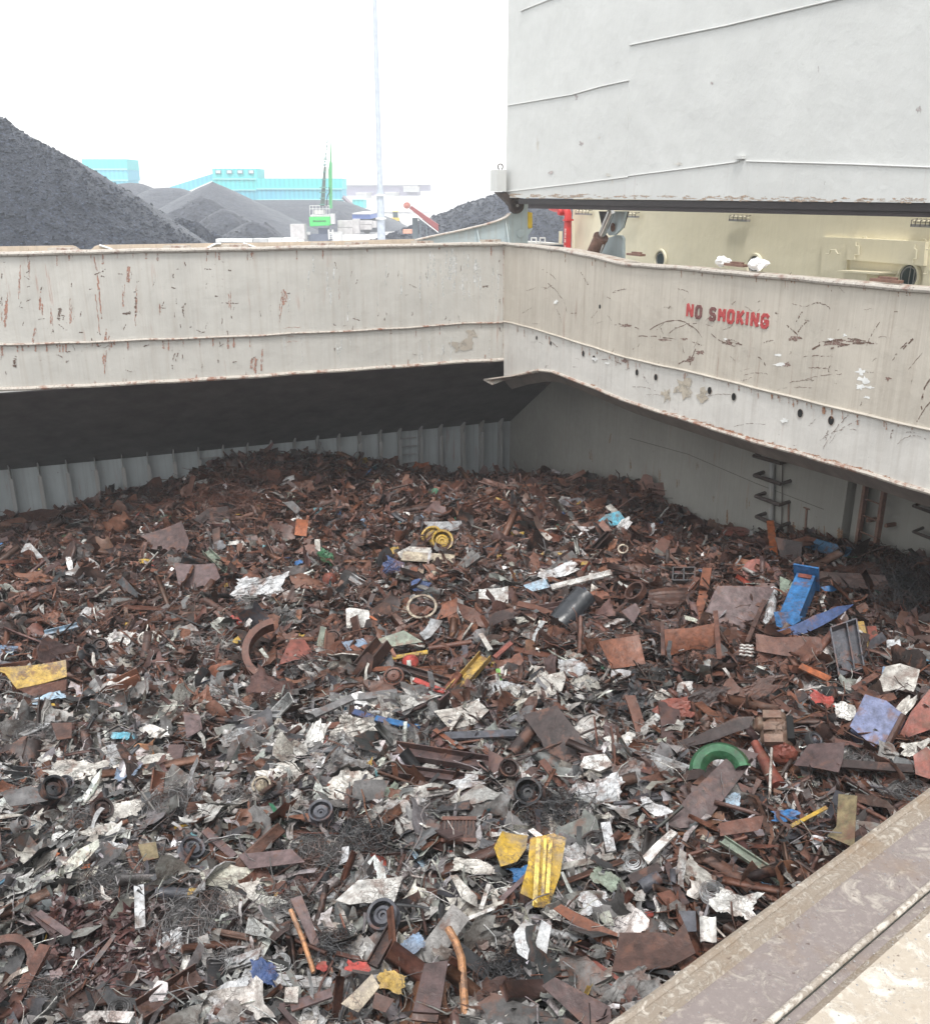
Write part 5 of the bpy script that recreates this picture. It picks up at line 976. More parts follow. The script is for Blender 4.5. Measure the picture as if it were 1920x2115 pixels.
def wheelH(px, py, dpx, color, label, tilt=.6, yaw=0.0, phrase=None, hub=True, face=1, depth=.42, tyre=False, rust=False):
    q_ = np.random.default_rng(int(px)); tilt = tilt + q_.uniform(-.2, .12); yaw = yaw + q_.uniform(-.25, .25); nh = int(q_.choice([5, 8, 10, 12, 4])); dd = q_.uniform(-.5, .9) * .06; hr_ = q_.uniform(.7, 1.7); cr_ = q_.uniform(.6, 1.5)
    P = onheap(px, py, .33); n_ = face_cam(P, tilt, yaw); s = pxm(P); r = dpx * s / 2; t_ = thing('wheel_hub', P - n_ * r * .2, label, 'wheel rim', 'wheel rims in the scrap'); col = CN[color]; d = depth * r
    mb = MB(); mb.smooth = True; mb.lathe(P, n_, [(r * .80, d), (r * .97, d + .012), (r, d), (r * .97, d - .03), (r * .84, d * .45), (r * .82, 0), (r * .84, -d * .45), (r, -d), (r * .96, -d), (r * .80, -d * .5), (r * .78, 0), (r * .80, d)], 32); part('barrel', mb, M_SCRAP, t_, color=col)
    if hub:
        mb = MB(); mb.smooth = True; mb.lathe(P, n_, [(r * .79, -.01 - dd), (r * .62, .03), (r * .56, .06), (r * .3 * cr_, .045 + dd), (r * .24 * cr_, .02 + dd), (r * .13 * cr_, .02 + dd), (r * .12 * cr_, -.03 + dd), (0, -.03 + dd)], 32); part('disc', mb, M_SCRAP, t_, color=col)
        u = nrm(np.cross(n_, UP)); w_ = np.cross(n_, u)
        for k in range(nh):
            a = 2 * math.pi * k / nh; c = P + (u * math.cos(a) + w_ * math.sin(a)) * r * .68 + n_ * .025; mb = MB(); mb.lathe(c, n_, [(0, 0.002), (r * .075 * hr_, 0), (r * .085 * hr_, -.03)], 8); part('vent_hole_dark', mb, M_HOLE_DARK, t_)  # vents are black plugs, painted as the dark of a hole
    if tyre: mb = MB(); mb.smooth = True; mb.lathe(P, n_, [(r * .98, d), (r * 1.1, d * 1.1), (r * 1.35, d), (r * 1.42, 0), (r * 1.35, -d), (r * 1.0, -d)], 28); part('tyre', mb, M_TYRE, t_)
    addclear([P + r * (math.cos(a) * nrm(np.cross(n_, UP)) + math.sin(a) * np.cross(n_, nrm(np.cross(n_, UP)))) for a in np.linspace(0, 5.5, 8)]); reg(px, py, phrase); return t_
def ringH(px, py, dpx, color, label, thick=.12, tilt=.5, a0=0, a1=2 * math.pi, wpx=None, phrase=None, name='steel_ring', cat='ring', rot=0.0, prof_=None, yaw=0.0, seg=36):
    P = onheap(px, py, .5 if prof_ else .34); n_ = face_cam(P, tilt, yaw); s = pxm(P); r = dpx * s / 2; w = (wpx * s if wpx else r * .16); mb = MB(); mb.smooth = True
    pr = prof_(r, w, s) if prof_ else [(r - w, -thick * r), (r, -thick * r), (r, thick * r), (r - w, thick * r), (r - w, -thick * r)]
    mb.lathe(P, n_, pr, seg, a0, a1); addclear([P + r * (math.cos(a) * nrm(np.cross(n_, UP)) + math.sin(a) * np.cross(n_, nrm(np.cross(n_, UP)))) for a in np.linspace(0, 5.5, 8)]) if a1 - a0 > 6 or prof_ else None
    return add_hero(name, mb, color, label, cat, px, py, phrase)
def wireH(px, py, wpx, color, label, kind='tangle', seed=1, phrase=None, loops=90, wr=.0045, tilt=.3, asp=1.0, flat=.4):
    P = onheap(px, py, .1); n_ = face_cam(P, tilt); s = pxm(P); r_ = np.random.default_rng(seed)
    Q, f = tangle(r_, loops, wpx * s * .55, flat, wr, 18) if kind == 'tangle' else coilw(r_, 26, wpx * s * .52, wr); Q[:, 1] *= asp
    p1 = onp(px + 10, py, P, n_); W_ = orient(Q, P - (p1 - P), p1, n_) + n_ * .05; mb = MB(); mb.v = [tuple(v) for v in W_]; mb.f = f
    if kind != 'tangle' or loops >= 150: addclear([P + wpx * s * .45 * np.array([math.cos(a), math.sin(a), 0]) for a in np.linspace(0, 5.5, 8)])
    return add_hero('wire_tangle' if kind == 'tangle' else 'wire_coil', mb, color, label, 'wire', px, py, phrase, 'wire tangles in the scrap' if kind == 'tangle' else 'wire coils in the scrap')
# ---- plates:   points, colour, label, phrase used to name neighbours
plateH([(0, 1380), (136, 1366), (138, 1401), (35, 1422), (10, 1391), (0, 1389)], 'ochre', 'yellow ochre painted tub edge reaching in at the frame side', 'tub', 'painted_tub', 'the yellow ochre tub edge', tilt=.45, crease=.02, th=.03, lift=.45)
plateH([(36, 1424), (138, 1403), (136, 1426), (68, 1438)], 'rust', 'rusty side of sheet hanging right under the yellow ochre tub edge', phrase='the yellow ochre tub edge', tilt=.95, crease=.04, lift=.12)
plateH([(290, 1108), (376, 1078), (392, 1120), (383, 1141), (336, 1142), (334, 1127), (325, 1128), (323, 1144), (315, 1144), (311, 1120)], 'purple', 'wide flat purple-brown plate with notches cut in its lower edge', phrase='the notched purple-brown plate', tilt=.6, crease=.006)
plateH([(364, 1169), (444, 1165), (456, 1195), (420, 1214), (371, 1221)], 'ltpurple', 'bent lilac-brown plate with a pale worn rim', phrase='the bent lilac-brown plate', crease=.05, curl=.08)
plateH([(52, 1123), (62, 1121), (96, 1155), (82, 1169), (42, 1137)], 'ltgrey', 'folded silvery sheet lying by the dark gear housing', 'folded sheet', 'folded_sheet', 'the folded silvery sheet', crease=.08, cuts=5)
plateH([(575, 1372), (600, 1322), (628, 1320), (645, 1348), (627, 1360)], 'redrust', 'maroon plate beside the curved steel arc', phrase='the maroon plate', crease=.02)
plateH([(715, 1257), (722, 1255), (761, 1260), (764, 1268), (763, 1295), (716, 1297)], 'white', 'square white panel with rounded corners and brown specks', 'panel', 'square_board', 'the square white panel', crease=.01, th=.05, tilt=.6)
plateH([(612, 1071), (637, 1075), (633, 1108), (608, 1105)], 'brightorange', 'bright orange-rust plate upright near the mound', phrase='the bright orange plate', tilt=.8)
plateH([(990, 1221), (1051, 1215), (1051, 1251), (1010, 1243), (990, 1241)], 'white', 'crushed white appliance casing', 'casing', 'crushed_casing', 'the crushed white casing', crease=.1, cuts=4)
plateH([(941, 1245), (978, 1256), (1010, 1285), (1006, 1302), (955, 1275)], 'rust', 'curved brown saddle-like plate end', phrase='the brown saddle-like plate', curl=.12)
plateH([(1008, 1272), (1060, 1256), (1062, 1278), (1012, 1297)], 'dkbrown', 'dark brown plate leaning against the saddle-like plate', phrase='the brown saddle-like plate', curl=-.1)
plateH([(900, 1282), (912, 1247), (945, 1236), (942, 1262), (925, 1272)], 'orange', 'orange-brown curled plate joining the ring flange', phrase='the ring flange', curl=.15)
plateH([(866, 1309), (890, 1279), (916, 1286), (896, 1302), (880, 1328)], 'ltgrey', 'smooth grey metal scoop with a long tail', 'scoop', 'metal_scoop', 'the smooth grey scoop', curl=.2, crease=.01)
plateH([(763, 1326), (834, 1302), (873, 1326), (782, 1340)], 'greygreen', 'flat dull green-grey lozenge plate', phrase='the green-grey lozenge plate', crease=.008, th=.03)
plateH([(649, 1354), (663, 1291), (675, 1295), (666, 1351)], 'greygreen', 'upright pale green metal panel beside the maroon plate', phrase='the pale green panel', tilt=.8)
plateH([(707, 1330), (749, 1317), (768, 1337), (719, 1347)], 'bluegrey', 'bent blue sheet above the rusty A-frame', phrase='the bent blue sheet', crease=.09, cuts=4)
plateH([(1090, 1445), (1114, 1400), (1163, 1386), (1168, 1400), (1160, 1428), (1104, 1459)], 'offwhite', 'brown plate with a flaking white painted face', phrase='the flaking white plate', crease=.03)
plateH([(896, 1470), (929, 1508), (985, 1494), (1009, 1466), (985, 1445), (940, 1462)], 'offwhite', 'corrugated white sheet streaked with rust', 'corrugated panel', 'corrugated_sheet', 'the corrugated white panel', crease=.03, cuts=8, corr_=.012)
plateH([(1076, 1473), (1146, 1452), (1226, 1554), (1132, 1582), (1114, 1526)], 'dkbrown', 'big dark wet plate with a black lower end', phrase='the big dark wet plate', crease=.05, tilt=.4, curl=.05)
plateH([(1195, 1585), (1205, 1562), (1250, 1558), (1266, 1580), (1240, 1594)], 'white', 'smooth bright white slab among crumpled foil', 'slab', 'white_slab', 'the bright white slab', th=.06, crease=.02)
plateH([(1020, 1750), (1037, 1715), (1090, 1725), (1086, 1753), (1068, 1778), (1034, 1788)], 'yellow', 'curved yellow mudguard-like panel behind the ribbed yellow one', 'yellow panel', 'yellow_mudguard', 'the curved yellow panel', crease=.03, curl=.1, cuts=5, lift=.46)
plateH([(1093, 1736), (1139, 1731), (1165, 1741), (1156, 1809), (1131, 1879), (1100, 1881), (1100, 1862), (1072, 1850), (1090, 1785)], 'yellow', 'large ribbed yellow panel, the biggest yellow piece', 'yellow panel', 'yellow_mudguard', 'the ribbed yellow panel', crease=.02, curl=.06, cuts=5, tilt=.6)
plateH([(693, 1860), (740, 1816), (803, 1809), (834, 1804), (813, 1865), (747, 1865), (722, 1869)], 'white', 'jagged torn white sheet touching a black wheel rim', 'torn sheet', 'torn_sheet', 'the jagged white sheet', crease=.05, cuts=5)
plateH([(932, 1813), (945, 1810), (985, 1851), (988, 1879), (950, 1851)], 'offwhite', 'curled cream strip of torn sheet before the yellow panels', 'torn sheet', 'torn_sheet', 'the curled cream strip', curl=.2, cuts=4)
plateH([(1060, 1925), (1085, 1893), (1108, 1910), (1100, 1960), (1088, 1982), (1068, 1965)], 'silver', 'leaf-shaped crumpled silver sheet', 'crumpled sheet', 'crumpled_sheet', 'the leaf-shaped silver sheet', crease=.12, cuts=5)
plateH([(1105, 1950), (1118, 1900), (1138, 1915), (1128, 1975), (1108, 1980)], 'silver', 'second leaf of crumpled silver beside the leaf-shaped sheet', 'crumpled sheet', 'crumpled_sheet', 'the leaf-shaped silver sheet', crease=.12, cuts=5)
plateH([(876, 1991), (925, 1984), (908, 2093), (852, 2089)], 'purple', 'thick long purple-brown slab near the bottom of the heap', 'steel slab', 'steel_slab', 'the thick purple-brown slab', crease=.003, th=.07, tilt=.4)
plateH([(852, 2094), (906, 2097), (903, 2112), (848, 2107)], 'brown', 'lower end of slab stacked under the thick purple-brown slab', 'steel slab', 'steel_slab', 'the thick purple-brown slab', crease=.003, th=.07, tilt=.6)
plateH([(705, 2075), (770, 2015), (785, 2040), (740, 2092)], 'beige', 'crumpled grey-beige plate with a folded lip', phrase='the crumpled grey-beige plate', crease=.1, cuts=5)
plateH([(775, 2050), (815, 2065), (796, 2092), (768, 2082)], 'brown', 'brown plate beside the crumpled grey-beige plate', phrase='the crumpled grey-beige plate', crease=.03)
plateH([(1118, 2037), (1146, 2019), (1260, 2080), (1262, 2112), (1215, 2125)], 'purple', 'long smooth purple-brown plate at the bottom of the heap', phrase='the long smooth purple-brown plate', crease=.01, tilt=.4, curl=.05)
plateH([(1142, 1872), (1158, 1862), (1275, 1930), (1272, 1960), (1232, 1942)], 'orange', 'long copper-brown folded sheet leading to the curled plate', 'folded sheet', 'folded_sheet', 'the copper-brown folded sheet', crease=.08, cuts=4)
plateH([(1279, 1925), (1373, 1925), (1389, 1933), (1412, 1906), (1436, 1965), (1381, 1996), (1294, 2012), (1263, 2008)], 'brown', 'large curled brown plate with ragged edges by the near coaming', phrase='the large curled brown plate', crease=.015, curl=.11, cuts=5, th=.015, tilt=.45)
plateH([(1444, 1894), (1478, 1893), (1479, 1945), (1446, 1946)], 'white', 'white slatted panel by the near coaming', 'slatted panel', 'slatted_board', 'the white slatted panel', corr_=.02, cuts=8, crease=.0)
plateH([(1401, 1882), (1436, 1882), (1438, 1925), (1420, 1925)], 'slate', 'dark perforated plate behind the large curled plate', phrase='the dark perforated plate', crease=.02)
plateH([(1522, 1544), (1566, 1557), (1452, 1707), (1365, 1715), (1420, 1644)], 'purple', 'long diagonal purple-brown plate by the green arc', phrase='the diagonal purple-brown plate', crease=.012, tilt=.45)
plateH([(1485, 1699), (1578, 1683), (1570, 1715), (1487, 1727)], 'rust', 'flat brown plate before the diagonal purple plate', phrase='the diagonal purple-brown plate', crease=.02)
plateH([(1326, 1768), (1385, 1712), (1399, 1719), (1338, 1784)], 'white', 'narrow white tray in a dark frame', 'tray', 'white_tray', 'the narrow white tray', th=.04, crease=.005)
plateH([(1357, 1542), (1440, 1517), (1520, 1480), (1556, 1478), (1545, 1502), (1450, 1535), (1385, 1548)], 'dkbrown', 'long dark bent plate arching over the green arc', phrase='the green arc', crease=.03, tilt=.85, curl=-.05)
plateH([(1828, 1378), (1858, 1372), (1899, 1384), (1890, 1420), (1862, 1476), (1790, 1452)], 'offwhite', 'large crackled white door-like sheet', 'crackled sheet', 'crackled_sheet', 'the crackled white sheet', crease=.08, cuts=5)
plateH([(1850, 1530), (1880, 1470), (1920, 1425), (1935, 1500), (1880, 1520)], 'salmon', 'glossy red-brown sheet at the frame edge', phrase='the glossy red-brown sheet', crease=.04, curl=.08)
plateH([(1885, 1562), (1912, 1545), (1945, 1570), (1925, 1612), (1890, 1600)], 'salmon', 'pinkish red bent sheet against the near coaming', phrase='the pinkish red sheet', crease=.06)
plateH([(1606, 1309), (1679, 1269), (1729, 1255), (1768, 1257), (1719, 1279), (1645, 1315), (1625, 1318)], 'navy', 'curved sheet fading from blue paint to rust below the blue beam', 'curved sheet', 'curved_sheet', 'the blue-to-rust curved sheet', curl=.08, crease=.01, tilt=.7)
plateH([(1691, 1182), (1778, 1183), (1826, 1189), (1838, 1213), (1828, 1219), (1695, 1208)], 'brown', 'long pointed brown plate behind the blue beam', phrase='the long pointed brown plate', crease=.006, tilt=.8, th=.02)
plateH([(1695, 1177), (1806, 1160), (1824, 1186), (1784, 1184)], 'brown', 'brown plate lying behind the long pointed plate', phrase='the long pointed brown plate', crease=.01, tilt=.4)
plateH([(1560, 1309), (1600, 1316), (1687, 1315), (1695, 1319), (1702, 1376), (1643, 1358), (1580, 1348), (1562, 1345)], 'rust', 'wide brown plate with pale streaks below the blue-to-rust sheet', phrase='the wide streaked brown plate', crease=.01, tilt=.6)
plateH([(1481, 1211), (1601, 1211), (1578, 1254), (1546, 1327), (1471, 1280), (1452, 1282)], 'ltpurple', 'biggest flat brown plate, ribbed, in front of the red disc', phrase='the biggest ribbed brown plate', crease=.006, tilt=.55, th=.02)
plateH([(1235, 1327), (1262, 1320), (1318, 1313), (1332, 1372), (1263, 1382)], 'orange', 'glossy rust-orange bent plate beside the wide spool beam', phrase='the glossy orange bent plate', curl=.1, crease=.02)
plateH([(1371, 1300), (1425, 1297), (1475, 1287), (1482, 1347), (1430, 1340), (1374, 1357)], 'orange', 'web of a wide rust-orange spool-shaped beam', 'beam end', 'spool_beam', 'the wide orange spool beam', curl=-.12, crease=.005, th=.02, tilt=.75, cuts=5)
plateH([(1601, 1112), (1656, 1120), (1652, 1171), (1617, 1168)], 'dkbrown', 'dark curved plate standing behind the blue beam head', phrase='the blue beam head', curl=.12, tilt=.8)
plateH([(1230, 1077), (1250, 1062), (1279, 1057), (1294, 1077), (1243, 1093)], 'cyan', 'pale cyan sheet near the bulkhead', 'cyan sheet', 'painted_sheet', 'the pale cyan sheet', crease=.05)
plateH([(1338, 998), (1379, 996), (1383, 1022), (1342, 1026)], 'rust', 'square rusty plate standing up near the bulkhead', phrase='the square upright rusty plate', tilt=.95, crease=.01)
plateH([(1346, 1134), (1365, 1110), (1385, 1118), (1378, 1135), (1398, 1130), (1390, 1155), (1372, 1160), (1362, 1148)], 'rust', 'star-like brown plate cut into teeth', phrase='the star-like toothed plate', tilt=.7, crease=.02)
plateH([(1340, 1220), (1420, 1215), (1425, 1235), (1390, 1258), (1335, 1252)], 'brown', 'corrugated grey-brown shell half buried in the heap', 'corrugated shell', 'corrugated_shell', 'the corrugated shell', corr_=.03, cuts=8, curl=-.1, crease=.02)
plateH([(1282, 1265), (1312, 1248), (1322, 1262), (1308, 1288)], 'ltpurple', 'small lilac-brown triangular plate', phrase='the lilac triangular plate')
plateH([(1878, 1337), (1906, 1356), (1895, 1386), (1842, 1378)], 'rust', 'tan-brown plate above the crackled white sheet', phrase='the tan-brown plate', crease=.01)
plateH([(1830, 1318), (1858, 1318), (1862, 1345), (1845, 1368), (1832, 1362)], 'silver', 'crinkled silver foil piece beside the tan-brown plate', 'foil', 'crumpled_foil', 'the tan-brown plate', crease=.1, cuts=4)
plateH([(1610, 1190), (1637, 1202), (1629, 1229), (1610, 1227)], 'greygreen', 'grey-green plate beside the blue beam', phrase='the blue beam', crease=.02)
plateH([(1668, 1534), (1743, 1530), (1738, 1568), (1730, 1592), (1635, 1575)], 'purple', 'crushed brown car panel by the rusty engine block', 'car panel', 'crushed_bodywork', 'the crushed brown car panel', crease=.08, cuts=5)
plateH([(1731, 1640), (1770, 1644), (1763, 1750), (1708, 1727), (1727, 1707)], 'olive', 'upright olive-brown plate against the near coaming', phrase='the olive-brown plate', crease=.01, tilt=.5)
plateH([(1640, 1428), (1658, 1424), (1668, 1440), (1650, 1452)], 'dkbrown', 'small dark plate behind the bent white rod', phrase='the bent white rod')
plateH([(490, 1764), (601, 1753), (630, 1781), (514, 1795)], 'ltpurple', 'flat lilac-grey plate with worn paint', phrase='the lilac-grey flat plate', crease=.02)
plateH([(378, 1470), (412, 1475), (418, 1505), (385, 1525)], 'ltpurple', 'grey-brown rectangular plate behind the silver channel', phrase='the silver channel', crease=.02)
plateH([(106, 1495), (148, 1492), (148, 1525), (118, 1528)], 'brown', 'brown square plate over a wire bundle', phrase='the brown square plate', crease=.01)
plateH([(285, 1745), (322, 1740), (328, 1772), (296, 1780)], 'olive', 'olive plastic-like square sheet between two wheel rims', 'sheet', 'olive_sheet', 'the olive square sheet', crease=.05)
plateH([(589, 2040), (617, 2038), (615, 2072), (586, 2070)], 'offwhite', 'speckled white square tile near the heap bottom', 'tile', 'white_tile', 'the speckled white tile', crease=.01, th=.03)
plateH([(0, 1640), (60, 1625), (100, 1640), (98, 1655), (20, 1668)], 'grey', 'torn grey sheet at the frame side', 'torn sheet', 'torn_sheet', 'the torn grey sheet', crease=.1)
plateH([(820, 1140), (845, 1128), (890, 1130), (888, 1150), (826, 1152)], 'offwhite', 'white slab behind the pale I-beam', 'slab', 'white_slab', 'the pale I-beam', crease=.02, th=.04)
plateH([(1080, 1208), (1125, 1196), (1136, 1212), (1092, 1222)], 'ltblue', 'pale blue crumpled sheet beside the long white strip', 'painted sheet', 'painted_sheet', 'the pale blue sheet', crease=.1, cuts=4)
plateH([(866, 1080), (953, 1076), (955, 1094), (930, 1100), (880, 1092)], 'ltgrey', 'long layered silvery sheet above the yellow double rim', 'sheet', 'silvery_sheet', 'the layered silvery sheet', crease=.07, cuts=5)
plateH([(585, 1038), (604, 1034), (622, 1052), (612, 1062)], 'grey', 'small bright grey sheet on the mound side', 'sheet', 'silvery_sheet', 'the small grey sheet on the mound', tilt=.8)
plateH([(395, 1075), (430, 1050), (470, 1045), (480, 1075), (440, 1100)], 'dkbrown', 'dark heap-top plate below the mound peak', phrase='the mound peak', crease=.05)
plateH([(40, 1063), (85, 1050), (130, 1053), (100, 1085), (70, 1088)], 'brown', 'brown plate against the ribbed hull side', phrase='the plate against the hull side', crease=.03)
# ---- crumpled sheets
for a in [(745, 1625, 78, 118, 'offwhite', 'tall crumpled pale green-white sheet, the largest crumple', 80, 'the largest crumpled sheet'), (800, 1645, 60, 66, 'greygreen', 'grey-green crumple beside the largest crumpled sheet', 20, 'the largest crumpled sheet'), (612, 1608, 150, 58, 'offwhite', 'long drooping white crumple above a black wheel rim', -25, 'the long white crumple'),
          (493, 1851, 92, 56, 'offwhite', 'beige brain-like bundle of crumpled sheet', 10, 'the beige crumpled bundle'), (157, 1590, 110, 58, 'offwhite', 'corrugated crumpled cream sheet behind a black rim', -10, 'the crumpled cream sheet'), (300, 1570, 112, 34, 'offwhite', 'long torn white sheet with a ragged top', 5, 'the ragged white sheet'), (262, 1597, 62, 40, 'bluegrey', 'bluish crumpled sheet below the ragged white sheet', 20, 'the ragged white sheet'),
          (255, 1675, 36, 78, 'offwhite', 'upright crackled white crumple between two black rims', 85, 'the crackled white crumple'), (205, 1715, 70, 36, 'offwhite', 'low white crumple beside a rusty hub', 0, 'the rusty hub'), (225, 1765, 50, 50, 'silver', 'rounded silver crumple above the wire tangles', 0, 'the rounded silver crumple'), (1048, 1428, 86, 42, 'ltgrey', 'long grey crumple beside the golden channel', -15, 'the golden channel'),
          (965, 1620, 60, 46, 'silver', 'grey-white crumpled bundle below the long brown channels', 20, 'the long brown channels'), (730, 1520, 100, 70, 'offwhite', 'crumpled sheet with salmon paint above the largest crumple', -20, 'the salmon-and-white crumple'), (740, 1565, 90, 50, 'ltgrey', 'bluish grey crumple under the salmon-and-white crumple', 10, 'the salmon-and-white crumple'),
          (1230, 1640, 120, 80, 'silver', 'broad silver foil crumple below the bright white slab', 10, 'the broad silver crumple'), (1280, 1535, 40, 60, 'white', 'upright bright white crumple behind the white slab', 80, 'the bright white slab'), (1520, 1868, 62, 92, 'white', 'white plastic-like crumple beside the near coaming', 70, 'the white crumple by the coaming'), (1350, 1670, 30, 80, 'silver', 'narrow silver foil before the diagonal plate', 75, 'the narrow silver foil'),
          (1315, 1600, 70, 80, 'grey', 'grey-brown crushed sheet behind the silver foil', 30, 'the narrow silver foil'), (1250, 1815, 40, 60, 'greygreen', 'pale green-white crumple by a wire coil', 60, 'the pale green crumple'), (1225, 1865, 60, 50, 'silver', 'silver crumple above the copper-brown sheet', 10, 'the copper-brown folded sheet'), (975, 1790, 90, 30, 'offwhite', 'long pale perforated crumple below the brown radiator', -10, 'the brown radiator'),
          (1745, 1468, 46, 44, 'white', 'bright white crumple before the crackled white sheet', 0, 'the crackled white sheet'), (1890, 1545, 66, 30, 'offwhite', 'flattened white crumple at the near coaming edge', 12, 'the pinkish red sheet'), (1515, 1652, 34, 34, 'ltblue', 'blue and white crumpled can-like piece', 0, 'the blue and white crumple'), (1621, 1684, 54, 24, 'blue', 'bright blue crumple beside a thin yellow strip', 0, 'the bright blue crumple'),
          (1860, 1470, 100, 24, 'offwhite', 'long ribbed white sheet beside the crushed blue crate', 52, 'the crushed blue crate'), (241, 1323, 62, 50, 'white', 'bright white creased bundle beside a pale hub', 40, 'the bright creased bundle'), (539, 1218, 120, 66, 'silver', 'glittering heap of bright foil shreds', 10, 'the glittering foil'), (1150, 1180, 90, 26, 'silver', 'streaky white and blue crumple above the long white strip', 20, 'the long white strip'), (870, 1210, 30, 40, 'navy', 'dark navy crumple behind the ring flange', 70, 'the ring flange'),
          (813, 1172, 36, 44, 'navy', 'navy bent sheet beside the pale I-beam', 60, 'the pale I-beam'), (673, 1151, 44, 34, 'green', 'bright green bent sheet by the short white post', -30, 'the bright green sheet'), (740, 1998, 56, 24, 'red', 'bright red crumple near the dark U-channel', -10, 'the bright red crumple'), (664, 1996, 26, 20, 'red', 'small red crumple beside the torn wooden lath', 0, 'the torn wooden lath'), (806, 2026, 40, 62, 'ochre', 'yellow-green curled sheet below the bright red crumple', 70, 'the yellow-green curl'),
          (870, 968, 42, 32, 'brightorange', 'orange-red crumple against the hull frames', 0, 'the orange-red crumple'), (1699, 1444, 34, 50, 'red', 'crushed red can-like crumple beyond the white door-like sheet', 80, 'the crushed red crumple'), (257, 1520, 18, 52, 'cyan', 'bright cyan tuft of folded sheet', 80, 'the cyan tuft'), (493, 1522, 84, 34, 'ltgrey', 'silvery car part with holes', 25, 'the silvery car part'), (350, 1950, 60, 50, 'silver', 'silver crumple on the dark red shreds', 20, 'the dark red shreds'), (470, 2060, 90, 60, 'silver', 'bundle of pale strips near the heap bottom', 30, 'the bundle of pale strips'),
          (545, 2010, 52, 58, 'navy', 'navy blue perforated crumpled casing', 0, 'the navy casing'), (850, 1955, 60, 40, 'bluegrey', 'blue-grey glossy crumple beside the dark U-channel', 30, 'the dark U-channel'), (1290, 1450, 90, 60, 'black', 'black glossy crumple behind the dark bent plate', 20, 'the black crumple'), (1390, 1460, 90, 50, 'redrust', 'red-brown creased sheet before the wide spool beam', 10, 'the red-brown creased sheet'), (1460, 1440, 90, 44, 'dkbrown', 'dark creased sheet mass below the wide streaked plate', 20, 'the dark creased mass'),
          (1560, 1430, 110, 44, 'brown', 'long creased brown sheet behind the bent white rod', 25, 'the bent white rod'), (1180, 1380, 60, 40, 'ltgrey', 'pale grey crumple beside the glossy orange plate', 0, 'the glossy orange bent plate'), (1080, 1800, 60, 30, 'blue', 'blue crumple behind the ribbed yellow panel', 15, 'the ribbed yellow panel'), (100, 1440, 60, 24, 'ltblue', 'bluish crumple below the ochre tub edge', 10, 'the yellow ochre tub edge'), (5, 1340, 30, 60, 'bluegrey', 'blue-grey bag-like crumple at the frame side', 80, 'the frame-side blue crumple'), (110, 1350, 60, 30, 'ltgrey', 'pale crumple with a red spot above the tub edge', 0, 'the yellow ochre tub edge')]:
    sheetH(*a[:6], ang=a[6], phrase=a[7], seed=int(a[0]))
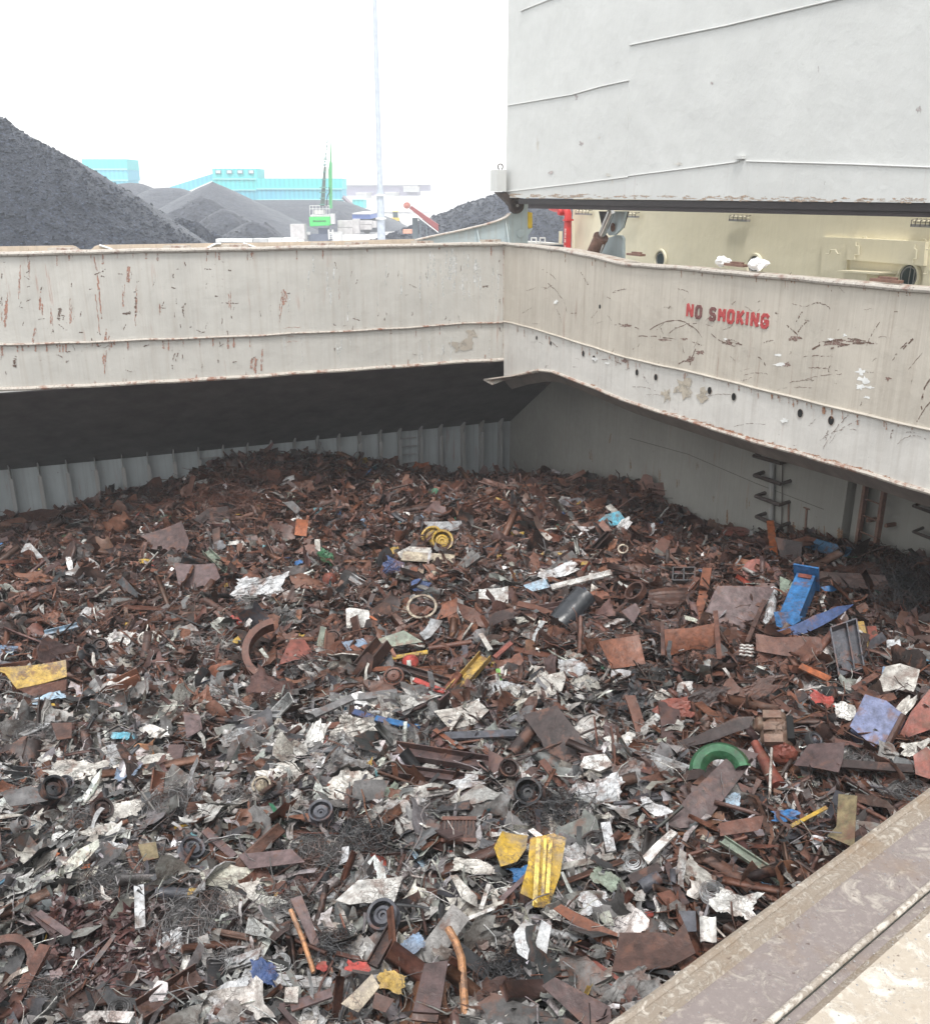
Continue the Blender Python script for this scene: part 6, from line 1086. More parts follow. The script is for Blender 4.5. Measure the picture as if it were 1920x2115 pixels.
# ---- bars, beams, channels
BR = [((425, 1137), (486, 1195), 17, 'greygreen', 'grey-green U-channel leaning beside the lilac-brown plate', 'U', 'the grey-green channel'), ((93, 1310), (161, 1293), 15, 'ltblue', 'pale blue-grey U-channel lying alone', 'U', 'the pale blue channel'), ((831, 1155), (938, 1162), 28, 'beige', 'pale rusty I-beam on its side', 'I', 'the pale I-beam'), ((804, 1087), (873, 1067), 10, 'bluegrey', 'blue-grey tapered bar behind the layered silvery sheet', 'B', 'the blue-grey tapered bar'),
      ((1138, 1214), (1262, 1183), 15, 'white', 'long white flat strip above the black rubber shell', 'B', 'the long white strip'), ((726, 1335), (800, 1384), 11, 'orange', 'front bar of the rusty A-frame', 'B', 'the rusty A-frame'), ((749, 1334), (808, 1380), 10, 'orange', 'rear bar of the rusty A-frame', 'B', 'the rusty A-frame'), ((762, 1384), (808, 1381), 12, 'orange', 'cross bar of the rusty A-frame', 'B', 'the rusty A-frame'), ((799, 1361), (883, 1347), 10, 'yellow', 'thin yellow strip behind the red bowl', 'B', 'the red bowl'),
      ((810, 1375), (925, 1409), 17, 'dkbrown', 'dark double-edged rail beside the red strip', 'U', 'the dark double rail'), ((855, 1404), (918, 1430), 12, 'red', 'bright red strip below the dark double rail', 'B', 'the bright red strip'), ((1002, 1354), (929, 1437), 28, 'ochre', 'golden yellow channel with worn paint', 'U', 'the golden channel'), ((992, 1309), (1013, 1344), 10, 'offwhite', 'short white stake beside the red bar', 'B', 'the short white stake'), ((1021, 1358), (1056, 1328), 10, 'salmon', 'short red bar above the golden channel', 'B', 'the short red bar'),
      ((633, 1484), (728, 1441), 18, 'grey', 'long bent grey flat bar, lower half', 'B', 'the long bent grey bar'), ((722, 1443), (820, 1431), 18, 'grey', 'upper half of the long bent grey flat bar', 'B', 'the long bent grey bar'), ((775, 1484), (880, 1507), 14, 'blue', 'blue strip bent at one end', 'B', 'the blue strip'), ((729, 1470), (777, 1486), 14, 'navy', 'dark blue bent end of the blue strip', 'B', 'the blue strip'), ((915, 1521), (1065, 1515), 18, 'slate', 'long dark plank below the corrugated panel', 'B', 'the long dark plank'), ((897, 1507), (967, 1557), 9, 'orange', 'thin orange-brown stick across the dark plank', 'B', 'the long dark plank'),
      ((1118, 1571), (1176, 1643), 15, 'rust', 'brown flat bar beside the big dark wet plate', 'B', 'the brown flat bar'), ((815, 1548), (1040, 1584), 32, 'purple', 'very long brown channel, the upper of two', 'U', 'the long brown channels'), ((810, 1590), (978, 1612), 24, 'purple', 'long brown channel lying below its longer twin', 'U', 'the long brown channels'), ((463, 1478), (581, 1478), 18, 'ltgrey', 'straight silver channel lying across the heap', 'U', 'the silver channel'), ((423, 1715), (483, 1771), 17, 'ltpurple', 'lilac-brown flat bar beside a grey rim', 'B', 'the lilac-brown flat bar'),
      ((936, 1911), (1020, 1876), 8, 'white', 'white strip crossing another before the yellow panel', 'B', 'the crossed white strips'), ((993, 1879), (1009, 1827), 9, 'white', 'upright white strip of the crossed pair', 'B', 'the crossed white strips'), ((1034, 1860), (1090, 1806), 10, 'ltpurple', 'narrow grey-brown bar leaning on the ribbed yellow panel', 'B', 'the ribbed yellow panel'), ((812, 1915), (770, 1992), 26, 'dkbrown', 'dark U-channel below the black rim on the white sheet', 'U', 'the dark U-channel'), ((600, 2082), (684, 2052), 20, 'ltpurple', 'lilac-grey flat bar beside the speckled tile', 'B', 'the speckled white tile'),
      ((577, 2079), (640, 2061), 12, 'purple', 'upper arm of an L-shaped angle frame', 'L', 'the L-shaped frame'), ((578, 2079), (612, 2118), 12, 'purple', 'lower arm of an L-shaped angle frame', 'L', 'the L-shaped frame'), ((94, 1956), (8, 2118), 24, 'rust', 'heavy rusty beam under the cast bracket', 'I', 'the cast bracket'), ((290, 2091), (413, 2014), 46, 'brown', 'broad brown I-beam lying at the heap bottom', 'U', 'the broad brown beam'), ((287, 1830), (290, 1918), 20, 'silver', 'upright silver strip above the wire tangles', 'B', 'the upright silver strip'), ((66, 1883), (112, 1930), 13, 'purple', 'dark flat bar above the cast bracket', 'B', 'the cast bracket'),
      ((78, 1886), (143, 1932), 15, 'ltpurple', 'wide lilac flat bar above the cast bracket', 'B', 'the cast bracket'), ((1208, 1984), (1271, 2030), 24, 'salmon', 'short salmon-red flat bar by the curled plate', 'B', 'the salmon flat bar'), ((1300, 1819), (1363, 1792), 22, 'dkbrown', 'dark flat bar below a wire coil', 'B', 'the dark flat bar'), ((1491, 1735), (1617, 1819), 20, 'greygreen', 'mottled green and white beam with an orange patch', 'U', 'the mottled green beam'), ((1723, 1577), (1885, 1589), 20, 'dkbrown', 'long dark brown bar behind the olive plate', 'B', 'the long dark brown bar'), ((1633, 1707), (1707, 1668), 8, 'yellow', 'thin bright yellow strip', 'B', 'the thin yellow strip'),
      ((1460, 1175), (1450, 1240), 19, 'orange', 'upper half of a tall curved orange bar', 'B', 'the tall orange bar'), ((1452, 1232), (1434, 1288), 19, 'orange', 'lower half of a tall curved orange bar', 'B', 'the tall orange bar'), ((1590, 1077), (1605, 1207), 15, 'brightorange', 'bent orange-rust strip standing beside the red disc', 'B', 'the bent orange strip'), ((1652, 1376), (1713, 1404), 15, 'brightorange', 'bright orange-rust bar below the wide streaked plate', 'B', 'the bright orange bar'), ((1761, 1424), (1810, 1394), 13, 'rust', 'brown bar with a bent foot below the dark tray', 'B', 'the dark tray'), ((1776, 1285), (1796, 1363), 14, 'ochre', 'ochre curved strip beside the dark tray', 'B', 'the dark tray'),
      ((1799, 1295), (1818, 1386), 18, 'redrust', 'red-brown bar beside the ochre strip', 'B', 'the ochre strip'), ((1828, 1378), (1818, 1448), 10, 'bluegrey', 'blue-grey strap over the crackled white sheet', 'B', 'the crackled white sheet'), ((1483, 1232), (1580, 1252), 10, 'dkbrown', 'cross rib on the biggest ribbed plate', 'B', 'the biggest ribbed brown plate'), ((1578, 1240), (1542, 1327), 9, 'brown', 'long rib down the side of the biggest plate', 'B', 'the biggest ribbed brown plate'), ((1483, 1213), (1451, 1286), 8, 'ltpurple', 'slim edge rib of the biggest plate', 'B', 'the biggest ribbed brown plate'), ((1367, 1284), (1369, 1354), 8, 'brown', 'end flange of the wide spool beam', 'B', 'the wide orange spool beam'),
      ((1477, 1262), (1485, 1362), 10, 'rust', 'far flange of the wide spool beam', 'B', 'the wide orange spool beam'), ((1255, 1045), (1300, 1085), 14, 'offwhite', 'grey-white bar leaning beside the cyan sheet', 'B', 'the pale cyan sheet'), ((1285, 1000), (1300, 1110), 11, 'dkbrown', 'tall dark curved bar between the cyan sheet and the upright plate', 'B', 'the tall dark bar'), ((775, 997), (853, 993), 5, 'ltgrey', 'thin grey strip against the hull frames', 'B', 'the thin grey strip'), ((905, 1052), (955, 1036), 16, 'grey', 'grey channel lying on the mound foot', 'U', 'the grey channel on the mound'), ((1028, 1382), (1032, 1406), 9, (.15, .4, .06), 'lime green strip beside the golden channel', 'B', 'the golden channel'),
      ((655, 1115), (657, 1150), 11, 'offwhite', 'short white post beside the bright green sheet', 'B', 'the bright green sheet'), ((1640, 1640), (1660, 1705), 7, 'rust', 'thin brown upright bar beside the bright blue crumple', 'B', 'the bright blue crumple'), ((1015, 1450), (1040, 1500), 30, 'ltpurple', 'short purple channel before the flaking plate', 'U', 'the flaking white plate'), ((1250, 1700), (1262, 1760), 20, 'silver', 'pale pointed strip near the wire coil', 'B', 'the pale pointed strip')]
for p0, p1, w_, c, lab, kd, ph in BR: barH(p0, p1, w_, c, lab, kd, phrase=ph, name={'B': 'steel_bar', 'U': 'steel_channel', 'I': 'steel_beam', 'L': 'angle_iron'}[kd], cat={'B': 'bar', 'U': 'channel', 'I': 'beam', 'L': 'angle iron'}[kd], hr=.3, lift=.42 if 'biggest' in lab or 'spool' in lab else .27)
# ---- pipes, rods
for p0, p1, d, c, lab, ho, r2, ph in [((423, 1239), (482, 1276), 14, 'brown', 'brown pipe with a red painted end', True, None, 'the red-ended pipe'), ((480, 1275), (504, 1291), 15, 'red', 'red painted end of the brown pipe', True, None, 'the red-ended pipe'), ((0, 1125), (34, 1120), 5, 'blue', 'upper blue tube at the frame side', False, None, 'the blue tubes'), ((0, 1142), (34, 1130), 5, 'blue', 'lower blue tube at the frame side', False, None, 'the blue tubes'), ((748, 1076), (772, 1100), 14, 'bluegrey', 'small blue canister lying by the tapered bar', False, None, 'the small blue canister'),
        ((885, 1340), (974, 1326), 11, 'rust', 'brown pipe beside the smooth grey scoop', True, None, 'the smooth grey scoop'), ((928, 1458), (972, 1444), 24, 'purple', 'short wide purple-brown drum behind the corrugated panel', True, None, 'the short wide drum'), ((1118, 1484), (1055, 1557), 27, 'dkbrown', 'thick dark tube leaning on the big dark wet plate', True, None, 'the thick dark tube'), ((1240, 1501), (1048, 1578), 5, 'dkbrown', 'very long thin rod across the big dark wet plate', False, None, 'the big dark wet plate'), ((764, 1274), (815, 1305), 6, 'brightorange', 'thin orange stick beside the square white panel', False, None, 'the square white panel'),
        ((322, 1844), (390, 1846), 22, 'slate', 'dark pipe with a yellow band half under wire', True, None, 'the dark banded pipe'), ((390, 1846), (413, 1848), 23, 'ochre', 'yellow band at the end of the dark pipe', True, None, 'the dark banded pipe'), ((154, 1916), (273, 1830), 4, 'dkbrown', 'long thin rod below the wire tangles', False, None, 'the long thin rod'), ((1377, 1780), (1542, 1729), 8, 'rust', 'long thin brown pipe before the mottled green beam', False, None, 'the mottled green beam'), ((1558, 1534), (1606, 1625), 17, 'redrust', 'tapering flanged brown post before the engine block', False, 34, 'the flanged post'),
        ((1593, 1546), (1588, 1664), 6, 'offwhite', 'upright pale rod beside the flanged post', False, None, 'the flanged post'), ((1598, 1217), (1584, 1299), 16, 'silver', 'tapering silver tube beside the blue beam', False, 24, 'the silver tube'), ((911, 1030), (917, 1006), 17, 'rust', 'short brown pipe pointing up on the mound foot', True, None, 'the short upright pipe'), ((1649, 1428), (1697, 1418), 6, 'white', 'one arm of the bent white rod', False, None, 'the bent white rod'), ((1697, 1418), (1742, 1434), 7, 'white', 'other arm of the bent white rod', False, None, 'the bent white rod'),
        ((1529, 1333), (1554, 1334), 5, 'white', 'topmost of four short white rods on the wide streaked plate', False, None, 'the four white rods'), ((1528, 1339), (1555, 1341), 5, 'white', 'second of four short white rods by the biggest plate', False, None, 'the four white rods'), ((1527, 1345), (1556, 1348), 5, 'white', 'third of four short white rods by the biggest plate', False, None, 'the four white rods'), ((1526, 1352), (1555, 1355), 5, 'white', 'lowest of four short white rods by the biggest plate', False, None, 'the four white rods'), ((1275, 1555), (1300, 1580), 8, 'dkbrown', 'short black tube by the upright white crumple', True, None, 'the bright white slab'),
        ((1745, 1649), (1830, 1695), 9, 'rust', 'brown curved pipe resting on the near coaming edge', False, None, 'the curved pipe by the coaming'), ((700, 2110), (722, 2030), 6, 'dkgrey', 'thin dark curved hose near the heap bottom', False, None, 'the dark hose'), ((1215, 2000), (1260, 2040), 30, 'dkbrown', 'short thick brown cylinder below the salmon bar', True, None, 'the salmon flat bar'), ((1322, 1835), (1360, 1812), 30, 'slate', 'dark ribbed hose under the dark flat bar', True, None, 'the dark flat bar')]:
    pipeH(p0, p1, d, c, lab, ho, r2, phrase=ph, name='pipe' if d > 9 else 'metal_rod', cat='pipe' if d > 9 else 'rod', wob=1.5 if d < 8 else 0)
# ---- wheels
for px, py, d, c, lab, yw, ph, dp in [(792, 1893, 66, 'slate', 'black car wheel rim lying on the jagged white sheet', -.1, 'the black rim on the white sheet', .42), (107, 1633, 54, 'black', 'deep black rim with large holes below the crumpled cream sheet', .5, 'the deep black rim', .6), (135, 1618, 32, 'slate', 'small grey hub tucked behind the deep black rim', .6, 'the deep black rim', .3), (210, 1672, 46, 'dkbrown', 'rusty dark hub beside the crackled white crumple', .5, 'the rusty hub', .3), (540, 1624, 40, 'beige', 'pale beige rim beside the long white crumple', 0, 'the pale beige rim', .3), (395, 1755, 52, 'slate', 'grey rim beside the lilac-brown flat bar', .4, 'the grey rim', .35), (42, 1704, 32, 'grey', 'narrow grey rim at the frame side above the long thin rod', .9, 'the narrow grey rim', .7),
        (663, 1680, 52, 'slate', 'dark rim with a deep well below the long white crumple', .1, 'the dark deep-welled rim', .4), (1090, 1640, 60, 'black', 'black rim standing near the silver crumples', .2, 'the black rim by the silver crumples', .6), (301, 1319, 32, 'offwhite', 'small pale flanged hub beside the bright creased bundle', 0, 'the pale hub', .15), (182, 1349, 34, 'black', 'black rim seen edge-on above the ochre tub edge', .8, 'the edge-on black rim', .6), (207, 1334, 34, 'dkbrown', 'brown rim touching the edge-on black rim', .1, 'the edge-on black rim', .3), (687, 1317, 36, 'brown', 'small rusty wheel beside the pale green panel', 0, 'the small rusty wheel', .2), (813, 1398, 44, 'rust', 'flat rusty wheel under the dark double rail', -.1, 'the dark double rail', .12),
        (892, 1108, 44, 'yellow', 'yellow wheel rim, the one standing at the back of the pair', -.5, 'the yellow rims', .35), (912, 1118, 46, 'yellow', 'yellow wheel rim, the one leaning in front of the pair', .3, 'the yellow rims', .45), (1050, 1590, 42, 'dkbrown', 'brown rim half hidden behind the black standing rim', .3, 'the black rim by the silver crumples', .5)]:
    wheelH(px, py, d, c, lab, .62, yw, ph, depth=dp)
wheelH(1018, 966, 28, 'grey', 'tyre and rim resting against the hull side in the hold corner', .9, .25, 'the tyre in the hold corner', depth=.5, tyre=True)
wheelH(1680, 1530, 26, 'slate', 'small black tyre beside the engine block', .5, .9, 'the engine block', depth=.6, tyre=True)
# ---- rings, discs, arcs, balls
ringH(871, 1253, 63, 'beige', 'large thin ring flange with bolt holes', .05, .45, wpx=5, phrase='the ring flange', name='ring_flange')
ringH(1312, 1223, 46, 'brown', 'brown thick ring on edge beside the corrugated shell', .3, .4, wpx=4, phrase='the brown thick ring', yaw=-.6)
ringH(1286, 1134, 22, 'beige', 'small pale ring below the cyan sheet', .15, .6, wpx=3, phrase='the small pale ring')
ringH(577, 1347, 150, 'rust', 'big curved steel arc like a quarter of a tyre', .2, .55, a0=R(278), a1=R(418), wpx=14, phrase='the curved steel arc', name='steel_arc', cat='arc')
P_ = lambda r, w, s: [(r, -.16 * r), (r * .97, .02), (r * .85, .16 * r), (r * .62, .16 * r), (r * .5, .02), (r * .46, -.14 * r)]
ringH(1487, 1592, 128, 'green', 'green half-ring housing with dark rust edges', .2, .55, a0=R(205), a1=R(378), phrase='the green arc', name='half_ring_housing', cat='housing', prof_=P_)
ringH(10, 1992, 116, 'rust', 'heavy cast bracket with a round opening at the frame side', .15, .55, a0=R(150), a1=R(380), wpx=16, phrase='the cast bracket', name='cast_bracket', cat='bracket')
def discH(px, py, d, c, lab, tilt, dish, ph, nm='steel_disc', cat='disc'):
    P = onheap(px, py, .25); n_ = face_cam(P, tilt); s = pxm(P); r = d * s / 2; mb = MB(); mb.smooth = True
    mb.lathe(P, n_, [(0, dish * r + .01), (r * .3, dish * r * .95), (r * .6, dish * r * .7), (r * .9, dish * r * .2), (r, 0), (r, -.03), (0, dish * r * .9 - .04)], 30); addclear([P + r * np.array([math.cos(a), math.sin(a), 0]) for a in np.linspace(0, 5.5, 8)]); add_hero(nm, mb, c, lab, cat, px, py, ph)
discH(1562, 1179, 56, 'salmon', 'flat red round disc behind the biggest ribbed plate', .6, .02, 'the red disc'); discH(680, 1195, 29, 'redrust', 'red-brown ball-like float among the rusty scrap', .6, .9, 'the red-brown ball', 'float_ball', 'ball'); discH(847, 1366, 34, 'red', 'upturned bright red metal bowl', .5, .6, 'the red bowl', 'metal_bowl', 'bowl'); discH(1519, 1097, 56, 'redrust', 'flat brown disc lying close to the bulkhead', .12, .05, 'the brown disc by the bulkhead')
discH(883, 1172, 26, 'black', 'small black round lid on the beige block', .3, .5, 'the beige block', 'round_cover', 'cover'); discH(1098, 1165, 1, 'black', 'tiny round black cap near the pale blue sheet', .3, .5, 'the pale blue sheet', 'round_cover', 'cover') if False else None
# ---- special pieces
def blockat(px, py, lift=.2, tilt=.4): P = onheap(px, py, lift); n_ = face_cam(P, tilt); r_ = onp(px + 10, py, P, n_) - P; rt = nrm(r_); s = pxm(P); return P, n_, rt, np.cross(n_, rt), s
def multi(name, px, py, label, cat, ph, tilt=.4, lift=.2): P, n_, rt, u, s = blockat(px, py, lift, tilt); t_ = thing(name, P, label, cat); reg(px, py, ph); return t_, P, n_, rt, u, s
# blue beam
t_, P, n_, rt, u, s = multi('box_beam', 1640, 1225, 'bright blue painted box beam with flanged ends', 'beam', 'the blue beam', .35, .55)
a = onp(1664, 1186, P, n_); b = onp(1630, 1268, P, n_); ax = b - a; w = nrm(np.cross(ax, n_)) * 19 * s
m = MB(); m.box((a + b) / 2 - n_ * .2, ax / 2, w, n_ * .2); part('beam_body', m, M_SCRAP, t_, color=CN['blue'])
m = MB(); m.box(b + nrm(ax) * .02 - n_ * .34, nrm(ax) * .02, w * 1.35, n_ * .34); part('end_plate', m, M_SCRAP, t_, color=CN['blue']); m = MB(); m.box(a - nrm(ax) * .03 - n_ * .12, nrm(ax) * .02, w * 1.35, n_ * .32); part('end_plate', m, M_SCRAP, t_, color=CN['blue'])
m = MB(); m.box(a + nrm(ax) * .08 + n_ * .02, nrm(ax) * .05, w * .7, n_ * .012); part('rust_patch_plate', m, M_SCRAP, t_, color=CN['redrust']); addclear([a - w * 1.3, b - w * 1.3, b + w * 1.3, a + w * 1.3])
# foot sheet of the blue beam
plateH([(1597, 1264), (1649, 1264), (1653, 1282), (1626, 1299), (1603, 1294)], 'blue', 'blue end plate sheet at the foot of the blue beam', 'painted plate', 'painted_plate', 'the blue beam', tilt=.85, crease=.02, lift=.3)
plateH([(1694, 1212), (1715, 1209), (1735, 1216), (1718, 1222), (1702, 1220)], 'blue', 'small blue sheet edge below the long pointed plate', 'painted sheet', 'painted_sheet', 'the long pointed brown plate', crease=.05)
# dark tray
t_, P, n_, rt, u, s = multi('steel_tray', 1745, 1345, 'dark slate tray split by a long rib', 'tray', 'the dark tray', .5, .42)
q = [onp(x, y, P, n_) for x, y in ((1715, 1305), (1768, 1287), (1784, 1388), (1733, 1405))]
m = MB(); m.slab(q, n_, -.02); part('floor', m, M_SCRAP, t_, color=CN['slate'])
for i in range(4): a, b = q[i], q[(i + 1) % 4]; m = MB(); c_ = (a + b) / 2; m.box(c_ + n_ * .07, (b - a) / 2, nrm(np.cross(b - a, n_)) * .012, n_ * .075); part('side_wall', m, M_SCRAP, t_, color=CN['slate'])
a, b = onp(1748, 1294, P, n_), onp(1765, 1395, P, n_); m = MB(); m.box((a + b) / 2 + n_ * .07, (b - a) / 2, nrm(np.cross(b - a, n_)) * .01, n_ * .075); part('centre_rib', m, M_SCRAP, t_, color=CN['slate']); addclear(q)
# crushed blue crate
t_, P, n_, rt, u, s = multi('crushed_crate', 1810, 1500, 'crushed dull blue crate below the crackled white sheet', 'crate', 'the crushed blue crate', .55, .35)
mb, _, _, W_ = polyplate([(1786, 1439), (1830, 1450), (1869, 1479), (1826, 1561), (1755, 1506)], .55, .02, .05, 0, 5, 3, .35); part('lid', mb, M_SCRAP, t_, color=(.12, .14, .24))
mb = MB()
for i in (2, 3): a, b = W_[i], W_[(i + 1) % 5]; mb.slab([a - n_ * .03, b - n_ * .03, b - n_ * .34, a - n_ * .34], nrm(np.cross(b - a, n_)), .03)
part('side_wall', mb, M_SCRAP, t_, color=(.09, .10, .17)); mb = MB(); a, b = W_[2], W_[3]; q_ = nrm(np.cross(b - a, n_)); mb.tube([a + q_ * .03, b + q_ * .03], .05, 6); part('corner_post', mb, M_SCRAP, t_, color=CN['brown'])
# engine block
t_, P, n_, rt, u, s = multi('engine_block', 1605, 1515, 'rusty engine block with ribbed cylinders', 'engine', 'the engine block', .5, .35)
k = s; m = MB(); lump(m, P, rt * 32 * k, u * 50 * k, n_ * 30 * k, 3, .08, 18, 12); part('crankcase', m, M_SCRAP, t_, color=(.14, .09, .065))
for j in (-1, 0, 1): m = MB(); m.box(P + rt * (-8 * k) + u * j * 28 * k + n_ * 22 * k, rt * 18 * k, u * 9 * k, n_ * 9 * k); part('cylinder_rib', m, M_SCRAP, t_, color=(.17, .11, .08))
m = MB(); m.smooth = True; m.lathe(P - rt * 30 * k + u * 20 * k, nrm(-rt + n_ * .6), [(0, 14 * k), (12 * k, 14 * k), (16 * k, 8 * k), (16 * k, 0)], 18); part('cover', m, M_SCRAP, t_, color=(.15, .10, .07)); m = MB(); m.box(P + rt * 26 * k + n_ * 12 * k, rt * 7 * k, u * 26 * k, n_ * 14 * k); part('side_opening_dark', m, M_HOLE_DARK, t_)  # the side opening is a black box painted as a dark recess
m = MB(); lump(m, P - u * 45 * k + rt * 8 * k, rt * 26 * k, u * 24 * k, n_ * 24 * k, 9, .1); part('gear_case', m, M_SCRAP, t_, color=CN['redrust']); addclear([P + rt * x * k + u * y * k for x, y in ((-34, -60), (34, -60), (34, 50), (-34, 50))])
# gear housing at the far side
t_, P, n_, rt, u, s = multi('gear_housing', 160, 1146, 'dark gear housing with a big round flange and a shaft', 'gear housing', 'the dark gear housing', .5, .3); k = s
m = MB(); lump(m, P + rt * 14 * k, rt * 24 * k, u * 24 * k, n_ * 20 * k, 5, .07, 18, 12); part('case', m, M_SCRAP, t_, color=(.05, .042, .04)); m = MB(); m.smooth = True; m.lathe(P - rt * 18 * k, nrm(-rt * .8 + n_ * .5), [(0, 0), (20 * k, 0), (28 * k, 2 * k), (30 * k, 0), (28 * k, -5 * k)], 24); part('flange', m, M_SCRAP, t_, color=(.07, .045, .04)); m = MB(); m.smooth = True; m.tube([P - u * 10 * k + n_ * 8 * k, P - u * 32 * k - rt * 10 * k + n_ * 10 * k], 5 * k, 12); m.tube([P - u * 32 * k - rt * 10 * k + n_ * 10 * k, P - u * 36 * k - rt * 12 * k + n_ * 10 * k], 13 * k, 14); part('shaft', m, M_SCRAP, t_, color=(.05, .042, .04)); addclear([P + rt * x * k + u * y * k for x, y in ((-30, -36), (36, -30), (36, 26), (-30, 26))])
# ribs on the big yellow panel
for x0, y0, x1, y1, w_ in ((1112, 1733, 1104, 1872, 6), (1126, 1732, 1120, 1850, 4), (1137, 1733, 1130, 1846, 5)):
    barH((x0, y0), (x1, y1), w_ * 1.6, (.70, .50, .10), {1112: 'widest pale yellow rib on the large ribbed yellow panel', 1126: 'thin middle rib on the large ribbed yellow panel', 1137: 'outer rib on the large ribbed yellow panel'}[x0], 'B', hr=.4, cat='rib', name='panel_rib', phrase='the ribbed yellow panel', lift=.44, tilt=.6)
# radiator
t_, P, n_, rt, u, s = multi('radiator', 948, 1716, 'rusty brown radiator with rows of fins', 'radiator', 'the brown radiator', .5, .3); k = s
m = MB(); m.box(P, rt * 34 * k, u * 22 * k, n_ * 3 * k); part('core', m, M_SCRAP, t_, color=CN['dkbrown'])
for j in range(9): m = MB(); m.box(P + rt * (j - 4) * 7.4 * k + n_ * 4 * k, rt * 1.4 * k, u * 20 * k, n_ * 2 * k); part('fin', m, M_SCRAP, t_, color=CN['brown'])
for j in (-1, 1): m = MB(); m.box(P + u * j * 24 * k + n_ * 2 * k, rt * 36 * k, u * 4 * k, n_ * 6 * k); part('header_tank', m, M_SCRAP, t_, color=CN['rust'])
addclear([P + rt * x * k + u * y * k for x, y in ((-36, -28), (36, -28), (36, 28), (-36, 28))])
# grid crate
t_, P, n_, rt, u, s = multi('grid_box', 1412, 1188, 'small dark open box with a crossed grid', 'grid box', 'the dark grid box', .5, .3); k = s
for a, b, c_, d in ((-22, -16, 22, -16), (22, -16, 22, 16), (22, 16, -22, 16), (-22, 16, -22, -16), (0, -16, 0, 16), (-22, 0, 22, 0)): m = MB(); p, q = P + rt * a * k + u * b * k, P + rt * c_ * k + u * d * k; m.box((p + q) / 2, (q - p) / 2, nrm(np.cross(q - p, n_)) * 1.3 * k, n_ * 6 * k); part('grid_bar', m, M_SCRAP, t_, color=CN['dkgrey'])
# beige block and black half-tube
t_, P, n_, rt, u, s = multi('stone_block', 876, 1188, 'beige block with a rusty left end below the pale I-beam', 'block', 'the beige block', .3, .2); m = MB(); m.box(P, rt * 24 * s, u * 9 * s, n_ * 8 * s); part('block_body', m, M_SCRAP, t_, color=CN['beige']); m = MB(); m.box(P - rt * 20 * s + n_ * 5 * s, rt * 7 * s, u * 10 * s, n_ * 9 * s); part('rusty_end', m, M_SCRAP, t_, color=CN['orange'])
Q, f = ribbon(3, 1, .1, .01, np.random.default_rng(1)); P, n_, rt, u, s = blockat(1178, 1253, .3, .5); m = MB(); m.smooth = True; a, b = onp(1208, 1222, P, n_), onp(1152, 1284, P, n_); r = 27 * s; axs = nrm(b - a); sd = nrm(np.cross(axs, n_)); vs = []
for i in range(9):
    for j in range(13): th = math.pi * j / 12; rr = r * (1 + .05 * math.sin(i * 2.1 + j)); vs.append(a + (b - a) * i / 8 + sd * rr * math.cos(th) + n_ * rr * .7 * math.sin(th) - n_ * .1)
m.add(vs, [(i * 13 + j, i * 13 + j + 1, (i + 1) * 13 + j + 1, (i + 1) * 13 + j) for i in range(8) for j in range(12)]); addclear([a - sd * r, b - sd * r, b + sd * r, a + sd * r]); add_hero('rubber_shell', m, 'slate', 'glossy black half-round rubber shell', 'rubber shell', 1178, 1253, 'the black rubber shell', mat=plain('wet black rubber', (.018, .02, .024), .25, 0, .3, 8, .01))
# timber laths
for pts, w_, lab, ph in (([(925, 1918), (940, 1945), (953, 1981), (957, 2040), (962, 2120)], 17, 'long peeled orange-brown timber pole near the heap bottom', 'the orange timber pole'), ([(600, 1880), (625, 1940), (648, 2009)], 10, 'narrow torn wooden lath beside the grey car part', 'the torn wooden lath')):
    P, n_, rt, u, s = blockat(pts[len(pts) // 2][0], pts[len(pts) // 2][1], .35, .4); m = MB(); m.tube([onp(x, y, P, n_) for x, y in pts], w_ * s / 2, 7); add_hero('timber_pole', m, 'wood', lab, 'timber', pts[1][0], pts[1][1], ph); addclear([onp(x + e, y, P, n_) for x, y, e in [(*pts[0], -w_ / 2), (*pts[-1], -w_ / 2), (*pts[-1], w_ / 2), (*pts[0], w_ / 2)]])
plateH([(600, 1855), (622, 1850), (660, 1950), (648, 1965), (632, 1930)], 'ltpurple', 'crumpled grey car part behind the torn wooden lath', 'car part', 'car_part', 'the grey car part', crease=.1, cuts=5)
# small yellow pieces
for px, py, d, ang in ((1028, 1112, 30, 30), (1068, 1104, 26, 0), (1030, 1150, 16, 80), (811, 1138, 26, 10), (1121, 1144, 12, 60), (1157, 1144, 12, 0), (1060, 1188, 14, 70), (1207, 1163, 18, 0), (497, 1316, 34, 60), (616, 1318, 30, 40), (298, 1160, 28, 0), (256, 1288, 20, -30), (108, 1455, 12, 0), (1004, 1448, 24, -20), (110, 1768, 22, 0), (178, 1789, 20, 0), (1533, 1725, 12, 60)):
    near = min((h for h in HERO if h[2]), key=lambda h: (h[0] - px) ** 2 + (h[1] - py) ** 2)[2]
    sheetH(px, py, d, d * .55, 'yellow' if py < 1500 else 'brightorange', 'small ' + ('yellow' if py < 1500 else 'orange') + ' painted scrap piece near ' + near, ang, None, seed=int(px), n=(5, 5), k=3, name='painted_scrap_piece', cat='scrap piece')['group'] = 'small painted scrap pieces'
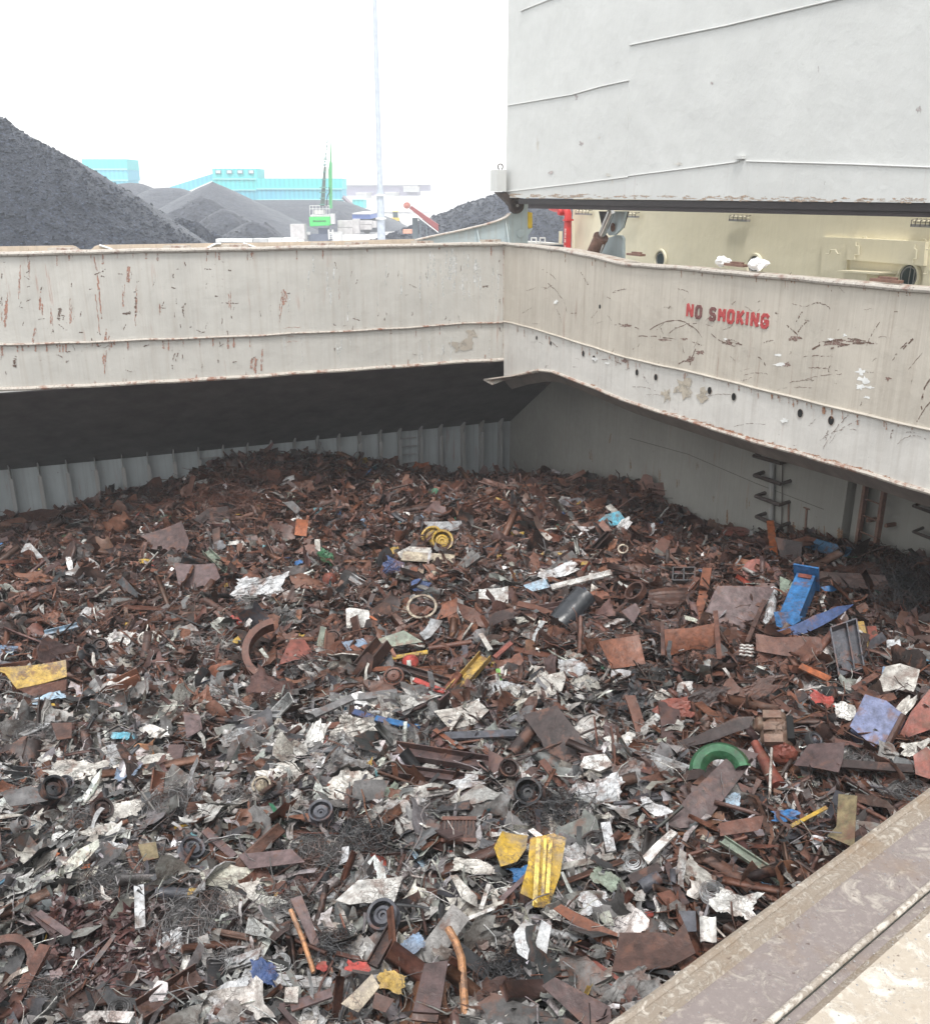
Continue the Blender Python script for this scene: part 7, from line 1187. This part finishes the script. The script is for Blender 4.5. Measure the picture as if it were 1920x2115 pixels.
# ---- wire
for px, py, d, c, lab, kd, asp, lo in [(1308, 1792, 50, 'silver', 'round wire coil beside the narrow white tray', 'coil', 1, 0), (1471, 1851, 50, 'ltgrey', 'round wire coil beside the white crumple by the coaming', 'coil', 1, 0), (1228, 1748, 56, 'grey', 'dark grey wire coil beside the ribbed yellow panel', 'coil', 1, 0), (580, 1996, 50, 'silver', 'pale wire coil touching the navy casing', 'coil', 1, 0), (250, 2095, 52, 'grey', 'wire coil at the bottom of the heap', 'coil', 1, 0),
        (415, 1925, 170, 'grey', 'biggest grey wire tangle beside the upright silver strip', 'tangle', 1, 260), (440, 1960, 120, 'grey', 'lower part of wire mass below the biggest grey tangle', 'tangle', 1.2, 160), (224, 1837, 130, 'grey', 'flat grey wire tangle above the long thin rod', 'tangle', .6, 160), (325, 1813, 70, 'grey', 'small wire tuft above the dark banded pipe', 'tangle', 1, 90), (353, 1673, 110, 'grey', 'swept wire tangle right of the crackled white crumple', 'tangle', .9, 170), (80, 1526, 100, 'grey', 'wire bundle around the brown square plate', 'tangle', .5, 90), (760, 1735, 130, 'dkgrey', 'dark wire tangle below the grey-green crumple', 'tangle', .7, 160), (900, 1690, 110, 'grey', 'wire tangle behind the brown radiator', 'tangle', .6, 130), (1150, 1680, 140, 'dkgrey', 'dark wire tangle above the ribbed yellow panel', 'tangle', .7, 170),
        (660, 1770, 120, 'grey', 'grey wire tangle beside the lilac-grey flat plate', 'tangle', .7, 150), (500, 1660, 110, 'grey', 'wire tangle between the two white crumples', 'tangle', .6, 120), (770, 1500, 80, 'grey', 'fine wire tangle beside the blue strip', 'tangle', .6, 90), (340, 1480, 70, 'grey', 'rope-like wire hank beside the silver channel', 'tangle', .8, 90), (540, 1460, 80, 'brown', 'rusty wire tangle above the silver channel', 'tangle', .7, 100), (470, 1060, 170, 'rust', 'broad rusty wire tangle below the mound peak', 'tangle', .8, 200), (560, 1000, 120, 'rust', 'rusty wire tangle on the mound peak', 'tangle', .6, 120), (1860, 1235, 150, 'dkgrey', 'big dark wire tangle by the bulkhead end', 'tangle', 1.2, 230), (1880, 1190, 110, 'black', 'black wire tangle beneath the staple rungs', 'tangle', .8, 130),
        (1010, 1420, 60, 'dkbrown', 'thin wires around the golden channel', 'tangle', .6, 40), (1420, 1020, 70, 'rust', 'rusty wire tuft beside the square upright plate', 'tangle', .8, 60), (1780, 1580, 80, 'grey', 'wire tuft before the crushed blue crate', 'tangle', .7, 90), (1880, 1640, 80, 'grey', 'grey cable bundle against the near coaming', 'tangle', .6, 60), (80, 2060, 120, 'grey', 'grey wire tangle beside the heavy rusty beam', 'tangle', .6, 110), (700, 1960, 110, 'dkgrey', 'dark wire tangle beside the grey car part', 'tangle', .8, 120), (1040, 2010, 100, 'dkgrey', 'dark wire tangle beside the orange timber pole', 'tangle', .7, 100), (180, 1700, 110, 'grey', 'wire tangle behind the rusty hub', 'tangle', .6, 100), (600, 1880, 110, 'grey', 'wire tangle behind the grey car part', 'tangle', .6, 100)]:
    wireH(px, py, d, c, lab, kd, int(px), 'the ' + ' '.join(lab.split(' beside')[0].split(' below')[0].split(' above')[0].split(' touching')[0].split()[:5]), lo or 90, asp=asp)
# ---------------------------------------------------------------- the mass of small scrap
LMK = [h for h in HERO if h[2]]
def inpoly(pts, x, y):
    c = np.zeros(len(x), bool); k = len(pts); j = k - 1
    for i in range(k):
        xi, yi = pts[i]; xj, yj = pts[j]; c ^= ((yi > y) != (yj > y)) & (x < (xj - xi) * (y - yi) / (yj - yi + 1e-12) + xi); j = i
    return c
def blocked(x, y, grow=1.0):
    b = np.zeros(len(x), bool)
    for _, pts, c in clear:
        q = c + (pts - c) * grow; lo, hi = q.min(0) - .01, q.max(0) + .01; m_ = (x > lo[0]) & (x < hi[0]) & (y > lo[1]) & (y < hi[1])
        if m_.any(): idx = np.where(m_)[0]; b[idx] |= inpoly(q, x[idx], y[idx])
    return b
def spots(n, r_, px=(-260, 2250), py=(880, 2330)):
    X = []; Y = []; tot = 0
    while tot < n:
        x = r_.uniform(-25, 14, n * 3); y = r_.uniform(3.4, 38, n * 3); ok = inhold(x, y, .15); x, y = x[ok], y[ok]
        a, b, w = proj(np.stack([x, y, np.full_like(x, 3.2)], -1)); ok = (w > 1) & (a > px[0]) & (a < px[1]) & (b > py[0]) & (b < py[1]); X.append(x[ok]); Y.append(y[ok]); tot += ok.sum()
    return np.concatenate(X)[:n], np.concatenate(Y)[:n]
def rots(n, r_, tilt, nx_, ny_):
    """random headings, tipped by about tilt from the heap's own slope"""
    az = r_.uniform(0, 2 * np.pi, n); ca, sa = np.cos(az), np.sin(az); zero = np.zeros(n); one = np.ones(n); Rz = np.stack([ca, -sa, zero, sa, ca, zero, zero, zero, one], -1).reshape(n, 3, 3)
    th = np.abs(r_.normal(size=n)) * tilt; ph = r_.uniform(0, 2 * np.pi, n); ax, ay = np.cos(ph), np.sin(ph); c, s = np.cos(th), np.sin(th)
    Rt = np.stack([c + ax * ax * (1 - c), ax * ay * (1 - c), ay * s, ax * ay * (1 - c), c + ay * ay * (1 - c), -ax * s, -ay * s, ax * s, c], -1).reshape(n, 3, 3); return Rt @ Rz
def spread_(name, protos, N, size, tilt, seed, clump=.0, zoff=(-.06, .12), metal=1.0, tintf=None, px=(-260, 2250), py=(880, 2330), ok_block=.1, cap=None):
    r_ = np.random.default_rng(seed); x, y = spots(N, r_, px, py)
    if clump: g_ = fbm(x * .8 + seed * 3, y * .8, 200 + seed, 3); g_ = 1 / (1 + np.exp(-(g_ + .02) * 16)); k_ = r_.random(N) < (1 - clump) + clump * g_; x, y = x[k_], y[k_]; N = len(x)
    b = blocked(x, y, 1.55 if seed > 20 else 1.3 if seed == 2 else 1.1); keep = ~b
    if seed in (2, 21): a_, b_, _ = proj(np.stack([x, y, np.full_like(x, 3.4)], -1)); keep &= ~((((a_ - 230) / 130) ** 2 + ((b_ - 1995) / 100) ** 2 < 1) | (((a_ - 420) / 80) ** 2 + ((b_ - 1930) / 80) ** 2 < 1) | (((a_ - 235) / 70) ** 2 + ((b_ - 1840) / 40) ** 2 < 1)); x, y = x[keep], y[keep]; N = len(x)
    z = H(x, y) + r_.uniform(*zoff, N); Rm = rots(N, r_, tilt, 0, 0); sc_ = size(r_, N, x, y); col = (tintf or (lambda x, y, r: tints(x, y, r, metal)))(x, y, r_); which = r_.integers(0, len(protos), N); VV = []; FF = []; LL = []; CC = []; o = 0
    for k, (P, f) in enumerate(protos):
        idx = np.where(which == k)[0]
        if not len(idx): continue
        v = np.einsum('nij,pj->npi', Rm[idx], P) * sc_[idx][:, None, None] + np.stack([x[idx], y[idx], z[idx]], -1)[:, None, :]; nv = len(P); VV.append(v.reshape(-1, 3)); CC.append(np.repeat(col[idx], nv, 0))
        fl = np.array([i for q in f for i in q]); ln = np.array([len(q) for q in f]); FF.append((fl[None, :] + (np.arange(len(idx)) * nv)[:, None] + o).reshape(-1)); LL.append(np.tile(ln, len(idx))); o += nv * len(idx)
    V = np.concatenate(VV); F = np.concatenate(FF); L = np.concatenate(LL); C = np.concatenate(CC); me = bpy.data.meshes.new(name); me.vertices.add(len(V)); me.vertices.foreach_set('co', V.astype(np.float32).ravel()); me.loops.add(len(F)); me.loops.foreach_set('vertex_index', F.astype(np.int32)); me.polygons.add(len(L)); st = np.concatenate([[0], np.cumsum(L)[:-1]]); me.polygons.foreach_set('loop_start', st.astype(np.int32)); me.polygons.foreach_set('loop_total', L.astype(np.int32)); me.update(calc_edges=True)
    at = me.color_attributes.new('tint', 'FLOAT_COLOR', 'POINT'); at.data.foreach_set('color', np.concatenate([C, np.ones((len(C), 1))], 1).astype(np.float32).ravel()); return tag(link(name, me, M_FILL), kind='stuff')
pr = np.random.default_rng(99)
small_crump = [crump(4, 4, 1, pr.uniform(.4, 1), .42, 5, pr, .5, 0) for _ in range(26)]
mid_crump = [crump(6, 6, 1, pr.uniform(.4, .9), .34, 8, pr, .45, 0) for _ in range(20)]
ribs_ = [ribbon(6, 1, pr.uniform(.05, .15), .4, pr) for _ in range(26)]
shreds = [ribbon(3, 1, pr.uniform(.25, .5), .5, pr) for _ in range(14)]
rods_ = [rod(6, 1, .016, .22, pr) for _ in range(14)] + [rod(3, 1, .022, .05, pr) for _ in range(6)]
profs = [prof(pr.choice(['L', 'U', 'B', 'B']), 1, pr.uniform(.06, .2), pr.uniform(.02, .12), .018, None, pr.uniform(-.15, .15), 4) for _ in range(16)]
wires_ = [rod(9, 1, .007, .5, pr) for _ in range(16)]
curls_ = [ribbon(9, 1, pr.uniform(.08, .22), .75, pr, 3) for _ in range(22)]
chunks = [chunk(pr) for _ in range(10)]; chunks = [(p * np.array([.5, .35, .25]), f) for p, f in chunks]
U = lambda a, b: (lambda r, n, x, y: r.uniform(a, b, n) ** 1.0)
E_ = lambda m, mx: (lambda r, n, x, y: np.minimum(m * (.45 + r.exponential(.75, n)), mx))
spread_('scrap_sheet_bits', small_crump, 22000, E_(.17, .55), .7, 1, .4, (-.05, .13))
spread_('scrap_creased_bits', mid_crump, 11500, E_(.32, .95), .7, 2, .75, (-.05, .16))
spread_('scrap_strips', ribs_, 27000, E_(.34, 1.3), .5, 3, .5, (-.03, .17))
spread_('scrap_shreds', shreds, 26000, E_(.095, .28), .9, 4, .4, (-.02, .16), 1.1)
spread_('scrap_rods', rods_, 10000, E_(.42, 1.8), .35, 5, .5, (0, .2), .5)
spread_('scrap_wire_bits', wires_, 30000, E_(.42, 1.3), .5, 9, .85, (.0, .2), 1.2)
spread_('scrap_curls', curls_, 13000, E_(.3, .7), .8, 10, .6, (.0, .16), 1.3)
spread_('scrap_sections', profs, 11000, E_(.42, 1.6), .5, 6, .5, (-.06, .18), .35)
big_crump = [crump(10, 10, 1, pr.uniform(.35, .95), .34, 13, pr, .5, pr.uniform(-.5, .5)) for _ in range(24)]
pale = lambda x, y, r: (np.array([(.60, .59, .56), (.44, .43, .41), (.32, .315, .31), (.17, .167, .165), (.48, .46, .41), (.10, .095, .093)])[r.integers(0, 6, len(x))] * r.uniform(.6, 1.15, (len(x), 1)))
spread_('scrap_pale_sheets', big_crump, 3000, E_(.29, .75), .7, 21, .7, (-.02, .2), 1, pale, (-260, 1380), (1370, 2330))
rusty = lambda x, y, r: np.array(BROWNS)[r.integers(0, len(BROWNS), len(x))] * r.uniform(.6, 1.2, (len(x), 1))
spread_('scrap_rusty_sheets', big_crump, 2600, E_(.34, .95), .75, 22, .6, (-.02, .22), 1, rusty, (-260, 2250), (880, 1750))
spread_('scrap_chunks', chunks, 5000, E_(.15, .4), .6, 7, .6, (-.05, .06), .6)
def dk(x, y, r): return np.array([(.07, .03, .03), (.10, .045, .04), (.05, .03, .03), (.22, .17, .17)])[r.integers(0, 4, len(x))] * r.uniform(.7, 1.2, (len(x), 1))
spread_('dark_red_shreds', small_crump, 3800, E_(.10, .22), .8, 8, 0, (-.02, .16), 1, dk, (115, 345), (1900, 2090))

# ---------------------------------------------------------------- countable loose pieces
def mk(P, f, nm, sm=False):
    me = bpy.data.meshes.new(nm); me.from_pydata([tuple(map(float, p)) for p in P], [], f); me.materials.append(M_SCRAP)
    if sm: me.polygons.foreach_set('use_smooth', [True] * len(me.polygons)); me.set_sharp_from_angle(angle=R(40))
    return me
def solid(P, f, t):
    bm = bmesh.new(); vs = [bm.verts.new(tuple(p)) for p in P]; [bm.faces.new([vs[i] for i in q]) for q in f]; bm.normal_update(); bmesh.ops.solidify(bm, geom=bm.faces[:], thickness=t); bm.verts.index_update(); v = [tuple(a.co) for a in bm.verts]; g_ = [tuple(a.index for a in q.verts) for q in bm.faces]; bm.free(); return v, g_
KN = {'crumpled_sheet': [mk(*crump(15, 15, 1, pr.uniform(.3, .9), .34, 14, pr, .45), 'crumpled_sheet') for _ in range(16)],
      'bent_plate': [mk(*solid(*crump(6, 6, 1, pr.uniform(.4, .9), .07, 4, pr, .3, pr.uniform(-.8, .8)), .02), 'bent_plate') for _ in range(16)],
      'flat_bar': [mk(*prof('B', 1, pr.uniform(.07, .15), .02, .02, None, pr.choice([0, 0, .15, -.2]), 8), 'flat_bar') for _ in range(10)],
      'steel_section': [mk(*prof(pr.choice(['L', 'U', 'I']), 1, pr.uniform(.12, .22), pr.uniform(.08, .16), .018, None, pr.choice([0, 0, .1, -.12]), 6), 'steel_section') for _ in range(12)],
      'loose_pipe': [mk(*pipe(1, pr.uniform(.035, .09), .012, 14, pr.uniform(0, .6)), 'loose_pipe', True) for _ in range(9)],
      'metal_ribbon': [mk(*ribbon(14, 1.4, pr.uniform(.05, .1), .3, pr), 'metal_ribbon') for _ in range(12)],
      'loose_wire': [mk(*tangle(pr, 34, .5, .3, .006, 14), 'loose_wire') for _ in range(6)]}
noun = {'crumpled_sheet': 'crumpled sheet', 'bent_plate': 'bent plate', 'flat_bar': 'flat bar', 'steel_section': 'steel section', 'loose_pipe': 'pipe', 'metal_ribbon': 'curling ribbon', 'loose_wire': 'wire tangle'}
plan = [('crumpled_sheet', 290, (.35, 1.0), .45), ('bent_plate', 290, (.3, 1.05), .65), ('flat_bar', 260, (.5, 1.9), .35), ('steel_section', 190, (.5, 1.8), .35), ('loose_pipe', 110, (.3, 1.0), .3), ('metal_ribbon', 260, (.35, 1.1), .5), ('loose_wire', 70, (.5, 1.1), .2)]
PAL = {'rust brown': (.115, .048, .032), 'dark brown': (.055, .031, .025), 'orange-brown': (.15, .062, .037), 'purple-brown': (.085, .053, .05), 'mid grey': (.19, .185, .18), 'near-black': (.03, .03, .032), 'white': (.64, .63, .60), 'off-white': (.48, .46, .42), 'silvery': (.42, .425, .43), 'blue': (.04, .13, .30), 'yellow': (.48, .31, .04), 'red': (.33, .06, .045), 'green': (.07, .18, .10), 'pale blue': (.26, .38, .48)}
PL = list(PAL); r_ = np.random.default_rng(4242); used = {}; rows = []
for kd, n, (s0, s1), tl_ in plan:
    x, y = spots(n * 2, r_, (-150, 2050), (930, 2200)); b = blocked(x, y, 1.4); x, y = x[~b][:n], y[~b][:n]; w = whiteness(x, y); Rm = rots(len(x), r_, tl_, 0, 0)
    for i in range(len(x)):
        pale = {'crumpled_sheet': 1.7, 'metal_ribbon': 1.5, 'bent_plate': .45, 'loose_wire': 0}.get(kd, .35); u = r_.random()
        if kd == 'loose_wire': c = 'mid grey' if w[i] > .25 else 'dark brown'
        elif r_.random() < .022: c = ['blue', 'yellow', 'red', 'green', 'pale blue'][r_.integers(0, 5)]
        elif u < min(.85, w[i] * pale): c = ['white', 'off-white', 'silvery', 'off-white', 'mid grey', 'silvery'][r_.integers(0, 6)]
        else: c = ['rust brown', 'rust brown', 'dark brown', 'orange-brown', 'purple-brown', 'near-black', 'mid grey', 'purple-brown', 'rust brown'][r_.integers(0, 9)]
        if kd in ('loose_pipe', 'steel_section', 'flat_bar') and c in ('white', 'off-white'): c = 'silvery'
        s = s0 + (s1 - s0) * r_.random() ** 1.7 * (.25 if c in ('blue', 'yellow', 'red', 'green', 'pale blue') else 1); z = float(H(x[i], y[i])) + r_.uniform(.04, .16); px, py, _ = proj(np.array([x[i], y[i], z])); rows.append((kd, x[i], y[i], z, s, c, Rm[i], float(px), float(py), (s - s0) / (s1 - s0)))
def lm(px, py, k=0):
    q = sorted(LMK, key=lambda h: (h[0] - px) ** 2 + ((h[1] - py) * 1.3) ** 2); out = []
    for h in q:
        if h[2] not in out: out.append(h[2])
        if len(out) > k: break
    h = next(h for h in q if h[2] == out[k]); return h
def rel(h, px, py):
    dx, dy = px - h[0], (py - h[1]) * 1.3; d = math.hypot(dx, dy)
    if d < 26: return 'touching'
    if abs(dy) > abs(dx): return ('just in front of' if d < 60 else 'in front of') if dy > 0 else ('just behind' if d < 60 else 'behind')
    return 'close beside' if d < 60 else 'beside'
grp = {'crumpled_sheet': 'loose crumpled sheets in the scrap', 'bent_plate': 'loose bent plates in the scrap', 'flat_bar': 'loose flat bars in the scrap', 'steel_section': 'loose steel sections in the scrap', 'loose_pipe': 'loose pipes in the scrap', 'metal_ribbon': 'loose metal ribbons in the scrap', 'loose_wire': 'loose wire tangles in the scrap'}
cats = {'crumpled_sheet': 'sheet', 'bent_plate': 'plate', 'flat_bar': 'bar', 'steel_section': 'steel section', 'loose_pipe': 'pipe', 'metal_ribbon': 'ribbon', 'loose_wire': 'wire'}
labs = []
for rw in rows:
    kd, c, px, py, sz = rw[0], rw[5], rw[7], rw[8], rw[9]; h = lm(px, py); a = 'small ' if sz < .12 else 'large ' if sz > .5 else ''
    if kd in ('flat_bar', 'loose_pipe', 'steel_section', 'metal_ribbon'): a = a.replace('small', 'short').replace('large', 'long')
    labs.append(a + c + ' ' + noun[kd] + ' ' + rel(h, px, py) + ' ' + h[2])
cnt = {}
for l in labs: cnt[l] = cnt.get(l, 0) + 1
for i, rw in enumerate(rows):
    if cnt[labs[i]] > 1:
        h2 = lm(rw[7], rw[8], 1); t = labs[i] + ', towards ' + h2[2]
        if len(t.split()) <= 16: labs[i] = t
ki = {}
for rw, lab in zip(rows, labs):
    kd, x, y, z, s, c, Rm_, px, py, sz = rw; k = ki.get(kd, 0); ki[kd] = k + 1; me = KN[kd][k % len(KN[kd])]; o = bpy.data.objects.new(kd, me); COL.objects.link(o)
    o.matrix_world = Matrix.Translation((x, y, z)) @ Matrix([list(q) for q in Rm_]).to_4x4() @ Matrix.Scale(s, 4); f_ = random.uniform(.8, 1.2); o.color = (*[min(.85, q * f_) for q in PAL[c]], 1); tag(o, lab, cats[kd], grp[kd])
# ---------------------------------------------------------------- the misty air over the yard
hz = MB(); hz.bb(-900, 900, -60, 620, -3.2, 48)
hm = bpy.data.materials.new('haze'); hm.use_nodes = True; hn_ = hm.node_tree; hn_.nodes.remove(hn_.nodes['Principled BSDF'])
pv = hn_.nodes.new('ShaderNodeVolumePrincipled'); pv.inputs['Color'].default_value = (.93, .96, 1, 1); pv.inputs['Density'].default_value = .0012; pv.inputs['Anisotropy'].default_value = .3
hn_.links.new(pv.outputs[0], hn_.nodes['Material Output'].inputs['Volume'])
tag(link('haze', hz.mesh('haze'), hm), kind='stuff')
